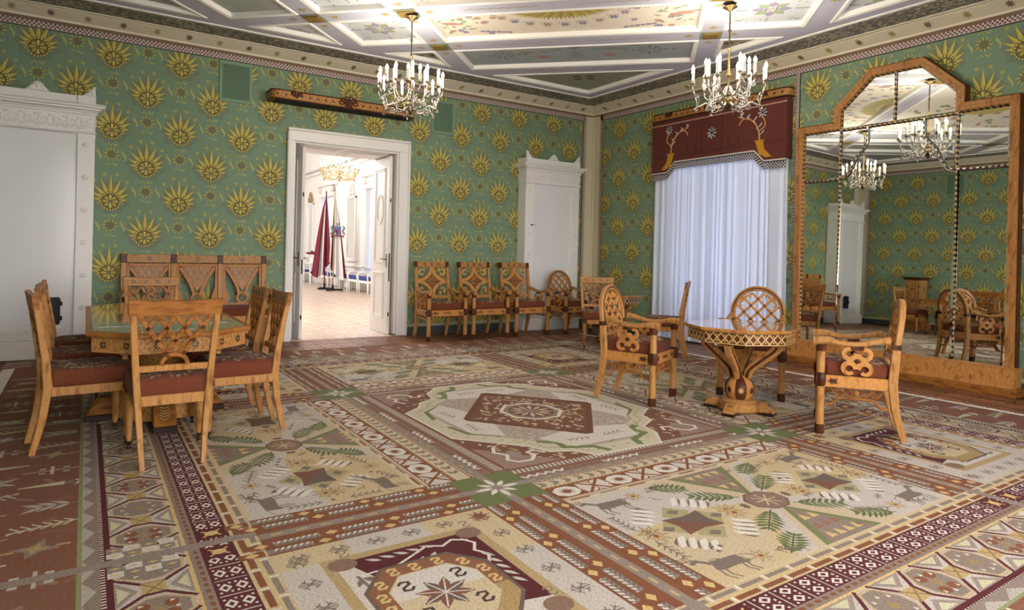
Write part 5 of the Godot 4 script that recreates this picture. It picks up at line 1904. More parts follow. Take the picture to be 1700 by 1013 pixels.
	for k in 300:
		var p := Vector2(g.randf(), g.randf())
		cv.rect(p.x, p.y, g.randf_range(0.03, 0.2), 0.008, hx("969a8b") if k % 2 else hx("888b7e"))
	for q in [Vector2(0.43, 0.46), Vector2(0.43, 0.56), Vector2(0.57, 0.46), Vector2(0.57, 0.56)]:
		cv.disc(q, Vector2(0.045, 0.034), hx("5f3f38"), 14)
		cv.line(PackedVector2Array([q, Vector2(0.5, 0.51)]), 0.006, hx("5c6650"))
	ceil_mat("ceil_tri", cv)
	cv = Cv.new(Rect2(0, 0, 1, 1), 300.0, 1, 1, hx("a3a9a6"))
	for k in 160:
		var p := Vector2(g.randf(), g.randf())
		cv.rect(p.x, p.y, g.randf_range(0.03, 0.2), 0.008, hx("abb0ad") if k % 2 else hx("9ba09d"))
	for k in 60:
		var p := Vector2(0.5, 0.5) + Vector2(g.randf_range(-0.3, 0.3), g.randf_range(-0.3, 0.3))
		cv.leaf(p, p + Vector2(g.randf_range(-0.08, 0.08), g.randf_range(-0.08, 0.08)), 0.03, hx("7d8480"))
	ceil_mat("ceil_plain", cv)
	cv = Cv.new(Rect2(0, 0, 1, 1), 700.0, 1, 1, hx("e6dfd2"))
	for k in 60:
		var p := Vector2(g.randf(), g.randf())
		blossom(cv, p, g.randf_range(0.02, 0.04), [hx("c08a80"), hx("b9a45e"), sage, rose][k % 4])
	for k in 50:
		var p := Vector2(g.randf(), g.randf())
		cv.leaf(p, p + Vector2(g.randf_range(-0.12, 0.12), g.randf_range(-0.06, 0.06)), 0.03, [hx("a67c6a"), sage, hx("8f8d62"), hx("b89c80")][k % 4])
	cv.disc(Vector2(0.5, 0.5), Vector2(0.16, 0.16), hx("c2b06a"), 30)
	ceil_mat("ceil_mid", cv)

# ---------------------------------------------------------------- the white hall beyond the door
func hall() -> void:
	var hx0 := -9.5
	var hx1 := -0.4
	var hz := -19.0
	var hy := 6.2
	var mb := MB.new()
	mb.box(Vector3((hx0 + hx1) * 0.5, -0.06, (hz - 0.8) * 0.5), Vector3(hx1 - hx0 + 0.8, 0.1, -hz + 0.2))
	var fl := struct("floor_hall", mb, M["hall_parquet_a"])
	mb = MB.new()
	for j in 90:
		for i in 22:
			if (i + j) % 2 == 0:
				continue
			mb.box(Vector3(-6.2 + i * 0.26, -0.010, -0.95 - j * 0.2), Vector3(0.258, 0.008, 0.198), 0.001)
	part("parquet_block", mb, M["hall_parquet_b"], fl, Vector3.ZERO, true)
	mb = MB.new()
	mb.box(Vector3((DOOR[0] + DOOR[1]) * 0.5, 0.0, -0.42), Vector3(1.53, 0.012, 0.88), 0.002)
	part("threshold", mb, M["hall_parquet_b"], fl)
	mb = MB.new()
	mb.box(Vector3((hx0 + hx1) * 0.5, hy + 0.1, (hz - 0.8) * 0.5), Vector3(hx1 - hx0 + 0.8, 0.2, -hz + 0.2))
	struct("ceiling_hall", mb, M["hall_white"])
	mb = MB.new()
	mb.box(Vector3(hx0 - 0.1, hy * 0.5, (hz - 0.8) * 0.5), Vector3(0.2, hy, -hz + 0.2))
	struct("wall_hall_left", mb, M["hall_white"])
	mb = MB.new()
	mb.box(Vector3((hx0 + hx1) * 0.5, hy * 0.5, hz - 0.1), Vector3(hx1 - hx0 + 0.4, hy, 0.2))
	struct("wall_hall_back", mb, M["hall_white"])
	mb = MB.new()
	mb.box(Vector3((hx0 + hx1) * 0.5, (4.1 + hy) * 0.5, -0.75), Vector3(hx1 - hx0 + 0.8, hy - 4.1, 0.2))
	struct("wall_hall_front", mb, M["hall_white"])
	# the long wall with its windows
	var wins := [[-14.75, -13.25, 0.5, 3.12], [-10.15, -8.65, 0.5, 3.12], [-19.0, -17.85, 0.5, 3.12], [-5.6, -4.1, 0.5, 3.12]]
	mb = MB.new()
	wall_box(mb, wins, hz, -0.85, -0.1, hy, func(s: float, y: float, d: float) -> Vector3: return Vector3(hx1 + d, y, s), Vector3(-1, 0, 0), 0.3, func(s: float, y: float) -> Vector2: return Vector2(s, y))
	var wl := struct("wall_hall_right", mb, M["hall_white"])
	mb = MB.new()
	mb.box(Vector3(hx1 - 0.03, 0.72, (hz - 0.8) * 0.5), Vector3(0.06, 0.05, -hz - 0.8), 0.01)
	mb.box(Vector3(hx1 - 0.02, 0.08, (hz - 0.8) * 0.5), Vector3(0.04, 0.16, -hz - 0.8), 0.01)
	mb.box(Vector3(hx1 - 0.05, 4.05, (hz - 0.8) * 0.5), Vector3(0.10, 0.10, -hz - 0.8), 0.03)
	mb.box(Vector3(hx1 - 0.09, 4.2, (hz - 0.8) * 0.5), Vector3(0.18, 0.08, -hz - 0.8), 0.03)
	part("moulding", mb, M["hall_white"], wl)
	for i in 4:
		var w: Array = wins[i]
		var zc: float = (w[0] + w[1]) * 0.5
		var wd: float = w[1] - w[0]
		# casing, entablature with a scrolled crown, and a sheer curtain
		mb = MB.new()
		for s in [-1.0, 1.0]:
			mb.box(Vector3(hx1 - 0.03, 1.8, zc + s * (wd * 0.5 + 0.07)), Vector3(0.06, 2.7, 0.14), 0.01)
			for k in 3:
				mb.tube(spiral2(Vector2(zc + s * (wd * 0.5 - 0.05 - k * 0.02), 3.36), 0.10, 1.4, s, hx1 - 0.10), 0.022, 6)
		mb.box(Vector3(hx1 - 0.05, 3.18, zc), Vector3(0.1, 0.12, wd + 0.32), 0.015)
		mb.box(Vector3(hx1 - 0.04, 3.36, zc), Vector3(0.08, 0.26, wd * 0.8), 0.02)
		mb.box(Vector3(hx1 - 0.09, 3.52, zc), Vector3(0.18, 0.06, wd + 0.5), 0.02)
		var o := struct("window_%d" % (i + 5), mb, M["hall_white"])
		var g := MB.new()
		g.quad(Vector3(hx1 + 0.2, w[2], w[0]), Vector3(hx1 + 0.2, w[2], w[1]), Vector3(hx1 + 0.2, w[3], w[1]), Vector3(hx1 + 0.2, w[3], w[0]), Vector3(-1, 0, 0))
		part("pane", g, M["window_glass"], o)
		var c := MB.new()
		c.loft(drape(Vector3(hx1 + 0.08, w[3], w[0]), Vector3(hx1 + 0.08, w[3], w[1]), Vector3(hx1 + 0.08, w[2] - 0.02, w[0]), Vector3(hx1 + 0.08, w[2] - 0.02, w[1]), 60, 0.025, 11.0, 2), true, false, false, false)
		single("hall_curtain", c, M["sheer"], ["sheer curtain in the hall window behind the flags", "sheer curtain in the hall window nearest the open door leaf", "sheer curtain at the far end of the hall", "sheer curtain of the hall window hidden by the door wall"][i], "curtain", Vector3.ZERO, "hall curtains")
	# tall narrow mirrors with gilt crowns between the windows
	for e in [[-16.1, "tall narrow gilt-topped hall mirror farthest from the doorway"], [-11.5, "tall narrow white-framed hall mirror to the near side of the flags"]]:
		var o := thing("pier_mirror", e[1], "mirror", Vector3(hx1 - 0.002, 0.95, e[0]))
		mb = MB.new()
		for s in [-1.0, 1.0]:
			mb.box(Vector3(-0.03, 1.02, s * 0.38), Vector3(0.06, 2.1, 0.07), 0.012)
		mb.box(Vector3(-0.03, 2.0, 0), Vector3(0.06, 0.08, 0.83), 0.012)
		mb.box(Vector3(-0.04, -0.03, 0), Vector3(0.08, 0.12, 0.9), 0.015)
		part("frame", mb, M["hall_white"], o)
		mb = MB.new()
		mb.box(Vector3(-0.012, 1.0, 0), Vector3(0.01, 1.95, 0.7))
		part("glass", mb, M["mirror_glass"], o)
		mb = MB.new()
		for s in [-1.0, 1.0]:
			mb.tube(spiral2(Vector2(s * 0.16, 2.18), 0.12, 1.5, s, -0.05), 0.022, 6)
			mb.tube(spiral2(Vector2(s * 0.07, 2.36), 0.08, 1.4, -s, -0.05), 0.018, 6)
		mb.ball(Vector3(-0.05, 2.42, 0), Vector3(0.03, 0.06, 0.04), 8, 6)
		part("crown", mb, M["gold"] if e[0] < -14.0 else M["hall_white"], o)
	bench_row(hx1)
	flags()
	var p := thing("flowering_plant", "red poinsettia in a pot on a white console beyond the door", "plant", Vector3(-0.75, 0.74, -14.6))
	mb = MB.new()
	mb.lathe([Vector2(0, 0), Vector2(0.09, 0), Vector2(0.12, 0.16), Vector2(0.125, 0.2), Vector2(0.105, 0.2), Vector2(0.1, 0.17), Vector2(0, 0.17)], 12)
	part("pot", mb, M["hall_white"], p)
	mb = MB.new()
	var lf := MB.new()
	for k in 34:
		var a := k * 2.4
		var e := 0.25 + 0.6 * fmod(k * 0.618, 1.0)
		var dir := Vector3(cos(a) * cos(e), sin(e), sin(a) * cos(e))
		var q := (mb if k % 4 else lf)
		var c := Vector3(0, 0.22, 0) + dir * (0.14 + 0.10 * fmod(k * 0.37, 1.0))
		var sd := dir.cross(Vector3.UP).normalized()
		q.loft([PackedVector3Array([c, c, c, c]), PackedVector3Array([c + dir * 0.06 + sd * 0.045, c + dir * 0.06 + Vector3.UP * 0.006, c + dir * 0.06 - sd * 0.045, c + dir * 0.06 - Vector3.UP * 0.006]), PackedVector3Array([c + dir * 0.15, c + dir * 0.15, c + dir * 0.15, c + dir * 0.15])], true, false)
	part("bract", mb, M["red_flower"], p, Vector3.ZERO, true)
	part("foliage", lf, M["leaf_green"], p, Vector3.ZERO, true)
	# console it stands on
	var t := thing("console_table", "small white console table under the red poinsettia in the hall", "table", Vector3(-0.75, 0, -14.6))
	mb = MB.new()
	mb.box(Vector3(0, 0.72, 0), Vector3(0.46, 0.04, 0.9), 0.008)
	part("table_top", mb, M["hall_white"], t)
	for q in [Vector2(-0.18, -0.4), Vector2(0.18, -0.4), Vector2(-0.18, 0.4), Vector2(0.18, 0.4)]:
		mb = MB.new()
		mb.lathe([Vector2(0, 0), Vector2(0.016, 0), Vector2(0.03, 0.70)], 8, Vector3(q.x, 0, q.y))
		part("leg", mb, M["hall_white"], t)
	chandelier(Vector3(-2.42, 2.95, -6.75), 0.98, true, "gilt crystal chandelier of the white hall beyond the doorway", hy - 2.95)

func spiral2(c: Vector2, r: float, turns: float, dirn: float, x: float) -> Array:
	# curl in the plane of constant x; c = (z, y)
	var P := []
	for i in 15:
		var t := i / 14.0
		var a := dirn * (t * turns * TAU) + (PI if dirn > 0 else 0.0)
		var rr := r * (1.0 - t * 0.72)
		P.append(Vector3(x, c.y + sin(a) * rr, c.x + cos(a) * rr))
	return P

# rows of points for hanging cloth with folds: top a..b, bottom c..d
func drape(a: Vector3, b: Vector3, c: Vector3, d: Vector3, n: int, amp: float, folds: float, rows := 3) -> Array:
	var R := []
	var nrm := (b - a).cross(c - a).normalized()
	for k in rows + 1:
		var v := float(k) / rows
		var row := PackedVector3Array()
		for i in n + 1:
			var u := float(i) / n
			var p := a.lerp(b, u).lerp(c.lerp(d, u), v)
			var ph := (u * folds + 0.42 * sin(u * 23.0) + 0.25 * sin(u * 57.0 + 1.0)) * TAU
			p += nrm * amp * (sin(ph) + 0.45 * sin(ph * 0.37 + 1.3) + 0.3 * sin(ph * 2.1 + v * 0.8)) * (0.75 + 0.35 * v)
			row.append(p)
		R.append(row)
	return R

func bench_row(hx1: float) -> void:
	var zs := [-16.7, -15.75, -13.6, -12.35, -11.3, -10.45, -9.6, -8.75]
	var names := ["farthest", "second farthest", "third farthest", "next behind the flags", "first on the near side of the flags", "second on the near side of the flags", "third on the near side of the flags", "nearest, beside the open door leaf"]
	var proto: Node3D
	for i in zs.size():
		var at := Vector3(hx1 - 0.40, 0, zs[i])
		var lab := "white hall stool with blue seat, %s" % names[i]
		if i == 0:
			proto = thing("bench", lab, "bench", at, 0.0, "blue-seated white stools along the hall wall")
			var mb := MB.new()
			for s in [-1.0, 1.0]:
				mb.box(Vector3(0, 0.34, s * 0.35), Vector3(0.44, 0.07, 0.05), 0.008)
				mb.box(Vector3(s * 0.2, 0.34, 0), Vector3(0.05, 0.07, 0.72), 0.008)
				# low side rails with a curl
				mb.tube(smooth_path([Vector3(-0.2, 0.36, s * 0.37), Vector3(-0.21, 0.56, s * 0.38), Vector3(0.0, 0.60, s * 0.39), Vector3(0.21, 0.56, s * 0.38), Vector3(0.2, 0.36, s * 0.37)], 4), 0.018, 6)
			part("frame", mb, M["hall_white"], proto)
			for q in [Vector2(-0.19, -0.34), Vector2(0.19, -0.34), Vector2(-0.19, 0.34), Vector2(0.19, 0.34)]:
				var l := MB.new()
				l.lathe([Vector2(0, 0), Vector2(0.014, 0), Vector2(0.03, 0.3), Vector2(0.03, 0.36)], 8, Vector3(q.x, 0, q.y))
				part("leg", l, M["hall_white"], proto)
			var c := MB.new()
			c.loft(cushion(0.42, 0.7, 0.38, 0.09, 0.02), true, true)
			part("cushion", c, M["blue_cloth"], proto)
		else:
			again(proto, "bench", lab, at)

# rings of a domed cushion w (x) by d (z), from y up by h
func cushion(w: float, d: float, y: float, h: float, round_: float, front := 0.0) -> Array:
	var R := []
	var prof := [[0.0, 0.0, 0.90], [0.02, 0.0, 0.985], [0.3, 0.0, 1.0], [0.62, 0.0, 0.995], [0.82, 0.0, 0.955], [0.93, 0.0, 0.86], [0.985, 0.0, 0.66], [1.0, 0.0, 0.3]]
	for e in prof:
		var ring := PackedVector3Array()
		var sc: float = e[2]
		var S := rect_section(w * sc, d * sc, min(w, d) * sc * 0.09)
		var n := S.size()
		for i in n:
			var p := S[i]
			var q := S[(i + 1) % n]
			for k in 3:
				var m := p.lerp(q, k / 3.0)
				# wider at the front
				var f := 1.0 + front * (m.y / d)
				ring.append(Vector3(m.x * f, y + h * e[0], m.y))
		R.append(ring)
	return R

func flags() -> void:
	for k in 2:
		var o := thing("flag", "furled maroon and white striped flag with a pointed top" if k == 0 else "furled white flag with a coat of arms beside the maroon flag", "flag", Vector3(-1.40, 0, -11.05) if k == 0 else Vector3(-1.36, 0, -10.35))
		var pole := MB.new()
		pole.tube([Vector3(0, 0.05, 0), Vector3(0, 2.98, 0)], 0.02, 8)
		pole.lathe([Vector2(0, 0), Vector2(0.03, 0.03), Vector2(0.012, 0.06), Vector2(0, 0.16)], 8, Vector3(0, 2.98, 0))
		part("pole", pole, M["gold"] if k else M["flag_red"], o)
		var st_ := MB.new()
		for a in 3:
			st_.rod(Vector3(0, 0.03, 0), Vector3(cos(a * TAU / 3 + 0.4) * 0.3, 0.03, sin(a * TAU / 3 + 0.4) * 0.3), 0.06, 0.05)
		st_.lathe([Vector2(0, 0), Vector2(0.05, 0), Vector2(0.035, 0.1), Vector2(0.022, 0.2), Vector2(0, 0.2)], 10)
		part("stand", st_, M["black"], o)
		# cloth hangs in folds from the pole: a cone of pleats, in stripes
		var dirx := -1.0 if k == 0 else 1.0
		var segs := [[0.0, 0.42, "flag_red"], [0.42, 0.58, "flag_white"], [0.58, 1.0, "flag_red"]] if k == 0 else [[0.0, 0.18, "flag_white"], [0.18, 0.3, "flag_red"], [0.3, 0.8, "flag_white"], [0.8, 1.0, "flag_red"]]
		for e in segs:
			var R := []
			for i in 9:
				var v := i / 8.0
				var row := PackedVector3Array()
				for j in 13:
					var u: float = lerp(e[0], e[1], j / 12.0)
					var y: float = 2.93 - v * (2.05 + 0.45 * sin(u * 2.4)) - u * 0.12
					var wdt := 0.03 + 0.62 * pow(v, 0.75)
					var x := dirx * (u - 0.28) * wdt * 0.95
					var z := sin(u * 17.0 + v * 1.2) * 0.075 * (0.25 + v) + cos(u * 7.0) * 0.04 * v
					row.append(Vector3(x * 0.72, y, z + x * 0.62))
				R.append(row)
			var c := MB.new()
			c.loft(R, true, false, false, false)
			part("cloth", c, M[e[2]], o)
		if k == 1:
			# the arms on the white cloth: shield, sun, supporters, ribbon
			var base := Vector3(0.06, 1.82, 0.16)
			var B := Basis(Vector3.UP, deg_to_rad(-30))
			var sh := MB.new()
			sh.xf = Transform3D(B, base)
			sh.prism(PackedVector2Array([Vector2(-0.10, 0.12), Vector2(0.10, 0.12), Vector2(0.10, -0.02), Vector2(0, -0.14), Vector2(-0.10, -0.02)]), 0.0, 0.01, 0.002)
			part("shield", sh, M["flag_blue"], o)
			var rd := MB.new()
			rd.xf = Transform3D(B, base)
			rd.prism(PackedVector2Array([Vector2(-0.09, 0.02), Vector2(0.0, 0.02), Vector2(0.0, -0.12), Vector2(-0.09, -0.02)]), 0.008, 0.014, 0.001)
			rd.tube([Vector3(-0.2, -0.2, 0), Vector3(-0.08, -0.16, 0.02), Vector3(0.08, -0.16, 0.02), Vector3(0.2, -0.2, 0)], 0.02, 6)
			part("charge", rd, M["flag_red"], o)
			var sv := MB.new()
			sv.xf = Transform3D(B, base)
			for s in [-1.0, 1.0]:
				sv.tube(smooth_path([Vector3(s * 0.14, 0.13, 0.0), Vector3(s * 0.2, 0.08, 0.01), Vector3(s * 0.15, -0.02, 0.01), Vector3(s * 0.2, -0.1, 0.01), Vector3(s * 0.16, -0.17, 0.01)], 4), [0.02, 0.022, 0.024, 0.026, 0.03, 0.034, 0.034, 0.032, 0.03, 0.03, 0.03, 0.028, 0.025, 0.022, 0.02, 0.018, 0.016], 6)
			sv.prism(star2(Vector2(0, 0.19), 0.06, 0.03, 9), 0.0, 0.01, 0.002)
			part("supporter", sv, M["flag_grey"], o, Vector3.ZERO, true)

# ---------------------------------------------------------------- chandeliers
func chandelier(at: Vector3, dia: float, far: bool, label: String, drop: float) -> void:
	var o := thing("chandelier", label, "chandelier", at, 0.2)
	var k := dia / 0.74
	if far:
		drop /= 0.72
	var metal: Material = M["gold"] if far else M["silver"]
	var st_ := MB.new()
	var pr := [Vector2(0.0, 0.0), Vector2(0.012, 0.004), Vector2(0.02, 0.02), Vector2(0.012, 0.03), Vector2(0.03, 0.045), Vector2(0.052, 0.085), Vector2(0.045, 0.125), Vector2(0.02, 0.15), Vector2(0.028, 0.165), Vector2(0.012, 0.19), Vector2(0.012, 0.33), Vector2(0.03, 0.36), Vector2(0.012, 0.4), Vector2(0.010, 0.62), Vector2(0.02, 0.64), Vector2(0.008, 0.66), Vector2(0.008, 0.8), Vector2(0.018, 0.82), Vector2(0.008, 0.84)]
	var P := []
	for q in pr:
		P.append(q * k if q.y < 0.5 else Vector2(q.x * k, q.y * k))
	P.append(Vector2(0.008 * k, drop - 0.09))
	P.append(Vector2(0.016 * k, drop - 0.085)); P.append(Vector2(0.045 * k, drop - 0.06)); P.append(Vector2(0.075 * k, drop - 0.045)); P.append(Vector2(0.03 * k, drop - 0.03)); P.append(Vector2(0.07 * k, drop - 0.004)); P.append(Vector2(0.0, drop - 0.003))
	st_.lathe(P, 16)
	part("stem", st_, M["gold"] if far else M["brass"], o)
	# one arm in the xy plane
	var arm := MB.new()
	var low := smooth_path([Vector3(0.035, 0.09, 0), Vector3(0.09, 0.035, 0), Vector3(0.16, 0.045, 0), Vector3(0.215, 0.085, 0), Vector3(0.265, 0.065, 0), Vector3(0.30, 0.055, 0), Vector3(0.305, 0.09, 0), Vector3(0.325, 0.16, 0), Vector3(0.345, 0.22, 0)], 4)
	var rr := []
	for i in low.size():
		rr.append((0.012 - 0.004 * i / low.size()) * k)
		low[i] *= k
	arm.tube(low, rr, 7)
	for s in [-1.0, 1.0]:
		# forks carrying the candles, and leafy curls
		scaled_tube(arm, [Vector3(0.33, 0.18, 0), Vector3(0.345, 0.195, 0.04 * s), Vector3(0.35, 0.225, 0.062 * s), Vector3(0.35, 0.262, 0.062 * s)], 0.007, k)
		scaled_tube(arm, [Vector3(0.16, 0.045, 0.0), Vector3(0.18, 0.02, 0.03 * s), Vector3(0.21, 0.025, 0.05 * s), Vector3(0.205, 0.05, 0.04 * s), Vector3(0.185, 0.045, 0.03 * s)], 0.006, k)
		scaled_tube(arm, [Vector3(0.30, 0.07, 0.0), Vector3(0.285, 0.12, 0.03 * s), Vector3(0.30, 0.165, 0.045 * s), Vector3(0.325, 0.15, 0.03 * s), Vector3(0.315, 0.125, 0.02 * s)], 0.006, k)
		scaled_tube(arm, [Vector3(0.10, 0.17, 0.0), Vector3(0.13, 0.13, 0.04 * s), Vector3(0.17, 0.12, 0.055 * s), Vector3(0.185, 0.15, 0.04 * s), Vector3(0.16, 0.165, 0.03 * s)], 0.006, k)
	scaled_tube(arm, [Vector3(0.02, 0.25, 0), Vector3(0.06, 0.17, 0), Vector3(0.12, 0.15, 0), Vector3(0.175, 0.20, 0), Vector3(0.195, 0.26, 0), Vector3(0.195, 0.335, 0)], 0.009, k)
	scaled_tube(arm, [Vector3(0.195, 0.26, 0), Vector3(0.235, 0.245, 0), Vector3(0.26, 0.275, 0), Vector3(0.24, 0.30, 0), Vector3(0.225, 0.285, 0)], 0.006, k)
	scaled_tube(arm, [Vector3(0.30, 0.055, 0), Vector3(0.325, 0.035, 0), Vector3(0.32, 0.015, 0), Vector3(0.30, 0.02, 0)], 0.009, k)
	var arm_m := arm.mesh(metal)
	var cup := MB.new()
	cup.lathe([Vector2(0, 0), Vector2(0.008, 0), Vector2(0.012, 0.012), Vector2(0.026, 0.022), Vector2(0.03, 0.028), Vector2(0.016, 0.03), Vector2(0.018, 0.05), Vector2(0, 0.05)].map(func(q): return q * k), 10)
	var cup_m := cup.mesh(metal)
	var can := MB.new()
	can.lathe([Vector2(0.0145, 0), Vector2(0.0145, 0.105), Vector2(0.008, 0.11), Vector2(0, 0.11)].map(func(q): return q * k), 10)
	var can_m := can.mesh(M["candle"])
	var bulb := MB.new()
	bulb.lathe([Vector2(0, 0.0), Vector2(0.009, 0.0), Vector2(0.0175, 0.016), Vector2(0.016, 0.030), Vector2(0.008, 0.050), Vector2(0.0, 0.064)].map(func(q): return q * k), 8)
	var bulb_m := bulb.mesh(M["bulb_glow"])
	for a in 6:
		var B := Basis(Vector3.UP, a * TAU / 6)
		piece("arm", arm_m, o, Transform3D(B, Vector3.ZERO))
		for c in [Vector3(0.35, 0.255, 0.062), Vector3(0.35, 0.255, -0.062), Vector3(0.195, 0.33, 0)]:
			var p: Vector3 = B * (c * k)
			piece("cup", cup_m, o, Transform3D(Basis.IDENTITY, p))
			piece("candle", can_m, o, Transform3D(Basis.IDENTITY, p + Vector3(0, 0.045, 0) * k))
			piece("bulb", bulb_m, o, Transform3D(Basis.IDENTITY, p + Vector3(0, 0.155, 0) * k))
			if not far:
				var l := OmniLight3D.new()
				l.name = "candle_light"
				l.light_color = Color(1.0, 0.95, 0.87)
				l.light_energy = BULB_E
				l.light_size = 0.012
				l.omni_range = 25.0
				l.omni_attenuation = 2.0
				l.shadow_enabled = true
				o.add_child(l, true)
				l.position = p + Vector3(0, 0.178, 0) * k
	if far:
		o.scale = Vector3(1, 0.72, 1)
		for q in [Vector3(0, 0.25, 0), Vector3(-2.6, 0.9, 3.4), Vector3(-2.4, 0.9, -5.5)]:
			var l := OmniLight3D.new()
			l.name = "hall_light"
			l.light_color = Color(1.0, 0.975, 0.96)
			l.light_energy = HALL_E * (0.12 if q.x == 0.0 else 1.35)
			l.light_size = 0.4
			l.omni_range = 40.0
			l.omni_attenuation = 2.0
			l.shadow_enabled = true
			o.add_child(l, true)
			l.position = q

func scaled_tube(mb: MB, P: Array, r: float, k: float) -> void:
	var S := smooth_path(P, 3)
	for i in S.size():
		S[i] *= k
	mb.tube(S, r * k, 6)

# ---------------------------------------------------------------- what stands and hangs on the walls
func wall_things() -> void:
	chandelier(Vector3(-4.68, 2.755, 2.42), 0.74, false, "gilt candle chandelier hanging nearer the green back wall, over the door side", YC - 2.755)
	chandelier(Vector3(-2.18, 2.765, 4.66), 0.74, false, "gilt candle chandelier hanging in front of the red window valance", YC - 2.765)
	stove(Vector3(-8.085, 0, 0.012), 1.06, 2.49, 0.34, true, "large white tiled stove with a black fire door, behind the dining chairs")
	stove(Vector3(-1.065, 0, 0.012), 1.12, 2.43, 0.24, false, "white tiled stove with a carved frieze, behind the round-backed armchair in the corner")
	door_pelmet()
	window_dress(0)
	window_dress(1)
	vent(Vector3(-6.04, 3.385, 0.0), Basis.IDENTITY, "green lattice vent grille on the back wall, between stove and door pelmet")
	vent(Vector3(-3.045, 3.34, 0.0), Basis.IDENTITY, "green lattice vent grille on the back wall beside the nearer chandelier")
	vent(Vector3(WX, 3.34, 2.2), Basis(Vector3.UP, PI / 2), "green lattice vent grille on the wall seen only in the big mirror")
	big_mirror()

func vent(at: Vector3, B: Basis, label: String) -> void:
	var o := thing("vent_grille", label, "vent", at)
	o.basis = B
	var w := 0.40
	var h := 0.52
	var mb := MB.new()
	mb.box(Vector3(0, h * 0.5 - 0.02, 0.008), Vector3(w, 0.04, 0.016), 0.003)
	mb.box(Vector3(0, -h * 0.5 + 0.02, 0.008), Vector3(w, 0.04, 0.016), 0.003)
	mb.box(Vector3(w * 0.5 - 0.02, 0, 0.0075), Vector3(0.04, h - 0.081, 0.015), 0.003)
	mb.box(Vector3(-w * 0.5 + 0.02, 0, 0.0075), Vector3(0.04, h - 0.081, 0.015), 0.003)
	part("frame", mb, M["grille_green"], o)
	mb = MB.new()
	mb.box(Vector3(0, 0, 0.002), Vector3(w - 0.08, h - 0.08, 0.003))
	part("backing", mb, M["black"], o)
	# lattice of diagonal slats
	mb = MB.new()
	var a := w * 0.5 - 0.04
	var b := h * 0.5 - 0.04
	for s in [-1.0, 1.0]:
		var c := -a - b
		while c < a + b:
			# line y = s * x + c, clipped
			var x0: float = max(-a, min((-b - c) * s, (b - c) * s))
			var x1: float = min(a, max((-b - c) * s, (b - c) * s))
			if x1 - x0 > 0.012:
				mb.bar(Vector2(x0, s * x0 + c), Vector2(x1, s * x1 + c), 0.0068, 0.008 + 0.0015 * s, 0.003, 0.0)
			c += 0.0262
	part("lattice", mb, M["grille_green"], o, Vector3.ZERO, true)

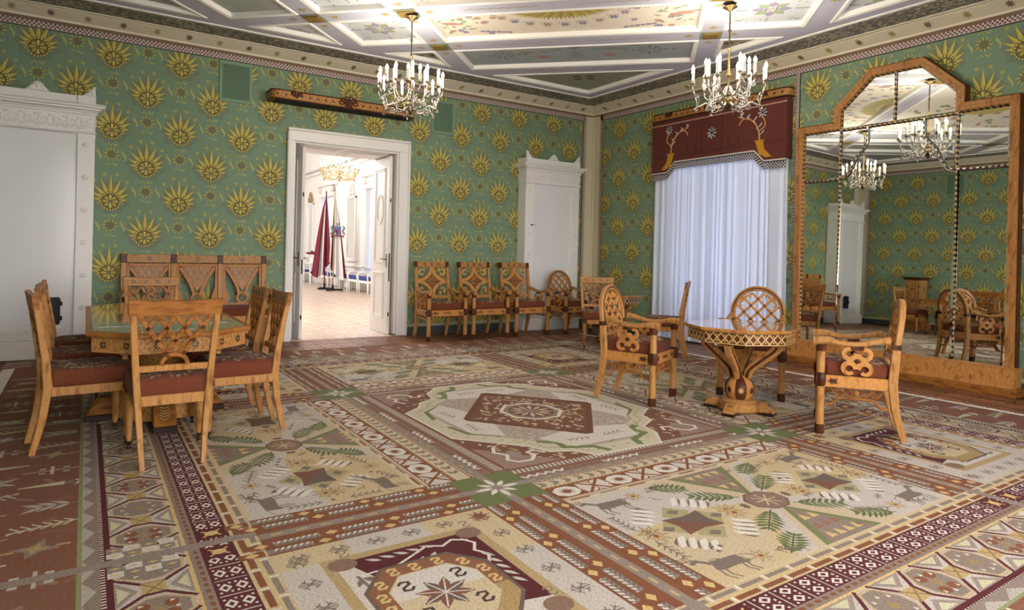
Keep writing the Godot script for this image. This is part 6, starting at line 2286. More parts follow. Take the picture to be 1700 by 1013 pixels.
func stove(at: Vector3, w: float, yf: float, d: float, fire: bool, label: String) -> void:
	var o := thing("tiled_stove", label, "stove", at)
	var h := w * 0.5
	var mb := MB.new()
	mb.box(Vector3(0, 0.1, d * 0.5 + 0.02), Vector3(w + 0.05, 0.2, d + 0.04), 0.01)
	mb.box(Vector3(0, 0.215, d * 0.5 + 0.008), Vector3(w + 0.02, 0.03, d + 0.02), 0.01)
	part("plinth", mb, M["white_paint"], o)
	mb = MB.new()
	mb.box(Vector3(0, yf * 0.5 + 0.1, d * 0.5 - 0.015), Vector3(w - 0.02, yf - 0.2, d - 0.03), 0.004)
	part("tiled_face", mb, M["white_glaze"], o)
	# the low carved band at the foot of the face
	mb = MB.new()
	mb.box(Vector3(0, 0.29, d - 0.012), Vector3(w - 0.40, 0.12, 0.024), 0.004)
	var n := 9
	for i in n:
		var x: float = lerp(-h + 0.26, h - 0.26, float(i) / (n - 1))
		mb.tube(smooth_path([Vector3(x - 0.03, 0.26, d + 0.012), Vector3(x - 0.015, 0.32, d + 0.014), Vector3(x + 0.02, 0.325, d + 0.014), Vector3(x + 0.02, 0.29, d + 0.014), Vector3(x, 0.285, d + 0.012)], 3), 0.007, 5)
	part("foot_frieze", mb, M["white_paint"], o, Vector3.ZERO, true)
	for s in [-1.0, 1.0]:
		mb = MB.new()
		mb.box(Vector3(s * (h - 0.085), yf * 0.5 + 0.115, d * 0.5), Vector3(0.17, yf - 0.23, d), 0.010)
		var pil := part("pilaster", mb, M["white_paint"], o)
		var rs := MB.new()
		rs.lathe([Vector2(0.026, 0.0), Vector2(0.024, 0.008), Vector2(0.012, 0.012), Vector2(0.011, 0.018), Vector2(0, 0.02)], 12)
		for i in 8:
			rs.ball(Vector3(cos(TAU * i / 8) * 0.022, 0.007, sin(TAU * i / 8) * 0.022), Vector3(0.011, 0.008, 0.011), 6, 4)
		var rm := rs.mesh(M["white_paint"])
		var rows := 6
		for i in rows:
			piece("rosette", rm, pil, Transform3D(Basis(Vector3.RIGHT, PI / 2), Vector3(s * (h - 0.085), lerp(0.55, yf - 0.13, float(i) / (rows - 1)), d)))
	# frieze of scrolls between two mouldings
	mb = MB.new()
	mb.box(Vector3(0, yf + 0.10, d * 0.5), Vector3(w, 0.2, d), 0.003)
	mb.box(Vector3(0, yf + 0.005, d * 0.5 + 0.012), Vector3(w + 0.03, 0.03, d + 0.024), 0.01)
	part("frieze", mb, M["white_paint"], o)
	mb = MB.new()
	var m := 8
	for i in m:
		var x: float = lerp(-h + 0.085, h - 0.085, float(i) / (m - 1))
		var s := 1.0 if i % 2 == 0 else -1.0
		var P := []
		for q in 16:
			var t := q / 15.0
			var a := s * t * 2.1 * PI + (PI if s > 0 else 0.0)
			P.append(Vector3(x + cos(a) * 0.055 * (1.0 - t * 0.75), yf + 0.11 + sin(a) * 0.055 * (1.0 - t * 0.75), d + 0.004))
		mb.tube(P, 0.009, 6)
		mb.tube(smooth_path([Vector3(x - 0.085, yf + 0.045, d), Vector3(x - 0.04, yf + 0.05, d + 0.006), Vector3(x + 0.0, yf + 0.09, d + 0.006), Vector3(x + 0.07, yf + 0.06, d + 0.006), Vector3(x + 0.09, yf + 0.15, d)], 4), 0.008, 6)
		for e in 3:
			mb.ball(Vector3(x - 0.07 + e * 0.06, yf + (0.16 if e % 2 == 0 else 0.055), d), Vector3(0.018, 0.012, 0.008), 6, 4)
		mb.ball(Vector3(x + 0.085, yf + 0.12, d), Vector3(0.009, 0.05, 0.009), 6, 5)
	part("scroll_relief", mb, M["white_paint"], o, Vector3.ZERO, true)
	# cornice: stepped profile carried round three sides
	mb = MB.new()
	var yc := yf + 0.2
	for e in [[0.0, 0.025, 0.015], [0.025, 0.045, 0.03], [0.05, 0.075, 0.055], [0.075, 0.10, 0.085], [0.10, 0.112, 0.095]]:
		mb.box(Vector3(0, yc + (e[0] + e[1]) * 0.5, (d + e[2]) * 0.5), Vector3(w + e[2] * 2, e[1] - e[0] + 0.001, d + e[2]), 0.005)
	var teeth := 46
	for i in teeth:
		mb.box(Vector3(lerp(-h - 0.02, h + 0.02, float(i) / (teeth - 1)), yc + 0.046, d + 0.036), Vector3(0.013, 0.014, 0.016), 0.003)
	part("cornice", mb, M["white_paint"], o)
	mb = MB.new()
	mb.tube([Vector3(-h - 0.095, yc + 0.108, d + 0.095), Vector3(h + 0.095, yc + 0.108, d + 0.095)], 0.007, 6)
	for i in 60:
		var x: float = lerp(-h - 0.09, h + 0.09, i / 59.0)
		mb.rod(Vector3(x - 0.007, yc + 0.099, d + 0.098), Vector3(x + 0.007, yc + 0.115, d + 0.098), 0.006, 0.006, Vector3.UP, 0.001)
	part("rope_moulding", mb, M["white_paint"], o, Vector3.ZERO, true)
	mb = MB.new()
	mb.box(Vector3(0, yc + 0.16, d * 0.5 - 0.01), Vector3(w - 0.02, 0.10, d - 0.02), 0.003)
	for s in [-1.0, 1.0]:
		mb.box(Vector3(s * (h - 0.085), yc + 0.161, d * 0.5), Vector3(0.17, 0.102, d), 0.003)
	part("parapet", mb, M["white_paint"], o)
	# crests: a palmette in the middle, halves at the corners
	for e in [[0.0, 0.11, 0.10], [-h + 0.01, 0.12, 0.115], [h - 0.01, 0.12, 0.115]]:
		var cr := MB.new()
		var x: float = e[0]
		var b: float = e[1]
		var y0 := yc + 0.21
		var L := b if x >= 0.0 else 0.008
		var Rr := b if x <= 0.0 else 0.008
		var top: float = y0 + e[2]
		cr.prism(PackedVector2Array([Vector2(x - L, y0), Vector2(x + Rr, y0), Vector2(x + Rr * 0.72, y0 + 0.028), Vector2(x + Rr * 0.34, y0 + 0.075), Vector2(x + min(Rr, 0.02), top - 0.005), Vector2(x, top), Vector2(x - min(L, 0.02), top - 0.005), Vector2(x - L * 0.34, y0 + 0.075), Vector2(x - L * 0.72, y0 + 0.028)]), d - 0.04, d, 0.006)
		for q in 4:
			var yy: float = y0 + 0.018 + q * 0.02
			for s in [-1.0, 1.0]:
				if (s < 0 and L < 0.02) or (s > 0 and Rr < 0.02):
					continue
				cr.ball(Vector3(x + s * (b * 0.55 * (1.0 - q * 0.24)), yy, d), Vector3(0.016, 0.011, 0.008), 6, 4)
		cr.ball(Vector3(x + (Rr - L) * 0.18, y0 + 0.045, d), Vector3(0.014, 0.035, 0.009), 6, 5)
		part("crest", cr, M["white_paint"], o)
	if fire:
		mb = MB.new()
		mb.box(Vector3(0.145, 0.52, d + 0.012), Vector3(0.20, 0.30, 0.024), 0.012)
		var fd := part("fire_door", mb, M["iron"], o)
		mb = MB.new()
		for yy in [0.44, 0.60]:
			mb.box(Vector3(0.25, yy, d + 0.018), Vector3(0.03, 0.05, 0.02), 0.004)
		part("hinge", mb, M["iron"], fd)
		mb = MB.new()
		mb.box(Vector3(0.06, 0.52, d + 0.03), Vector3(0.015, 0.06, 0.02), 0.004)
		part("latch", mb, M["iron"], fd)
	else:
		mb = MB.new()
		mb.lathe([Vector2(0.014, 0), Vector2(0.012, 0.02), Vector2(0.005, 0.03), Vector2(0, 0.03)], 10, Vector3(-h + 0.12, 1.74, d), Basis(Vector3.RIGHT, PI / 2))
		mb.rod(Vector3(-h + 0.12, 1.74, d + 0.02), Vector3(-h + 0.18, 1.74, d + 0.02), 0.012, 0.008)
		part("damper_knob", mb, M["iron"], o)

# flat box with rounded front corners, seen from above: half width, depth, corner radius
func round_front(hw: float, d: float, r: float) -> PackedVector2Array:
	var P := PackedVector2Array([Vector2(-hw, 0)])
	P.append_array(arc2(Vector2(-hw + r, -d + r), Vector2(r, r), PI, PI * 1.5, 6))
	P.append_array(arc2(Vector2(hw - r, -d + r), Vector2(r, r), PI * 1.5, TAU, 6))
	P.append(Vector2(hw, 0))
	return P

# a birch pelmet board w wide standing out from the wall (local z), with inlaid stars and carved walnut mounts
func pelmet(o: Node3D, hw: float, d: float, hgt: float, emblem: bool) -> void:
	var lay := Basis(Vector3(1, 0, 0), Vector3(0, 0, -1), Vector3(0, 1, 0))   # plan (x, -z) standing up
	var P := round_front(hw, d, 0.09)
	var mb := MB.new()
	mb.xf = Transform3D(lay, Vector3.ZERO)
	mb.prism(P, 0.0, hgt, 0.003)
	part("board", mb, M["burl"], o)
	mb = MB.new()
	var Q := round_front(hw + 0.012, d + 0.012, 0.10)
	mb.xf = Transform3D(lay, Vector3(0, hgt, 0))
	mb.prism(Q, 0.0, 0.014, 0.004)
	mb.xf = Transform3D(lay, Vector3(0, -0.014, 0))
	mb.prism(Q, 0.0, 0.014, 0.004)
	part("edge_band", mb, M["walnut"], o)
	mb = MB.new()
	var n := int(hw / 0.11)
	for i in range(-n, n + 1):
		if emblem and abs(i) < 2:
			continue
		mb.prism(star2(Vector2(i * hw / (n + 0.7), hgt * 0.5), 0.022, 0.01, 8), d, d + 0.0025)
	part("inlaid_star", mb, M["inlay"], o, Vector3.ZERO, true)
	mb = MB.new()
	var mounts := [0.0] if emblem else [0.0]
	mb.prism(star2(Vector2(0, hgt * 0.5 + 0.01), 0.07, 0.045, 8), d + 0.004, d + 0.03, 0.006)
	mb.ball(Vector3(0, hgt * 0.5 + 0.01, d + 0.03), Vector3(0.025, 0.025, 0.012), 10, 6)
	for i in 6:
		var a := PI * (0.05 + 0.18 * i)
		var c := Vector3(cos(a) * 0.095, hgt * 0.5 + 0.005 + sin(a) * 0.07 - 0.01, d + 0.02)
		var L := []
		for q in 10:
			var b := TAU * q / 10
			L.append(c + Vector3(cos(b) * 0.034, sin(b) * 0.028, 0))
		mb.tube(L, 0.008, 6, true)
	for s in [-1.0, 1.0]:
		mb.tube(smooth_path([Vector3(s * 0.03, hgt * 0.4, d + 0.02), Vector3(s * 0.05, -0.01, d + 0.022), Vector3(s * 0.085, -0.03, d + 0.022), Vector3(s * 0.075, -0.012, d + 0.022)], 3), 0.009, 6)
	part("carved_mount", mb, M["walnut"], o)
	for s in [-1.0, 1.0]:
		mb = MB.new()
		for q in [Vector2(-0.042, 0.0), Vector2(0.042, 0.0), Vector2(0, -0.02)]:
			mb.ball(Vector3(s * hw * 0.69 + q.x, hgt * 0.78 + q.y, d + 0.004), Vector3(0.036, 0.03, 0.014), 10, 6)
		mb.ball(Vector3(s * hw * 0.69, hgt * 0.45, d + 0.004), Vector3(0.02, 0.024, 0.012), 8, 6)
		part("carved_clasp", mb, M["walnut"], o)

func door_pelmet() -> void:
	var o := thing("door_pelmet", "long wooden pelmet with rounded ends and carved mounts above the open doorway", "pelmet", Vector3(-4.64, 3.215, 0.0))
	pelmet(o, 1.01, 0.28, 0.10, true)
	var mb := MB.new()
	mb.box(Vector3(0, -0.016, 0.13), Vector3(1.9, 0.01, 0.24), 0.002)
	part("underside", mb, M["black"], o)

func window_dress(k: int) -> void:
	var zc := 2.767 if k == 0 else 7.925
	var B := Basis(Vector3(0, 0, 1), Vector3.UP, Vector3(-1, 0, 0))     # local x along z, local z into the room
	var away := "" if k == 0 else ", beyond the mirror"
	var o := thing("window_pelmet", "orange birch pelmet board with inlaid stars over the red valance" + away, "pelmet", Vector3(0, 3.388, zc))
	o.basis = B
	pelmet(o, 1.20, 0.15, 0.09, true)
	# valance: a stiff cloth with a raised middle, tucked back at both ends
	var v := thing("valance", "dark red valance embroidered with flowering branches" + away, "valance", Vector3(0, 0.024, zc))
	v.basis = B
	var hw := 1.185
	var P := PackedVector2Array([Vector2(-hw, 3.343), Vector2(-hw, 2.545), Vector2(-hw + 0.33, 2.55), Vector2(-hw + 0.48, 2.70), Vector2(hw - 0.48, 2.70), Vector2(hw - 0.33, 2.55), Vector2(hw, 2.545), Vector2(hw, 3.343)])
	var mb := MB.new()
	mb.prism(P, 0.118, 0.13, 0.002)
	for s in [-1.0, 1.0]:
		mb.box(Vector3(s * (hw - 0.006), 2.944, 0.062), Vector3(0.012, 0.79, 0.12), 0.002)
	part("cloth", mb, M["maroon_cloth"], v)
	# dark seams, pale piping
	mb = MB.new()
	for x in [-0.19, 0.17]:
		mb.box(Vector3(x, 3.01, 0.131), Vector3(0.008, 0.60, 0.003))
	for y in [2.775, 2.805]:
		mb.box(Vector3(0, y, 0.131), Vector3(hw * 2 - 0.02, 0.006, 0.003))
	part("seam", mb, M["maroon_dark"], v, Vector3.ZERO, true)
	mb = MB.new()
	mb.tube([Vector3(-hw, 3.285, 0.132), Vector3(hw, 3.285, 0.132)], 0.009, 6)
	part("piping", mb, mat("piping_pink", hx("c99d8d"), 0.8), v)
	# horns with branches
	mat("embroidery_gold", hx("c08a1e"), 0.8)
	mat("embroidery_peach", hx("cf9a63"), 0.8)
	mat("embroidery_blue", hx("2d4a63"), 0.8)
	for s in [-1.0, 1.0]:
		mb = MB.new()
		var x0: float = s * (hw - 0.40)
		mb.prism(PackedVector2Array([Vector2(x0 - 0.075, 2.83), Vector2(x0 + 0.075, 2.83), Vector2(x0 + 0.06 , 2.80), Vector2(x0 + s * 0.05 + 0.03, 2.70), Vector2(x0 + s * 0.19, 2.59), Vector2(x0 + s * 0.11, 2.585), Vector2(x0 - s * 0.0, 2.64), Vector2(x0 - 0.055, 2.80)] if s > 0 else [Vector2(x0 - 0.075, 2.83), Vector2(x0 - 0.06, 2.80), Vector2(x0 - 0.08, 2.70), Vector2(x0 - 0.19, 2.59), Vector2(x0 - 0.11, 2.585), Vector2(x0, 2.64), Vector2(x0 + 0.055, 2.80), Vector2(x0 + 0.075, 2.83)]), 0.129, 0.142, 0.004)
		part("embroidered_horn", mb, M["embroidery_gold"], v)
		mb = MB.new()
		var stem := smooth_path([Vector3(x0, 2.83, 0.132), Vector3(x0 - s * 0.01, 2.93, 0.132), Vector3(x0 - s * 0.05, 3.03, 0.132), Vector3(x0 - s * 0.14, 3.12, 0.132), Vector3(x0 - s * 0.25, 3.155, 0.132), Vector3(x0 - s * 0.34, 3.19, 0.132)], 4)
		mb.tube(stem, 0.010, 6)
		mb.tube(smooth_path([Vector3(x0 - s * 0.25, 3.15, 0.132), Vector3(x0 - s * 0.30, 3.12, 0.132), Vector3(x0 - s * 0.33, 3.07, 0.132)], 3), 0.009, 6)
		mb.tube(smooth_path([Vector3(x0 - s * 0.02, 2.95, 0.132), Vector3(x0 + s * 0.07, 3.0, 0.132), Vector3(x0 + s * 0.08, 3.07, 0.132), Vector3(x0 + s * 0.045, 3.13, 0.132)], 3), 0.008, 6)
		part("embroidered_branch", mb, M["embroidery_peach"], v)
		for pas in 2:
			mb = MB.new()
			for i in 9:
				var p: Vector3 = stem[3 + i * 2 if 3 + i * 2 < stem.size() else stem.size() - 2]
				var sd := 1.0 if i % 2 == 0 else -1.0
				var e := Vector3(s * 0.05 * sd + 0.01, 0.055, 0)
				var off := Vector3(0.010, 0, 0) * (1.0 if pas else 0.0)
				mb.tube(smooth_path([p + off, p + e * 0.5 + Vector3(0.01 * sd, 0, 0) + off, p + e + off], 2), [0.003, 0.006, 0.008, 0.007, 0.003], 5)
			for i in 8:
				var a := TAU * i / 8 + (0.2 if pas else 0.0)
				var c := Vector3(x0 + s * 0.04, 3.19, 0.132)
				mb.tube([c + Vector3(cos(a), sin(a), 0) * 0.02, c + Vector3(cos(a + 0.5), sin(a + 0.5), 0) * 0.05, c + Vector3(cos(a + 0.7), sin(a + 0.7), 0) * 0.07], [0.005, 0.008, 0.004], 5)
			part("embroidered_leaf", mb, M["embroidery_blue"] if pas == 0 else M["fringe_white"], v, Vector3.ZERO, true)
		# dark S letters
		mb = MB.new()
		for i in 2:
			var c := Vector3(-0.01 - s * 0.0 + s * (0.30 + i * 0.16), 2.88, 0.131)
			mb.tube(smooth_path([c + Vector3(0.025, 0.035, 0), c + Vector3(0, 0.05, 0), c + Vector3(-0.022, 0.025, 0), c + Vector3(0.022, -0.025, 0), c + Vector3(0, -0.05, 0), c + Vector3(-0.025, -0.035, 0)], 3), 0.005, 5)
		part("embroidered_letter", mb, M["maroon_dark"], v, Vector3.ZERO, true)
	for pas in 2:
		mb = MB.new()
		for i in 8:
			var a := TAU * i / 8 + (0.22 if pas else 0.0)
			var c := Vector3(-0.01, 3.04, 0.132)
			mb.tube([c + Vector3(cos(a), sin(a), 0) * 0.025, c + Vector3(cos(a + 0.4), sin(a + 0.4), 0) * 0.06, c + Vector3(cos(a + 0.6), sin(a + 0.6), 0) * 0.085], [0.005, 0.009, 0.004], 5)
		part("embroidered_rosette", mb, M["embroidery_blue"] if pas == 0 else M["fringe_white"], v, Vector3.ZERO, true)
	# knotted fringe following the lower edge
	var edge := [Vector2(-hw, 2.545), Vector2(-hw + 0.33, 2.55), Vector2(-hw + 0.48, 2.70), Vector2(hw - 0.48, 2.70), Vector2(hw - 0.33, 2.55), Vector2(hw, 2.545)]
	mb = MB.new()
	var mk := MB.new()
	var count := 0
	for e in edge.size() - 1:
		var a: Vector2 = edge[e]
		var b: Vector2 = edge[e + 1]
		var n := int((b - a).length() / 0.021)
		mb.bar(a + Vector2(0, -0.006), b + Vector2(0, -0.006), 0.02, 0.132, 0.012)
		for i in n:
			var p := a.lerp(b, (i + 0.5) / n)
			count += 1
			for r in 5:
				var q := (mb if (count + r) % 2 == 0 and r > 0 else mk)
				q.ball(Vector3(p.x, p.y - 0.022 - r * 0.021, 0.133 + 0.003 * (r % 2)), Vector3(0.0105, 0.0115, 0.008), 5, 4)
	part("fringe", mb, M["bead"], v, Vector3.ZERO, true)
	part("fringe_knot", mk, M["bead_dark"], v, Vector3.ZERO, true)
	# the sheer curtain
	var z0 := zc - 1.20
	var z1 := zc + 1.18
	var c := MB.new()
	c.loft(drape(Vector3(-0.075, 3.32, z0 + 0.03), Vector3(-0.075, 3.32, z1), Vector3(-0.065, 0.015, z0), Vector3(-0.065, 0.015, z1 + 0.01), 240, 0.013, 19.0, 3), true, false, false, false)
	single("sheer_curtain", c, M["sheer"], "white sheer curtain in folds below the red valance" + away, "curtain")

func big_mirror() -> void:
	# local x along the wall (world z), y up, z into the room
	var o := thing("wall_mirror", "huge stepped and arched wall mirror in a wavy-inlaid birch frame on a wooden plinth", "mirror", Vector3(-0.02, 0.0, 5.272))
	o.basis = Basis(Vector3(0, 0, 1), Vector3.UP, Vector3(-1, 0, 0))
	var O := PackedVector2Array([Vector2(-1.185, 0.25), Vector2(-1.185, 2.925), Vector2(-0.70, 2.925), Vector2(-0.70, 3.10), Vector2(-0.29, 3.485), Vector2(0.29, 3.485), Vector2(0.69, 3.10), Vector2(0.69, 2.925), Vector2(1.165, 2.925), Vector2(1.165, 0.25)])
	var w := 0.078
	var n := O.size()
	var I := PackedVector2Array()
	for i in n:
		if i == 0: I.append(Vector2(O[0].x + w, O[0].y)); continue
		if i == n - 1: I.append(Vector2(O[n - 1].x - w, O[n - 1].y)); continue
		var e0 := (O[i] - O[i - 1]).normalized()
		var e1 := (O[i + 1] - O[i]).normalized()
		var a := Vector2(e0.y, -e0.x)
		var b := Vector2(e1.y, -e1.x)
		I.append(O[i] + (a + b) / (1.0 + a.dot(b)) * w)
	var fr := MB.new()
	for i in n - 1:
		fr.prism(PackedVector2Array([O[i], O[i + 1], I[i + 1], I[i]]), 0.0, 0.10, 0.004)
	part("frame", fr, wood("frame_birch", M["birch"].albedo_texture, Vector3(2, 2, 2), Color(0.98, 0.95, 0.9)), o)
	# dark outer edge
	var ed := MB.new()
	for i in n - 1:
		var e := (O[i + 1] - O[i]).normalized()
		var nn := Vector2(-e.y, e.x)
		ed.prism(PackedVector2Array([O[i] - e * 0.0, O[i + 1], O[i + 1] + nn * 0.012, O[i] + nn * 0.012]), 0.0, 0.075, 0.002)
	part("outer_edge", ed, M["walnut"], o)
	# wavy line and diamonds let into the frame
	var inl := MB.new()
	for i in n - 1:
		var a := (O[i] + I[i]) * 0.5
		var b := (O[i + 1] + I[i + 1]) * 0.5
		var l := (b - a).length()
		var e := (b - a) / l
		var s := Vector2(-e.y, e.x)
		var cells: int = max(1, int(round(l / 0.36)))
		for c in cells:
			var m := a.lerp(b, (c + 0.5) / cells)
			inl.prism(PackedVector2Array([m + e * 0.02, m + s * 0.014, m - e * 0.02, m - s * 0.014]), 0.0995, 0.1012)
			for q in [e * 0.03, -e * 0.03]:
				inl.prism(star2(m + q, 0.005, 0.003, 4), 0.0995, 0.1012)
			var z := 0.0
			var st0 := a.lerp(b, float(c) / cells)
			var l2 := l / cells
			for k in int(l2 / 0.03):
				var t0 := k * 0.03 + 0.008
				if abs(t0 - l2 * 0.5) < 0.06:
					continue
				inl.bar(st0 + e * t0 + s * (0.008 if k % 2 else -0.008), st0 + e * (t0 + 0.03) + s * (-0.008 if k % 2 else 0.008), 0.006, 0.1003, 0.0015, 0.0)
	part("inlay", inl, M["star_brown"], o, Vector3.ZERO, true)
	# panes: lit by straight and curved dividers; every pane bevelled
	var spring := 2.832
	var v0 := -0.63
	var v1 := 0.62
	var lowr := 2.245
	var xl := I[0].x
	var xr := I[n - 1].x
	var g := 0.012
	var cl := PackedVector2Array([Vector2(v0 - g, lowr), Vector2(v0 + 0.0, lowr)])
	var curve_l := smooth2([Vector2(xl, lowr), Vector2(v0, lowr), Vector2(v0 + 0.12, lowr + 0.07), Vector2(v0 + 0.20, lowr + 0.24), Vector2(v0 + 0.30, lowr + 0.36), Vector2(v0 + 0.32, lowr + 0.44), Vector2(v0 + 0.32, spring)])
	var curve_r := PackedVector2Array()
	for p in curve_l:
		curve_r.append(Vector2(v0 + v1 - p.x, p.y))
	curve_r[0].x = xr
	var tilt := Transform3D(Basis(Vector3.RIGHT, MIR_P) * Basis(Vector3.UP, MIR_Y), Vector3(0, 0, 0.055))
	# polygons of the panes
	var up_l := PackedVector2Array([Vector2(v0, spring), Vector2(-0.01, spring), Vector2(-0.01, I[4].y), I[4], I[3], Vector2(v0, I[3].y)])
	var up_r := PackedVector2Array([Vector2(-0.01, spring), Vector2(v1, spring), Vector2(v1, I[6].y), I[6], I[5], Vector2(-0.01, I[5].y)])
	var side_ul := PackedVector2Array([Vector2(xl, lowr), Vector2(v0, lowr), Vector2(v0, I[1].y), Vector2(xl, I[1].y)])
	var side_ll := PackedVector2Array([Vector2(xl, 0.25), Vector2(v0, 0.25), Vector2(v0, lowr), Vector2(xl, lowr)])
	var side_ur := PackedVector2Array([Vector2(v1, lowr), Vector2(xr, lowr), Vector2(xr, I[8].y), Vector2(v1, I[8].y)])
	var side_lr := PackedVector2Array([Vector2(v1, 0.25), Vector2(xr, 0.25), Vector2(xr, lowr), Vector2(v1, lowr)])
	var mid := PackedVector2Array([Vector2(v0, 0.25), Vector2(v1, 0.25)])
	var rr := curve_r.duplicate()
	for i in range(3, rr.size()):
		mid.append(rr[i])
	for i in range(curve_l.size() - 1, 2, -1):
		mid.append(curve_l[i])
	var cor_l := PackedVector2Array([Vector2(v0, spring)])
	for i in range(3, curve_l.size()):
		cor_l.append(curve_l[i])
	var cor_r := PackedVector2Array([Vector2(v1, spring)])
	for i in range(3, curve_r.size()):
		cor_r.append(curve_r[i])
	for P in [up_l, up_r, side_ul, side_ll, side_ur, side_lr, mid, cor_l, cor_r]:
		pane(o, P, tilt)
	# chequered beads over the joints and along the inner edge
	var lines := [[Vector2(v0, 0.25), Vector2(v0, I[2].y)], [Vector2(v1, 0.25), Vector2(v1, I[7].y)], [Vector2(v0, spring), Vector2(v1, spring)], [Vector2(-0.01, spring), Vector2(-0.01, I[4].y)]]
	for i in n - 1:
		lines.append([I[i], I[i + 1]])
	lines.append([Vector2(xl, 0.256), Vector2(xr, 0.256)])
	var lt := MB.new()
	var dk := MB.new()
	for e in lines:
		check_bead(lt, dk, PackedVector2Array(e))
	part("light_bead", lt, M["inlay_light"], o, Vector3.ZERO, true)
	part("dark_bead", dk, M["inlay"], o, Vector3.ZERO, true)
	var cd := MB.new()
	for cv in [curve_l, curve_r]:
		var cb := MB.new()
		var P3 := []
		for p in cv:
			P3.append(Vector3(p.x, p.y, 0.068))
		cb.sweep(P3, rect_section(0.026, 0.016, 0.006), 1.0, Vector3(0, 0, 1), true)
		check_bead(MB.new(), cd, cv, 0.076)
		part("curved_divider", cb, M["silver"], o)
	part("divider_check", cd, M["inlay"], o, Vector3.ZERO, true)
	# plinth: birch board on a brown base, rounded moulding between
	var pl := MB.new()
	pl.box(Vector3(0, 0.165, 0.09), Vector3(2.40, 0.18, 0.18), 0.004)
	part("plinth_board", pl, M["birch_light"], o)
	pl = MB.new()
	pl.tube([Vector3(-1.21, 0.082, 0.175), Vector3(1.21, 0.082, 0.175)], 0.018, 10)
	pl.box(Vector3(0, 0.262, 0.08), Vector3(2.41, 0.014, 0.17), 0.004)
	part("plinth_moulding", pl, M["birch_light"], o)
	pl = MB.new()
	pl.box(Vector3(0, 0.034, 0.105), Vector3(2.46, 0.075, 0.23), 0.004)
	part("plinth_base", pl, M["rail_brown"], o)

const MIR_P := -0.016
const MIR_Y := 0.0

func smooth2(P: Array) -> PackedVector2Array:
	var R := PackedVector2Array()
	for p in smooth_path(P, 3):
		R.append(p)
	return R

func pane(o: Node, P: PackedVector2Array, tilt: Transform3D) -> void:
	if Geometry2D.is_polygon_clockwise(P):
		P.reverse()
	var n := P.size()
	var F := PackedVector2Array()
	for i in n:
		var e0 := (P[i] - P[(i - 1 + n) % n]).normalized()
		var e1 := (P[(i + 1) % n] - P[i]).normalized()
		var a := Vector2(e0.y, -e0.x)
		var b := Vector2(e1.y, -e1.x)
		F.append(P[i] - (a + b) / max(0.4, 1.0 + a.dot(b)) * 0.022)
	var mb := MB.new()
	var tr := Geometry2D.triangulate_polygon(F)
	var c := Vector2.ZERO
	for p in P:
		c += p / n
	# each pane turns slightly about its own middle
	var T := Transform3D(tilt.basis, Vector3(c.x, c.y, tilt.origin.z))
	mb.xf = T
	var nz := Vector3(0, 0, 1)
	for k in range(0, tr.size(), 3):
		var q := []
		for m in 3:
			var p := F[tr[k + m]] - c
			q.append(Vector3(p.x, p.y, 0.0))
		mb.tri(q[0], q[1], q[2], nz, nz, nz)
	var pn := part("pane", mb, M["mirror_glass"], o)
	mb = MB.new()
	mb.xf = T
	for i in n:
		var j := (i + 1) % n
		var a := P[i] - c; var b := P[j] - c; var d := F[j] - c; var e := F[i] - c
		var t := (b - a).normalized()
		mb.quad(Vector3(a.x, a.y, -0.004), Vector3(b.x, b.y, -0.004), Vector3(d.x, d.y, 0), Vector3(e.x, e.y, 0), Vector3(t.y * 0.18, -t.x * 0.18, 1).normalized())
	part("bevel", mb, M["mirror_bevel"], pn)

func check_bead(lt: MB, dk: MB, P: PackedVector2Array, z := 0.066) -> void:
	var k := 0
	for i in P.size() - 1:
		var l := (P[i + 1] - P[i]).length()
		var m: int = max(1, int(round(l / 0.028)))
		for q in m:
			var a := P[i].lerp(P[i + 1], float(q) / m)
			var b := P[i].lerp(P[i + 1], float(q + 1) / m)
			(lt if k % 2 == 0 else dk).bar(a, b, 0.016, z, 0.012, 0.002)
			k += 1

# ---------------------------------------------------------------- furniture; every piece faces +z, its base at y = 0
const FY := 0.011    # on the rug

func dome_y(w: float, d: float, y: float, h: float, x: float, z: float) -> float:
	var r: float = max(abs(x) / (w * 0.5), abs(z) / (d * 0.5))
	var K2 := [[0.0, 1.0], [0.3, 1.0], [0.66, 0.985], [0.86, 0.93], [0.955, 0.82], [1.0, 0.6]]
	for i in K2.size() - 1:
		if r <= K2[i + 1][0]:
			return y + h * lerp(K2[i][1], K2[i + 1][1], (r - K2[i][0]) / (K2[i + 1][0] - K2[i][0]))
	return y + h * 0.6

func seat_cushion(o: Node, w: float, d: float, y: float, h: float, front: float) -> void:
	var mb := MB.new()
	mb.loft(cushion(w, d, y, h, 0.02, front), true, true)
	var s := part("seat", mb, M["seat_felt"], o)
	# stitched wreath of pale and dark flowers on top
	var lt := MB.new()
	var dk := MB.new()
	var g := RandomNumberGenerator.new()
	g.seed = 17
	for i in 190:
		var a := g.randf() * TAU
		var rr := g.randf_range(0.34, 0.88)
		var x := clampf(cos(a) * rr * 1.25, -0.86, 0.86) * w * 0.5
		var z := clampf(sin(a) * rr * 1.25, -0.88, 0.88) * d * 0.5
		var q := lt if i % 4 else dk
		var l := g.randf_range(0.012, 0.022)
		var t := g.randf() * TAU
		var u := Vector2(cos(t), sin(t)) * l
		var v := Vector2(-u.y, u.x) * 0.45
		var P := []
		for c in [u, v, -u, -v]:
			P.append(Vector3((x + c.x) * (1.0 + front * (z + c.y) / d), dome_y(w, d, y, h, x + c.x, z + c.y) + 0.0016, z + c.y))
		q.quad(P[0], P[1], P[2], P[3], Vector3.UP)
	part("embroidery", lt, M["embroidery"], s, Vector3.ZERO, true)
	part("embroidery", dk, M["embroidery_dark"], s, Vector3.ZERO, true)

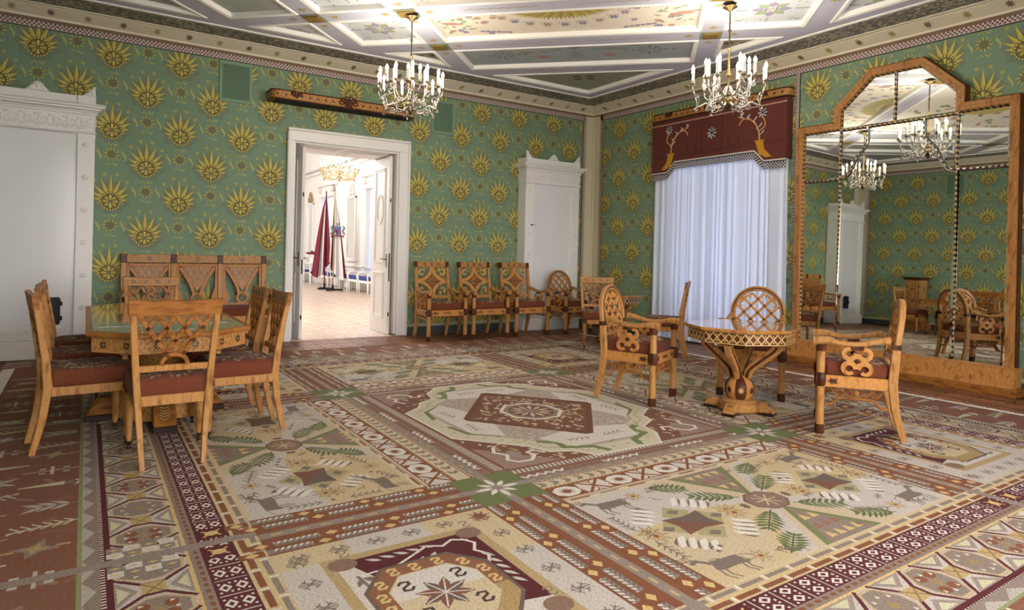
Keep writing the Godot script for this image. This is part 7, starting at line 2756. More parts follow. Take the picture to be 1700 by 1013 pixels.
# eight-petal cross of small diamonds, flat in the xy plane
func cross_inlay(mb: MB, c: Vector2, r: float, z: float) -> void:
	for i in 4:
		var a := PI / 4 + i * PI / 2
		var d := Vector2(cos(a), sin(a))
		var s := Vector2(-d.y, d.x)
		mb.prism(PackedVector2Array([c + d * r * 0.15, c + d * r * 0.55 + s * r * 0.26, c + d * r, c + d * r * 0.55 - s * r * 0.26]), z - 0.0005, z + 0.0012)
	for i in 4:
		var d := Vector2(cos(i * PI / 2), sin(i * PI / 2))
		var s := Vector2(-d.y, d.x)
		mb.prism(PackedVector2Array([c + d * r * 0.55 - s * r * 0.16, c + d * r * 0.85 - s * r * 0.16, c + d * r * 0.85 + s * r * 0.16, c + d * r * 0.55 + s * r * 0.16]), z - 0.0005, z + 0.0012)

# fishbone twig inlay along local x from c, n barbs, pointing dirn
func twig_inlay(mb: MB, c: Vector2, l: float, dirn: float, z: float) -> void:
	mb.bar(c, c + Vector2(l * dirn, 0), 0.006, z, 0.002, 0.0)
	for i in 3:
		var p := c + Vector2(dirn * l * (0.25 + i * 0.28), 0)
		for s in [-1.0, 1.0]:
			mb.bar(p, p + Vector2(dirn * 0.02, s * 0.018), 0.006, z, 0.002, 0.0)

func leg_loft(P: Array, w: Array, d: Array) -> MB:
	var R := []
	for k in P.size():
		var ring := PackedVector3Array()
		for q in rect_section(w[k], d[k], min(w[k], d[k]) * 0.14):
			ring.append(P[k] + Vector3(q.x, 0, q.y))
		R.append(ring)
	var mb := MB.new()
	mb.loft(R, false, true)
	return mb

func turned_leg(o: Node, at: Vector3, called := "leg") -> Node:
	# plain front leg of a side chair: dark block, round taper, small dark foot
	var mb := MB.new()
	mb.lathe([Vector2(0.0, 0.05), Vector2(0.011, 0.05), Vector2(0.017, 0.07), Vector2(0.0225, 0.24), Vector2(0.0235, 0.345), Vector2(0.0, 0.345)], 14, at)
	var l := part(called, mb, M["birch"], o)
	mb = MB.new()
	mb.lathe([Vector2(0.0, 0.0), Vector2(0.009, 0.0), Vector2(0.013, 0.008), Vector2(0.009, 0.018), Vector2(0.008, 0.028), Vector2(0.015, 0.036), Vector2(0.013, 0.05), Vector2(0, 0.05)], 12, at)
	part("foot", mb, M["inlay"], l)
	mb = MB.new()
	mb.box(at + Vector3(0, 0.372, 0), Vector3(0.052, 0.058, 0.052), 0.008)
	part("corner_block", mb, M["walnut"], l)
	return l

func make_side_chair(label: String) -> Node3D:
	var o := thing("side_chair", label, "chair", Vector3.ZERO, 0.0, "lattice-backed side chairs")
	for s in [-1.0, 1.0]:
		var mb := leg_loft([Vector3(s * 0.155, 0, -0.285), Vector3(s * 0.168, 0.2, -0.238), Vector3(s * 0.183, 0.40, -0.215), Vector3(s * 0.195, 0.58, -0.232), Vector3(s * 0.208, 0.78, -0.265), Vector3(s * 0.216, 0.90, -0.286)], [0.028, 0.032, 0.036, 0.036, 0.034, 0.032], [0.034, 0.042, 0.048, 0.042, 0.034, 0.028])
		part("back_leg", mb, M["birch"], o)
		turned_leg(o, Vector3(s * 0.195, 0, 0.195))
	# seat frame
	var fr := MB.new()
	fr.box(Vector3(0, 0.37, 0.2), Vector3(0.35, 0.06, 0.024), 0.004)
	fr.box(Vector3(0, 0.37, -0.212), Vector3(0.335, 0.06, 0.024), 0.004)
	for s in [-1.0, 1.0]:
		fr.rod(Vector3(s * 0.188, 0.37, -0.20), Vector3(s * 0.2, 0.37, 0.18), 0.024, 0.06, Vector3.UP, 0.004)
	part("seat_frame", fr, M["birch"], o)
	seat_cushion(o, 0.435, 0.44, 0.395, 0.115, 0.10)
	# back in its own leaning plane
	var T := Transform3D(Basis(Vector3.RIGHT, -0.165), Vector3(0, 0.55, -0.228))
	var mb2 := MB.new()
	mb2.xf = T
	mb2.prism(PackedVector2Array([Vector2(-0.236, 0.315), Vector2(0.236, 0.315), Vector2(0.242, 0.408), Vector2(0.12, 0.40), Vector2(-0.12, 0.40), Vector2(-0.242, 0.408)]), -0.016, 0.016, 0.004)
	part("top_rail", mb2, M["rail_brown"], o)
	mb2 = MB.new()
	mb2.xf = T
	mb2.prism(PackedVector2Array([Vector2(-0.228, 0.322), Vector2(0.228, 0.322), Vector2(0.233, 0.398), Vector2(0.12, 0.392), Vector2(-0.12, 0.392), Vector2(-0.233, 0.398)]), 0.0155, 0.0175)
	part("rail_veneer", mb2, M["burl"], o)
	mb2 = MB.new()
	mb2.xf = T
	for i in 4:
		cross_inlay(mb2, Vector2(-0.15 + i * 0.1, 0.357), 0.021, 0.0178)
	part("cross_inlay", mb2, M["inlay"], o, Vector3.ZERO, true)
	mb2 = MB.new()
	mb2.xf = T
	mb2.box(Vector3(0, 0.005, 0), Vector3(0.375, 0.036, 0.022), 0.004)
	part("lower_rail", mb2, M["birch"], o)
	# lattice narrowing to its foot: two families of slanting bars
	mb2 = MB.new()
	mb2.xf = T
	var W := 0.185
	var top := 0.315
	var H := 0.295
	var jn := MB.new()
	jn.xf = T
	for i in 4:
		var x := -W + i * W * 0.5
		var t := (4 - i) / 4.0
		var e := Vector2(x + W * t, top - H * t)
		if i == 0:
			e = Vector2(x + W * 0.84, top - H * 0.84)
		mb2.bar(Vector2(x, top), e, 0.024, 0.003, 0.018, 0.003)
		mb2.bar(Vector2(-x, top), Vector2(-e.x, e.y), 0.024, -0.003, 0.018, 0.003)
	for r in range(1, 4):
		for c in 4 - r + 1:
			var p := Vector2((c - (4 - r) * 0.5) * W * 0.5, top - H * 0.25 * r * 1.0)
			jn.box(Vector3(p.x, p.y, 0.0), Vector3(0.022, 0.022, 0.028), 0.001, Basis(Vector3(0, 0, 1), PI / 4))
	part("lattice", mb2, M["rail_brown"], o)
	part("joint_inlay", jn, M["walnut"], o, Vector3.ZERO, true)
	var ring := MB.new()
	ring.xf = T
	var P := []
	for q in arc2(Vector2(0, 0.022), Vector2(0.067, 0.062), 0.0, PI, 14):
		P.append(Vector3(q.x, q.y, 0))
	ring.sweep(P, rect_section(0.024, 0.024, 0.004), 1.0, Vector3(0, 0, 1), false)
	part("ring", ring, M["rail_brown"], o)
	return o

# a scroll as a grooved ribbon: centre, radius, start and end angle, in the plane of X and Y
func scroll(mb: MB, c: Vector3, r: float, a0: float, a1: float, X: Vector3, Y: Vector3, w: float, th: float, shrink := 0.25) -> void:
	var P := []
	var n := 14
	for i in n + 1:
		var t := float(i) / n
		var a: float = lerp(a0, a1, t)
		var rr := r * (1.0 - shrink * t)
		P.append(c + X * cos(a) * rr + Y * sin(a) * rr)
	var N := X.cross(Y)
	# section: side, up=N; three ridges
	var S := PackedVector2Array([Vector2(-w * 0.5, -th * 0.5), Vector2(w * 0.5, -th * 0.5), Vector2(w * 0.5, th * 0.35), Vector2(w * 0.3, th * 0.5), Vector2(w * 0.17, th * 0.3), Vector2(0, th * 0.5), Vector2(-w * 0.17, th * 0.3), Vector2(-w * 0.3, th * 0.5), Vector2(-w * 0.5, th * 0.35)])
	var sc := []
	for i in n + 1:
		var t := float(i) / n
		sc.append(1.0 - 0.35 * t)
	mb.sweep(P, S, sc, N, false)

# frame shared by the armchairs: legs, rails, arms, scroll panels. kind "round" or "square"; w2 half width in front
func arm_base(o: Node3D, hw: float, aprons: bool, twigs := true) -> void:
	var zf := 0.235
	var zb := -0.225
	var hb := hw - 0.035
	for s in [-1.0, 1.0]:
		var mb := MB.new()
		var at := Vector3(s * hw, 0, zf)
		mb.lathe([Vector2(0.0, 0.07), Vector2(0.031, 0.07), Vector2(0.027, 0.2), Vector2(0.029, 0.345), Vector2(0.032, 0.36), Vector2(0.032, 0.43), Vector2(0.029, 0.445), Vector2(0.028, 0.56), Vector2(0.029, 0.605), Vector2(0.0, 0.605)], 16, at)
		var leg := part("front_leg", mb, M["birch"], o)
		mb = MB.new()
		mb.lathe([Vector2(0, 0), Vector2(0.031, 0), Vector2(0.034, 0.006), Vector2(0.0325, 0.07), Vector2(0, 0.07)], 16, at)
		part("foot", mb, M["walnut"], leg)
		mb = MB.new()
		mb.lathe([Vector2(0.029, 0.345), Vector2(0.037, 0.36), Vector2(0.040, 0.395), Vector2(0.037, 0.43), Vector2(0.029, 0.445)], 14, at)
		for k in 7:
			var a := TAU * k / 7
			mb.ball(at + Vector3(cos(a) * 0.033, 0.395, sin(a) * 0.033), Vector3(0.012, 0.043, 0.012), 6, 6)
		part("carved_knob", mb, M["walnut"], leg)
		mb = MB.new()
		mb.lathe([Vector2(0, 0.60), Vector2(0.032, 0.60), Vector2(0.036, 0.652), Vector2(0, 0.652)], 16, at)
		part("collar", mb, M["walnut"], leg)
		# arm: waisted and waved, swelling over the front leg
		var A := smooth_path([Vector3(s * hb, 0.70, zb + 0.02), Vector3(s * (hb + 0.008), 0.692, -0.14), Vector3(s * (hb + 0.02), 0.664, -0.02), Vector3(s * (hw - 0.004), 0.662, 0.10), Vector3(s * hw, 0.680, 0.20), Vector3(s * hw, 0.668, 0.285)], 4)
		var sc := []
		for i in A.size():
			var t := float(i) / (A.size() - 1)
			sc.append(Vector2(0.75 + 0.35 * smoothstep(0.5, 0.95, t), 1.25 - 0.55 * sin(PI * clampf(t * 1.05, 0, 1)) + 0.1 * smoothstep(0.7, 0.9, t)))
		mb = MB.new()
		mb.sweep(A, rect_section(0.062, 0.046, 0.012), sc, Vector3.UP, false)
		part("arm", mb, M["birch"], o)
		# scroll panel under the arm
		var sp := MB.new()
		var X := Vector3(0, 0, 1)
		var Y := Vector3.UP
		var c0 := Vector3(s * (hw - 0.012), 0, 0.0)
		for e in [-1.0, 1.0]:
			scroll(sp, c0 + Vector3(0, 0.595, e * 0.050), 0.044, PI * 0.5 + e * PI * 0.5, PI * 0.5 + e * PI * 2.15, X, Y, 0.036, 0.026, 0.3)
			scroll(sp, c0 + Vector3(0, 0.484, e * 0.051), 0.046, PI * 0.5 + e * PI * 0.5, PI * 0.5 - e * PI * 1.25, X, Y, 0.038, 0.026, 0.3)
		part("scroll_panel", sp, M["birch_light"], o)
		sp = MB.new()
		sp.box(c0 + Vector3(0, 0.635, 0), Vector3(0.026, 0.028, 0.085), 0.004)
		part("scroll_cap", sp, M["walnut"], o)
		sp = MB.new()
		sp.ball(c0 + Vector3(0, 0.540, 0), Vector3(0.017, 0.022, 0.018), 8, 6)
		for k in 4:
			sp.ball(c0 + Vector3(0, 0.540 + 0.014 * sin(PI / 4 + k * PI / 2), 0.014 * cos(PI / 4 + k * PI / 2)), Vector3(0.017, 0.01, 0.01), 6, 5)
		part("scroll_boss", sp, M["walnut"], o)
	# seat rails
	var rails := [[Vector3(0, 0.385, zf), Vector3(hw * 2 - 0.05, 0.085, 0.026), 0.0], [Vector3(0, 0.385, zb), Vector3(hb * 2 - 0.03, 0.085, 0.026), 0.0]]
	var mb3 := MB.new()
	for r in rails:
		mb3.box(r[0], r[1], 0.004)
	for s in [-1.0, 1.0]:
		mb3.rod(Vector3(s * hb, 0.385, zb + 0.01), Vector3(s * hw, 0.385, zf - 0.02), 0.026, 0.085, Vector3.UP, 0.004)
	part("seat_rail", mb3, M["birch_light"], o)
	mb3 = MB.new()
	if twigs:
		for s in [-1.0, 1.0]:
			twig_inlay(mb3, Vector2(s * (hw - 0.05), 0.388), 0.065, -s, zf + 0.0135)
			var old := mb3.xf
			mb3.xf = Transform3D(Basis(Vector3.UP, s * PI / 2), Vector3(s * (hw + 0.0135), 0, 0))
			twig_inlay(mb3, Vector2(-s * (zf - 0.045), 0.388), 0.06, s, 0.0)
			mb3.xf = old
		for k in 4:
			cross_inlay(mb3, Vector2(-0.045 + 0.03 * k, 0.388), 0.016, zf + 0.0135)
	part("twig_inlay", mb3, M["inlay"], o, Vector3.ZERO, true)
	seat_cushion(o, hw * 2 - 0.055, 0.45, 0.42, 0.115, 0.06)
	if aprons:
		# pierced scroll rails below the seat on front and sides
		for k in 3:
			var ap := MB.new()
			var half := hw - 0.03 if k == 0 else 0.2
			ap.xf = Transform3D(Basis.IDENTITY, Vector3(0, 0, zf - 0.006)) if k == 0 else Transform3D(Basis(Vector3.UP, PI / 2), Vector3((hw - 0.01) * (1 if k == 1 else -1), 0, 0.0))
			ap.sweep(v3(smooth2([Vector2(-half, 0.215), Vector2(-half + 0.05, 0.225), Vector2(-half + 0.085, 0.268), Vector2(-half + 0.14, 0.272), Vector2(0, 0.272), Vector2(half - 0.14, 0.272), Vector2(half - 0.085, 0.268), Vector2(half - 0.05, 0.225), Vector2(half, 0.215)])), rect_section(0.018, 0.018, 0.004), 1.0, Vector3(0, 0, 1), false)
			for s in [-1.0, 1.0]:
				for q in [0.048, 0.118]:
					if q > half - 0.07:
						continue
					scroll(ap, Vector3(s * q, 0.308, 0), 0.026, PI * 0.5, PI * 0.5 + s * TAU * 0.9, Vector3.RIGHT, Vector3.UP, 0.014, 0.014, 0.55)
					ap.bar(Vector2(s * (q + 0.008), 0.284), Vector2(s * (q + 0.052), 0.338), 0.010, 0.0, 0.012)
			ap.ball(Vector3(0, 0.308, 0), Vector3(0.022, 0.024, 0.010), 8, 6)
			part("scroll_apron", ap, M["rail_brown"], o)

func make_round_armchair(label: String) -> Node3D:
	var o := thing("round_armchair", label, "armchair", Vector3.ZERO, 0.0, "round-backed lattice armchairs")
	var hw := 0.262
	arm_base(o, hw, true)
	var hb := hw - 0.035
	for s in [-1.0, 1.0]:
		var mb := leg_loft([Vector3(s * hb, 0, -0.30), Vector3(s * hb, 0.2, -0.245), Vector3(s * hb, 0.40, -0.225), Vector3(s * hb, 0.64, -0.243)], [0.036, 0.040, 0.042, 0.042], [0.042, 0.052, 0.062, 0.054])
		part("back_leg", mb, M["birch"], o)
		mb = MB.new()
		mb.box(Vector3(s * hb, 0.657, -0.245), Vector3(0.046, 0.04, 0.056), 0.003)
		part("post_block", mb, M["walnut"], o)
	var T := Transform3D(Basis(Vector3.RIGHT, -0.15), Vector3(0, 0.675, -0.247))
	var r := hb
	var P := [Vector3(-r, 0, 0), Vector3(-r, 0.03, 0)]
	for q in arc2(Vector2(0, 0.06), Vector2(r, 0.235), PI, 0, 22):
		P.append(Vector3(q.x, q.y, 0))
	P.append(Vector3(r, 0.03, 0)); P.append(Vector3(r, 0, 0))
	var mb2 := MB.new()
	mb2.xf = T
	mb2.sweep(P, rect_section(0.046, 0.042, 0.008), 1.0, Vector3(0, 0, 1), false)
	part("arched_frame", mb2, M["birch"], o)
	mb2 = MB.new()
	mb2.xf = T
	for zz in [0.021, -0.021]:
		var Q := []
		for p in P:
			Q.append(Vector3(p.x, p.y, zz))
		mb2.sweep(Q, rect_section(0.012, 0.003), 1.0, Vector3(0, 0, 1), false)
	part("inlay_line", mb2, M["walnut"], o, Vector3.ZERO, true)
	# diagonal lattice inside the arch, hooked where it meets the frame
	mb2 = MB.new()
	mb2.xf = T
	var jn := MB.new()
	jn.xf = T
	var hk := MB.new()
	hk.xf = T
	var rx := r - 0.024
	var c0 := Vector2(0, 0.06)
	var base := -0.10
	for fam in [-1.0, 1.0]:
		for i in range(-2, 3):
			# line: y - c0.y = fam * (x - x0)
			var x0 := i * 0.125
			var pts := []
			var prev := false
			var a := Vector2.ZERO
			var b := Vector2.ZERO
			for k in 121:
				var x: float = lerp(-0.34, 0.34, k / 120.0)
				var y: float = c0.y + fam * (x - x0) * 1.05
				var ins: bool = abs(x) < rx - 0.012 and y > base and (y < c0.y or pow(x / rx, 2) + pow((y - c0.y) / 0.205, 2) < 0.86)
				if ins and not prev:
					a = Vector2(x, y)
				if ins:
					b = Vector2(x, y)
				prev = ins
			if a.distance_to(b) < 0.05:
				continue
			mb2.bar(a, b, 0.023, 0.004 * fam, 0.020, 0.004)
			for e in [[a, (a - b).normalized()], [b, (b - a).normalized()]]:
				var p: Vector2 = e[0]
				if p.y < base + 0.02:
					continue
				var d: Vector2 = e[1]
				var sd := Vector2(-d.y, d.x)
				if sd.y > 0: sd = -sd
				hk.sweep([Vector3(p.x, p.y, 0), Vector3(p.x + d.x * 0.012 + sd.x * 0.004, p.y + d.y * 0.012 + sd.y * 0.004, 0), Vector3(p.x + d.x * 0.014 + sd.x * 0.022, p.y + d.y * 0.014 + sd.y * 0.022, 0), Vector3(p.x + sd.x * 0.04, p.y + sd.y * 0.04, 0)], rect_section(0.018, 0.018, 0.004), [1.2, 1.1, 0.9, 0.35], Vector3(0, 0, 1), false)
	for i in range(-3, 4):
		for j in range(-3, 4):
			var p := Vector2((i + j) * 0.0625, c0.y + (i - j) * 0.0656)
			if abs(i) > 2 or abs(j) > 2 or abs(p.x) > rx - 0.03 or p.y < base + 0.02 or (p.y > c0.y and pow(p.x / rx, 2) + pow((p.y - c0.y) / 0.205, 2) > 0.7):
				continue
			jn.box(Vector3(p.x, p.y, 0), Vector3(0.02, 0.02, 0.031), 0.001, Basis(Vector3(0, 0, 1), PI / 4))
	part("lattice", mb2, M["birch_light"], o)
	part("hook", hk, M["birch_light"], o, Vector3.ZERO, true)
	part("joint_inlay", jn, M["walnut"], o, Vector3.ZERO, true)
	mb2 = MB.new()
	mb2.xf = T
	mb2.box(Vector3(0, -0.115, 0), Vector3(r * 2 - 0.03, 0.04, 0.026), 0.004)
	part("lower_rail", mb2, M["birch"], o)
	return o

func make_square_armchair(label: String) -> Node3D:
	var o := thing("square_armchair", label, "armchair", Vector3.ZERO, 0.0, "high square-backed armchairs along the back wall")
	var hw := 0.29
	arm_base(o, hw, false)
	var hb := hw - 0.035
	for s in [-1.0, 1.0]:
		var mb := leg_loft([Vector3(s * hb, 0, -0.30), Vector3(s * hb, 0.2, -0.245), Vector3(s * hb, 0.40, -0.225), Vector3(s * hb, 0.70, -0.25), Vector3(s * hb, 1.02, -0.30)], [0.036, 0.042, 0.045, 0.043, 0.04], [0.042, 0.052, 0.062, 0.05, 0.036])
		part("back_leg", mb, M["birch"], o)
	var T := Transform3D(Basis(Vector3.RIGHT, -0.155), Vector3(0, 0.56, -0.237))
	for s in [-1.0, 1.0]:
		var mb := MB.new()
		mb.xf = T
		mb.box(Vector3(s * hb, 0.505, 0), Vector3(0.055, 0.085, 0.045), 0.005)
		part("corner_block", mb, M["walnut"], o)
	var mb2 := MB.new()
	mb2.xf = T
	mb2.box(Vector3(0, 0.505, 0), Vector3(hb * 2 - 0.05, 0.08, 0.034), 0.004)
	part("top_rail", mb2, M["burl"], o)
	mb2 = MB.new()
	mb2.xf = T
	for i in 3:
		cross_inlay(mb2, Vector2(-0.11 + i * 0.11, 0.505), 0.027, 0.0175)
	part("cross_inlay", mb2, M["inlay"], o, Vector3.ZERO, true)
	mb2 = MB.new()
	mb2.xf = T
	mb2.box(Vector3(0, 0.02, 0), Vector3(hb * 2 - 0.04, 0.045, 0.026), 0.004)
	part("lower_rail", mb2, M["birch"], o)
	# carved panel: a diamond with hollow sides, a flower in its middle, scrolls in the corners
	mb2 = MB.new()
	mb2.xf = T
	var c := Vector2(0, 0.255)
	var a := hb - 0.035
	var b := 0.195
	for sx in [-1.0, 1.0]:
		for sy in [-1.0, 1.0]:
			var pth := []
			for q in arc2(c + Vector2(sx * a * 1.05, sy * b * 1.05), Vector2(a, b), (PI if sx > 0 else 0.0), (PI * 1.5 if sy > 0 else PI * 0.5) if sx > 0 else (-PI * 0.5 if sy > 0 else PI * 0.5), 10):
				pth.append(Vector3(q.x, q.y, 0))
			mb2.sweep(pth, rect_section(0.046, 0.02, 0.004), 1.0, Vector3(0, 0, 1), false)
	mb2.bar(c + Vector2(0, b - 0.02), c + Vector2(0, b + 0.035), 0.045, 0, 0.022)
	mb2.bar(c - Vector2(0, b - 0.02), c - Vector2(0, b + 0.035), 0.045, 0, 0.022)
	mb2.bar(c + Vector2(a - 0.035, 0), c + Vector2(a + 0.02, 0), 0.04, 0, 0.022)
	mb2.bar(c - Vector2(a - 0.035, 0), c - Vector2(a + 0.02, 0), 0.04, 0, 0.022)
	part("carved_diamond", mb2, M["birch_light"], o)
	mb2 = MB.new()
	mb2.xf = T
	for i in 4:
		var d := Vector2(cos(PI / 4 + i * PI / 2) * 0.055, sin(PI / 4 + i * PI / 2) * 0.062)
		mb2.bar(c, c + d * 1.25, 0.014, 0, 0.016)
		for e in [0.35, -0.35]:
			var v := d.rotated(e)
			mb2.prism(PackedVector2Array([c + v * 0.4, c + v * 0.8 + Vector2(-v.y, v.x) * 0.22, c + v * 1.2, c + v * 0.8 - Vector2(-v.y, v.x) * 0.22]), -0.007, 0.010, 0.002)
		var k := Vector2(cos(i * PI / 2) * 0.08, sin(i * PI / 2) * 0.09)
		mb2.prism(PackedVector2Array([c + k * 0.3, c + k * 0.75 + Vector2(-k.y, k.x) * 0.2, c + k, c + k * 0.75 - Vector2(-k.y, k.x) * 0.2]), -0.007, 0.009, 0.002)
	part("carved_flower", mb2, M["rail_brown"], o, Vector3.ZERO, true)
	for sx in [-1.0, 1.0]:
		for sy in [-1.0, 1.0]:
			mb2 = MB.new()
			mb2.xf = T
			var k := c + Vector2(sx * a * 0.70, sy * b * 0.74)
			scroll(mb2, Vector3(k.x + sx * 0.012, k.y - sy * 0.015, 0.0), 0.042, PI * 0.5 * sy + sx * 0.4, PI * 0.5 * sy - sx * sy * PI * 1.35, Vector3.RIGHT, Vector3.UP, 0.026, 0.02, 0.3)
			scroll(mb2, Vector3(k.x - sx * 0.045, k.y + sy * 0.035, 0.0), 0.026, -PI * 0.5 * sy, -PI * 0.5 * sy + sx * sy * PI * 1.2, Vector3.RIGHT, Vector3.UP, 0.02, 0.018, 0.3)
			part("corner_scroll", mb2, M["inlay_light"], o)
	# small pierced rail under the side rails
	mb2 = MB.new()
	for s in [-1.0, 1.0]:
		mb2.rod(Vector3(s * hb, 0.30, -0.2), Vector3(s * hw, 0.295, 0.21), 0.014, 0.016)
		for i in 5:
			mb2.box(Vector3(s * (hb + 0.016), 0.322, -0.15 + i * 0.075), Vector3(0.012, 0.034, 0.02), 0.003)
	part("pierced_rail", mb2, M["birch"], o, Vector3.ZERO, true)
	return o

func make_sofa() -> void:
	var o := thing("settee", "three-panelled wooden settee with rust seat against the wall behind the dining table", "sofa", Vector3(-6.45, FY, 0.36))
	var hw := 0.79
	var zb := -0.24
	var zf := 0.22
	var T := Transform3D(Basis(Vector3.RIGHT, -0.10), Vector3(0, 0.45, zb))
	for i in 4:
		var x: float = lerp(-hw, hw, i / 3.0)
		var mb := MB.new()
		mb.xf = T
		mb.box(Vector3(x, 0.28, 0), Vector3(0.06, 0.62, 0.05), 0.005)
		var p := part("back_post", mb, M["birch"], o)
		mb = MB.new()
		mb.xf = T
		mb.box(Vector3(x, 0.64, 0), Vector3(0.066, 0.105, 0.056), 0.005)
		part("corner_block", mb, M["walnut"], p)
	for i in 3:
		var xc: float = lerp(-hw, hw, (i + 0.5) / 3.0)
		var half := hw / 3.0 - 0.03
		var mb := MB.new()
		mb.xf = T
		mb.box(Vector3(xc, 0.64, 0), Vector3(half * 2, 0.10, 0.036), 0.004)
		var tr := part("top_rail", mb, M["burl"], o)
		mb = MB.new()
		mb.xf = T
		cross_inlay(mb, Vector2(xc, 0.64), 0.032, 0.0185)
		part("cross_inlay", mb, M["inlay"], tr, Vector3.ZERO, true)
		# panel: outer frame, fan of lattice, ring at the foot
		mb = MB.new()
		mb.xf = T
		for q in [[xc - half, xc - half + 0.03, 0.06, 0.58], [xc + half - 0.03, xc + half, 0.06, 0.58], [xc - half + 0.03, xc + half - 0.03, 0.545, 0.58], [xc - half + 0.03, xc + half - 0.03, 0.06, 0.09]]:
			mb.box(Vector3((q[0] + q[1]) * 0.5, (q[2] + q[3]) * 0.5, 0), Vector3(q[1] - q[0], q[3] - q[2], 0.024), 0.003)
		for s in [-1.0, 1.0]:
			mb.sweep(v3(smooth2([Vector2(xc + s * 0.195, 0.53), Vector2(xc + s * 0.13, 0.43), Vector2(xc + s * 0.07, 0.31), Vector2(xc + s * 0.035, 0.20)])), rect_section(0.04, 0.02, 0.004), 1.0, Vector3(0, 0, 1), false)
			# hollow-cut lower corners
			mb.prism(PackedVector2Array([Vector2(xc + s * (half - 0.025), 0.09), Vector2(xc + s * (half - 0.025), 0.30), Vector2(xc + s * (half - 0.055), 0.22), Vector2(xc + s * (half - 0.075), 0.15), Vector2(xc + s * (half - 0.06), 0.09)]), -0.01, 0.01, 0.002)
		var ring := []
		for q in arc2(Vector2(xc, 0.15), Vector2(0.062, 0.062), 0, TAU * 23.0 / 24.0, 23):
			ring.append(Vector3(q.x, q.y, 0))
		mb.sweep(ring, rect_section(0.03, 0.022, 0.004), 1.0, Vector3(0, 0, 1), false, true)
		part("back_panel", mb, M["burl_orange"], o)
		mb = MB.new()
		mb.xf = T
		# web of the fan: a board scored with crossing lines
		mb.prism(PackedVector2Array([Vector2(xc - 0.175, 0.545), Vector2(xc + 0.175, 0.545), Vector2(xc + 0.10, 0.42), Vector2(xc + 0.045, 0.30), Vector2(xc, 0.24), Vector2(xc - 0.045, 0.30), Vector2(xc - 0.10, 0.42)]), -0.006, 0.006, 0.001)
		part("fan_board", mb, M["burl"], o)
		mb = MB.new()
		mb.xf = T
		for s in [-1.0, 1.0]:
			for k in 5:
				var x0 := -0.15 + k * 0.075
				var l := 0.27 - 0.05 * k if s > 0 else 0.27 - 0.05 * (4 - k)
				var a := Vector2(xc + x0, 0.54)
				mb.bar(a, a + Vector2(s * 0.5, -0.86) * l * 0.9, 0.006, 0.0068, 0.003, 0.0)
		part("scored_line", mb, M["inlay"], o, Vector3.ZERO, true)
	var fr := MB.new()
	fr.box(Vector3(0, 0.37, zf), Vector3(hw * 2 - 0.02, 0.085, 0.03), 0.004)
	fr.box(Vector3(0, 0.37, zb), Vector3(hw * 2 - 0.02, 0.085, 0.03), 0.004)
	for s in [-1.0, 1.0]:
		fr.box(Vector3(s * hw, 0.37, 0), Vector3(0.03, 0.084, zf - zb - 0.02), 0.004)
	part("seat_rail", fr, M["birch_light"], o)
	fr = MB.new()
	for s in [-1.0, 1.0]:
		for k in 2:
			twig_inlay(fr, Vector2(s * (hw - 0.06 - k * 0.12), 0.372), 0.065, -s, zf + 0.0155)
	part("twig_inlay", fr, M["inlay"], o, Vector3.ZERO, true)
	var cu := MB.new()
	cu.loft(cushion(hw * 2 - 0.03, 0.46, 0.40, 0.12, 0.02), true, true)
	part("seat", cu, M["seat_felt"], o)
	for s in [-1.0, 1.0]:
		for e in [[zf, 0.0], [zb, 0.0]]:
			var mb := MB.new()
			if e[0] > 0:
				mb.lathe([Vector2(0, 0.07), Vector2(0.03, 0.07), Vector2(0.027, 0.2), Vector2(0.03, 0.36), Vector2(0.044, 0.38), Vector2(0.044, 0.41), Vector2(0.03, 0.43), Vector2(0.03, 0.62), Vector2(0, 0.62)], 14, Vector3(s * hw, 0, zf))
			else:
				mb = leg_loft([Vector3(s * hw, 0, zb - 0.05), Vector3(s * hw, 0.36, zb)], [0.04, 0.05], [0.04, 0.05])
			var l := part("leg", mb, M["birch"], o)
			if e[0] > 0:
				mb = MB.new()
				mb.lathe([Vector2(0, 0), Vector2(0.034, 0), Vector2(0.033, 0.07), Vector2(0, 0.07)], 14, Vector3(s * hw, 0, zf))
				part("foot", mb, M["walnut"], l)
				mb = MB.new()
				mb.lathe([Vector2(0, 0.615), Vector2(0.033, 0.615), Vector2(0.037, 0.665), Vector2(0, 0.665)], 14, Vector3(s * hw, 0, zf))
				part("collar", mb, M["walnut"], l)
		var A := smooth_path([Vector3(s * hw, 0.72, zb + 0.0), Vector3(s * hw, 0.69, -0.05), Vector3(s * hw, 0.685, 0.12), Vector3(s * hw, 0.69, zf + 0.05)], 4)
		var am := MB.new()
		am.sweep(A, rect_section(0.06, 0.045, 0.01), 1.0, Vector3.UP, false)
		part("arm", am, M["birch"], o)
		am = MB.new()
		for e in [-1.0, 1.0]:
			scroll(am, Vector3(s * hw, 0.60, e * 0.052), 0.046, PI * 0.5 + e * PI * 0.5, PI * 0.5 + e * PI * 2.15, Vector3(0, 0, 1), Vector3.UP, 0.036, 0.024, 0.3)
		part("scroll_panel", am, M["birch_light"], o)

func octagon(rx: float, rz: float, cut: float) -> PackedVector2Array:
	return PackedVector2Array([Vector2(-rx + cut, -rz), Vector2(rx - cut, -rz), Vector2(rx, -rz + cut), Vector2(rx, rz - cut), Vector2(rx - cut, rz), Vector2(-rx + cut, rz), Vector2(-rx, rz - cut), Vector2(-rx, -rz + cut)])

const FLAT := Basis(Vector3(1, 0, 0), Vector3(0, 0, -1), Vector3(0, 1, 0))   # plan outline (x, -z) lying flat

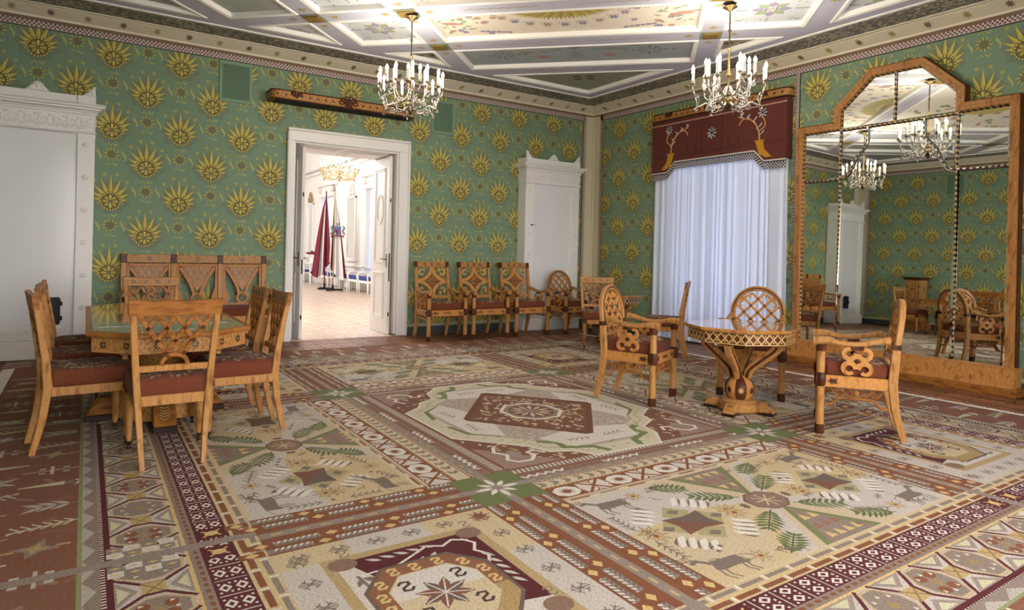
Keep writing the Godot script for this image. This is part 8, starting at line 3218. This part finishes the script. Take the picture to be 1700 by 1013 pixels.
func make_pedestal_table(called: String, label: String, at: Vector3, turn: float, r: float, h: float) -> Node3D:
	var o := thing(called, label, "table", at, turn)
	var cut := r * 0.586
	var mb := MB.new()
	mb.xf = Transform3D(FLAT, Vector3(0, h - 0.026, 0))
	mb.prism(octagon(r, r, cut), 0.0, 0.026, 0.005)
	part("table_top", mb, M["tabletop"], o)
	mb = MB.new()
	mb.xf = Transform3D(FLAT, Vector3(0, h - 0.125, 0))
	mb.prism(octagon(r - 0.045, r - 0.045, cut - 0.02), 0.0, 0.10, 0.002)
	part("apron", mb, M["walnut"], o)
	# diamond trellis let into the apron
	mb = MB.new()
	var O := octagon(r - 0.045, r - 0.045, cut - 0.02)
	for i in 8:
		var a := O[i]
		var b := O[(i + 1) % 8]
		var l := (b - a).length()
		var e := (b - a) / l
		mb.xf = Transform3D(Basis(Vector3(e.x, 0, -e.y), Vector3.UP, Vector3(-e.y, 0, -e.x) * -1.0 if false else Vector3(e.x, 0, -e.y).cross(Vector3.UP)), Vector3(a.x, h - 0.075, -a.y))
		if (mb.xf.basis.z).dot(Vector3(a.x + b.x, 0, -a.y - b.y)) < 0:
			mb.xf = Transform3D(Basis(Vector3(-e.x, 0, e.y), Vector3.UP, Vector3(-e.x, 0, e.y).cross(Vector3.UP)), Vector3(b.x, h - 0.075, -b.y))
		var n: int = max(3, int(l / 0.062))
		var p := l / n
		for k in n:
			for s in [-1.0, 1.0]:
				mb.bar(Vector2(k * p, -s * 0.036), Vector2((k + 1) * p, s * 0.036), 0.010, 0.0008, 0.003, 0.0)
			for y in [-0.024, 0.024]:
				mb.prism(PackedVector2Array([Vector2(k * p + p * 0.5 - 0.008, y), Vector2(k * p + p * 0.5, y - 0.007), Vector2(k * p + p * 0.5 + 0.008, y), Vector2(k * p + p * 0.5, y + 0.007)]), 0.0, 0.002)
		mb.bar(Vector2(0, 0.043), Vector2(l, 0.043), 0.007, 0.0008, 0.003, 0.0)
		mb.bar(Vector2(0, -0.043), Vector2(l, -0.043), 0.007, 0.0008, 0.003, 0.0)
	part("trellis_inlay", mb, M["inlay_light"], o, Vector3.ZERO, true)
	# four curved brackets from the apron to the ball
	for k in 4:
		var B := Basis(Vector3.UP, k * PI / 2)
		var P := smooth_path([Vector3(r - 0.13, h - 0.125, 0), Vector3(r - 0.16, h - 0.19, 0), Vector3(r * 0.42, h - 0.27, 0), Vector3(0.085, h - 0.36, 0), Vector3(0.062, h - 0.43, 0)], 5)
		mb = MB.new()
		mb.xf = Transform3D(B, Vector3.ZERO)
		mb.sweep(P, rect_section(0.072, 0.05, 0.006), [1.25, 1.2, 1.15, 1.1, 1.05, 1.0, 1.0, 1.0, 1.0, 1.0, 1.0, 1.0, 0.95, 0.95, 0.9, 0.9, 0.9, 0.85, 0.8, 0.8, 0.75], Vector3(0, 0, 1), false)
		var br := part("bracket", mb, M["birch"], o)
		mb = MB.new()
		mb.xf = Transform3D(B, Vector3.ZERO)
		var Q := []
		for q in P:
			Q.append(q + Vector3(-0.004, 0.0, 0))
		mb.sweep(Q, rect_section(0.028, 0.02), 1.0, Vector3(0, 0, 1), false)
		for s in [-1.0, 1.0]:
			var Q2 := []
			for q in P:
				Q2.append(q + Vector3(0, 0, s * 0.025))
			mb.sweep(Q2, rect_section(0.02, 0.006), 1.0, Vector3(0, 0, 1), false)
		part("bracket_inlay", mb, M["walnut"], br)
	# ball of eight gores
	var yc := 0.185 + (h - 0.71) * 0.5
	var ry := 0.112
	var rr := 0.118
	for k in 8:
		mb = MB.new()
		var R := []
		for i in 15:
			var t: float = lerp(0.12, PI - 0.25, i / 14.0)
			var ring := PackedVector3Array()
			for j in 6:
				var a := TAU * (k + j / 5.0) / 8.0
				var bulge := 1.0 + 0.045 * sin(PI * j / 5.0)
				ring.append(Vector3(cos(a) * sin(t) * rr * bulge, yc + cos(t) * ry, sin(a) * sin(t) * rr * bulge))
			R.append(ring)
		mb.loft(R, true, false, false, false)
		var go := part("gore", mb, M["walnut"] if k % 2 else M["birch_light"], o)
		var am := TAU * (k + 0.5) / 8.0
		mb = MB.new()
		mb.xf = Transform3D(Basis(Vector3.UP, PI / 2 - am), Vector3(cos(am), 0, sin(am)) * (rr * 1.045) + Vector3(0, yc, 0))
		mb.prism(star2(Vector2.ZERO, 0.030, 0.012, 8), -0.004, 0.0015)
		part("star_inlay", mb, M["inlay_light"] if k % 2 else M["inlay"], go)
	mb = MB.new()
	mb.lathe([Vector2(0.0, 0.075), Vector2(0.135, 0.075), Vector2(0.14, 0.085), Vector2(0.132, 0.096), Vector2(0.09, 0.104), Vector2(0.06, 0.115), Vector2(0, 0.115)], 28)
	part("disc", mb, M["birch"], o)
	mb = MB.new()
	mb.xf = Transform3D(FLAT, Vector3.ZERO)
	var D := PackedVector2Array()
	for k in 4:
		D.append_array(arc2(Vector2.ZERO, Vector2(0.155, 0.155), k * PI / 2 + 0.30, (k + 1) * PI / 2 - 0.30, 8))
		var d := Vector2(cos((k + 1) * PI / 2), sin((k + 1) * PI / 2))
		var s := Vector2(-d.y, d.x)
		D.append(d * 0.20 - s * 0.05)
		D.append(d * 0.20 + s * 0.05)
	mb.prism(D, 0.012, 0.078, 0.005)
	part("base", mb, M["birch"], o)
	for k in 4:
		var B := Basis(Vector3.UP, k * PI / 2)
		mb = MB.new()
		mb.xf = Transform3D(B, Vector3.ZERO)
		mb.xf = mb.xf * Transform3D(Basis.IDENTITY, Vector3(0, 0, -0.045))
		mb.prism(PackedVector2Array([Vector2(0.165, 0.022), Vector2(0.285, 0.022), Vector2(0.268, 0.05), Vector2(0.215, 0.09), Vector2(0.165, 0.092)]), 0.0, 0.09, 0.005)
		var ft := part("foot", mb, M["birch"], o)
		mb = MB.new()
		mb.xf = Transform3D(B, Vector3.ZERO)
		mb.box(Vector3(0.228, 0.012, 0), Vector3(0.118, 0.024, 0.1), 0.003)
		part("sole", mb, M["inlay"], ft)
		mb = MB.new()
		mb.xf = Transform3D(B, Vector3.ZERO) * Transform3D(Basis(Vector3(0, 0, 1), -0.85), Vector3(0.236, 0.072, 0))
		for i in 3:
			for s in [-1.0, 1.0]:
				mb.rod(Vector3(-0.014 + i * 0.013, 0.003, 0), Vector3(-0.005 + i * 0.013, 0.003, s * 0.022), 0.005, 0.003)
		part("twig_inlay", mb, M["inlay"], ft, Vector3.ZERO, true)
	return o

func make_dining_table() -> void:
	var o := thing("dining_table", "long octagonal burl dining table with a glossy top and square pedestal, ringed by side chairs", "table", Vector3(-7.15, FY, 3.50))
	var rx := 0.46
	var rz := 1.17
	var h := 0.735
	var mb := MB.new()
	mb.xf = Transform3D(FLAT, Vector3(0, h - 0.03, 0))
	mb.prism(octagon(rx, rz, 0.24), 0.0, 0.03, 0.004)
	part("table_top", mb, M["rail_brown"], o)
	# veneer panels inlaid on the top
	mb = MB.new()
	mb.xf = Transform3D(FLAT, Vector3(0, h - 0.0008, 0))
	mb.prism(octagon(rx - 0.035, rz - 0.035, 0.23), 0.0, 0.0016)
	part("top_veneer", mb, M["tabletop"], o)
	for sx in 3:
		for sz in 7:
			if (sx != 1) and (sz == 0 or sz == 6):
				continue
			mb = MB.new()
			mb.box(Vector3((sx - 1) * 0.262, h + 0.0012, (sz - 3) * 0.29), Vector3(0.25, 0.0012, 0.278), 0.0)
			part("veneer_square", mb, M["top_dark"] if (sx + sz) % 2 else M["tabletop"], o)
	mb = MB.new()
	mb.xf = Transform3D(FLAT, Vector3(0, h - 0.125, 0))
	mb.prism(octagon(rx - 0.03, rz - 0.03, 0.228), 0.0, 0.096, 0.003)
	part("apron", mb, M["burl"], o)
	mb = MB.new()
	var O := octagon(rx - 0.03, rz - 0.03, 0.228)
	for i in 8:
		var a := O[i]
		var b := O[(i + 1) % 8]
		var l := (b - a).length()
		var nrm := Vector3(a.x + b.x, 0, -a.y - b.y)
		var ex := Vector3(b.x - a.x, 0, a.y - b.y).normalized()
		var org := a
		if ex.cross(Vector3.UP).dot(nrm) < 0:
			ex = -ex
			org = b
		mb.xf = Transform3D(Basis(ex, Vector3.UP, ex.cross(Vector3.UP)), Vector3(org.x, h - 0.077, -org.y))
		var n: int = max(1, int(round(l / 0.21)))
		for k in n:
			cross_inlay(mb, Vector2(l * (k + 0.5) / n, 0), 0.026, 0.001)
	part("cross_inlay", mb, M["inlay"], o, Vector3.ZERO, true)
	# pedestal: flared body on a drum with four block feet
	mb = MB.new()
	mb.xf = Transform3D(Basis.from_scale(Vector3(1, 1, 1.55)), Vector3.ZERO)
	mb.lathe([Vector2(0.30, h - 0.125), Vector2(0.19, h - 0.29), Vector2(0.165, 0.36), Vector2(0.185, 0.25), Vector2(0.20, 0.21), Vector2(0, 0.21)], 8, Vector3.ZERO, Basis(Vector3.UP, PI / 8))
	part("column", mb, M["burl"], o)
	mb = MB.new()
	mb.xf = Transform3D(Basis.from_scale(Vector3(1, 1, 1.5)), Vector3.ZERO)
	mb.lathe([Vector2(0, 0.225), Vector2(0.26, 0.225), Vector2(0.285, 0.21), Vector2(0.285, 0.20), Vector2(0.30, 0.19), Vector2(0.30, 0.045), Vector2(0, 0.045)].map(func(q): return q), 32)
	part("drum", mb, M["burl"], o)
	for e in [[Vector3(0, 0, 0.50), 0.0], [Vector3(0, 0, -0.50), PI], [Vector3(0.345, 0, 0), PI / 2], [Vector3(-0.345, 0, 0), -PI / 2]]:
		var B := Basis(Vector3.UP, e[1])
		mb = MB.new()
		mb.xf = Transform3D(B * Basis(Vector3.UP, -PI / 2), e[0])
		mb.xf = mb.xf * Transform3D(Basis.IDENTITY, Vector3(0, 0, -0.07))
		mb.prism(PackedVector2Array([Vector2(-0.16, 0.04), Vector2(0.10, 0.04), Vector2(0.075, 0.085), Vector2(0.02, 0.16), Vector2(-0.16, 0.165)]), 0.0, 0.14, 0.006)
		var ft := part("foot", mb, M["rail_brown"], o)
		mb = MB.new()
		mb.xf = Transform3D(B, e[0])
		mb.box(Vector3(0, 0.02, 0.0), Vector3(0.15, 0.04, 0.22), 0.004)
		part("sole", mb, M["inlay"], ft)
		mb = MB.new()
		mb.xf = Transform3D(B, e[0]) * Transform3D(Basis(Vector3.RIGHT, -0.62), Vector3(0, 0.118, 0.052))
		for i in 5:
			for s in [-1.0, 1.0]:
				mb.bar(Vector2(0, -0.045 + i * 0.02), Vector2(s * 0.03, -0.03 + i * 0.02), 0.007, 0.0, 0.003, 0.0)
		part("twig_inlay", mb, M["inlay_light"], ft, Vector3.ZERO, true)
	# small turned drop under each end
	for s in [-1.0, 1.0]:
		mb = MB.new()
		mb.lathe([Vector2(0, -0.05), Vector2(0.016, -0.045), Vector2(0.012, -0.03), Vector2(0.022, -0.022), Vector2(0.022, 0.0), Vector2(0, 0)], 12, Vector3(s * 0.26, h - 0.125, 0.95))
		part("drop_finial", mb, M["birch"], o)

func make_plant_stand() -> void:
	var o := thing("pillar_stand", "inlaid wooden pillar stand seen only in the big mirror, by the left-hand wall", "stand", Vector3(WX + 0.34, 0.001, 1.62), PI / 2)
	o.scale = Vector3(1.15, 1.15, 1.15)
	var mb := MB.new()
	mb.box(Vector3(0, 0.06, 0), Vector3(0.42, 0.12, 0.42), 0.006)
	mb.box(Vector3(0, 0.15, 0), Vector3(0.36, 0.06, 0.36), 0.02)
	part("base", mb, M["rail_brown"], o)
	mb = MB.new()
	mb.box(Vector3(0, 0.58, 0), Vector3(0.28, 0.8, 0.28), 0.006)
	part("shaft", mb, M["birch"], o)
	mb = MB.new()
	mb.box(Vector3(0, 1.0, 0), Vector3(0.34, 0.04, 0.34), 0.012)
	mb.box(Vector3(0, 1.03, 0), Vector3(0.40, 0.022, 0.40), 0.004)
	part("top", mb, M["walnut"], o)
	mb = MB.new()
	for k in 4:
		mb.xf = Transform3D(Basis(Vector3.UP, k * PI / 2), Vector3.ZERO)
		for q in [[-0.05, 0.05, 0.28, 0.285], [-0.05, 0.05, 0.885, 0.89], [-0.052, -0.047, 0.28, 0.89], [0.047, 0.052, 0.28, 0.89]]:
			mb.box(Vector3((q[0] + q[1]) * 0.5, (q[2] + q[3]) * 0.5, 0.1408), Vector3(q[1] - q[0], q[3] - q[2], 0.002))
		for y in [0.36, 0.58, 0.80]:
			cross_inlay(mb, Vector2(0, y), 0.035, 0.141)
		for s in [-1.0, 1.0]:
			for i in 6:
				mb.box(Vector3(s * 0.105, 0.3 + i * 0.11, 0.1408), Vector3(0.02, 0.05, 0.002))
	part("inlay", mb, M["inlay"], o, Vector3.ZERO, true)

func furniture() -> void:
	wood("top_dark", M["tabletop"].albedo_texture, Vector3(1.3, 1.3, 1.3), Color(0.78, 0.68, 0.56), 0.10)
	M["top_dark"].clearcoat = 1.0
	M["top_dark"].clearcoat_roughness = 0.04
	make_dining_table()
	make_sofa()
	# nine lattice-backed side chairs: seven round the dining table, two by the corner table
	var sc := make_side_chair("side chair at the near end of the dining table, its plain back to the camera")
	sc.position = Vector3(-7.18, FY, 4.585)
	sc.rotation.y = PI
	again(sc, "side_chair", "side chair at the far end of the dining table, before the settee", Vector3(-7.08, FY, 2.26), 0.03)
	again(sc, "side_chair", "nearest of the three side chairs on the stove side of the dining table", Vector3(-7.60, FY, 4.08), deg_to_rad(97))
	again(sc, "side_chair", "middle of the three side chairs on the stove side of the dining table", Vector3(-7.60, FY, 3.42), deg_to_rad(92))
	again(sc, "side_chair", "farthest of the three side chairs on the stove side of the dining table", Vector3(-7.60, FY, 2.78), deg_to_rad(90))
	again(sc, "side_chair", "nearer of the two side chairs on the rug side of the dining table", Vector3(-6.73, FY, 4.20), deg_to_rad(-91))
	again(sc, "side_chair", "farther of the two side chairs on the rug side of the dining table", Vector3(-6.77, FY, 3.72), deg_to_rad(-90))
	again(sc, "side_chair", "side chair seen from its edge in front of the sheer curtain", Vector3(-1.54, FY, 3.24), deg_to_rad(-143))
	again(sc, "side_chair", "side chair before the corner table, half hidden by a round-backed armchair", Vector3(-1.80, FY, 2.30), deg_to_rad(-35))
	var ra := make_round_armchair("round-backed armchair facing the pedestal table, its lattice back turned from the stove")
	ra.position = Vector3(-3.485, FY, 4.79)
	ra.rotation.y = deg_to_rad(24)
	again(ra, "round_armchair", "round-backed armchair behind the pedestal table, against the curtain", Vector3(-2.37, FY, 5.17), deg_to_rad(-60))
	again(ra, "round_armchair", "round-backed armchair in front of the big mirror, seen from its side", Vector3(-2.78, FY, 6.35), deg_to_rad(-148))
	again(ra, "round_armchair", "round-backed armchair before the corner stove, last in the row along the wall", Vector3(-1.05, FY, 0.72), deg_to_rad(2))
	var sq := make_square_armchair("square-backed carved armchair nearest the doorway in the wall row")
	sq.position = Vector3(-3.33, FY, 0.61)
	again(sq, "square_armchair", "square-backed carved armchair in the middle of the wall row", Vector3(-2.62, FY, 0.63))
	again(sq, "square_armchair", "square-backed carved armchair next to the corner stove in the wall row", Vector3(-1.89, FY, 0.65))
	make_pedestal_table("pedestal_table", "small octagonal pedestal table with a trellis-inlaid apron and striped ball, between the round-backed armchairs", Vector3(-3.08, FY, 5.56), deg_to_rad(20), 0.435, 0.71)
	make_pedestal_table("corner_table", "small octagonal table in the far corner, mostly hidden behind a round-backed armchair", Vector3(-1.12, FY, 1.85), deg_to_rad(10), 0.40, 0.69)
	make_plant_stand()
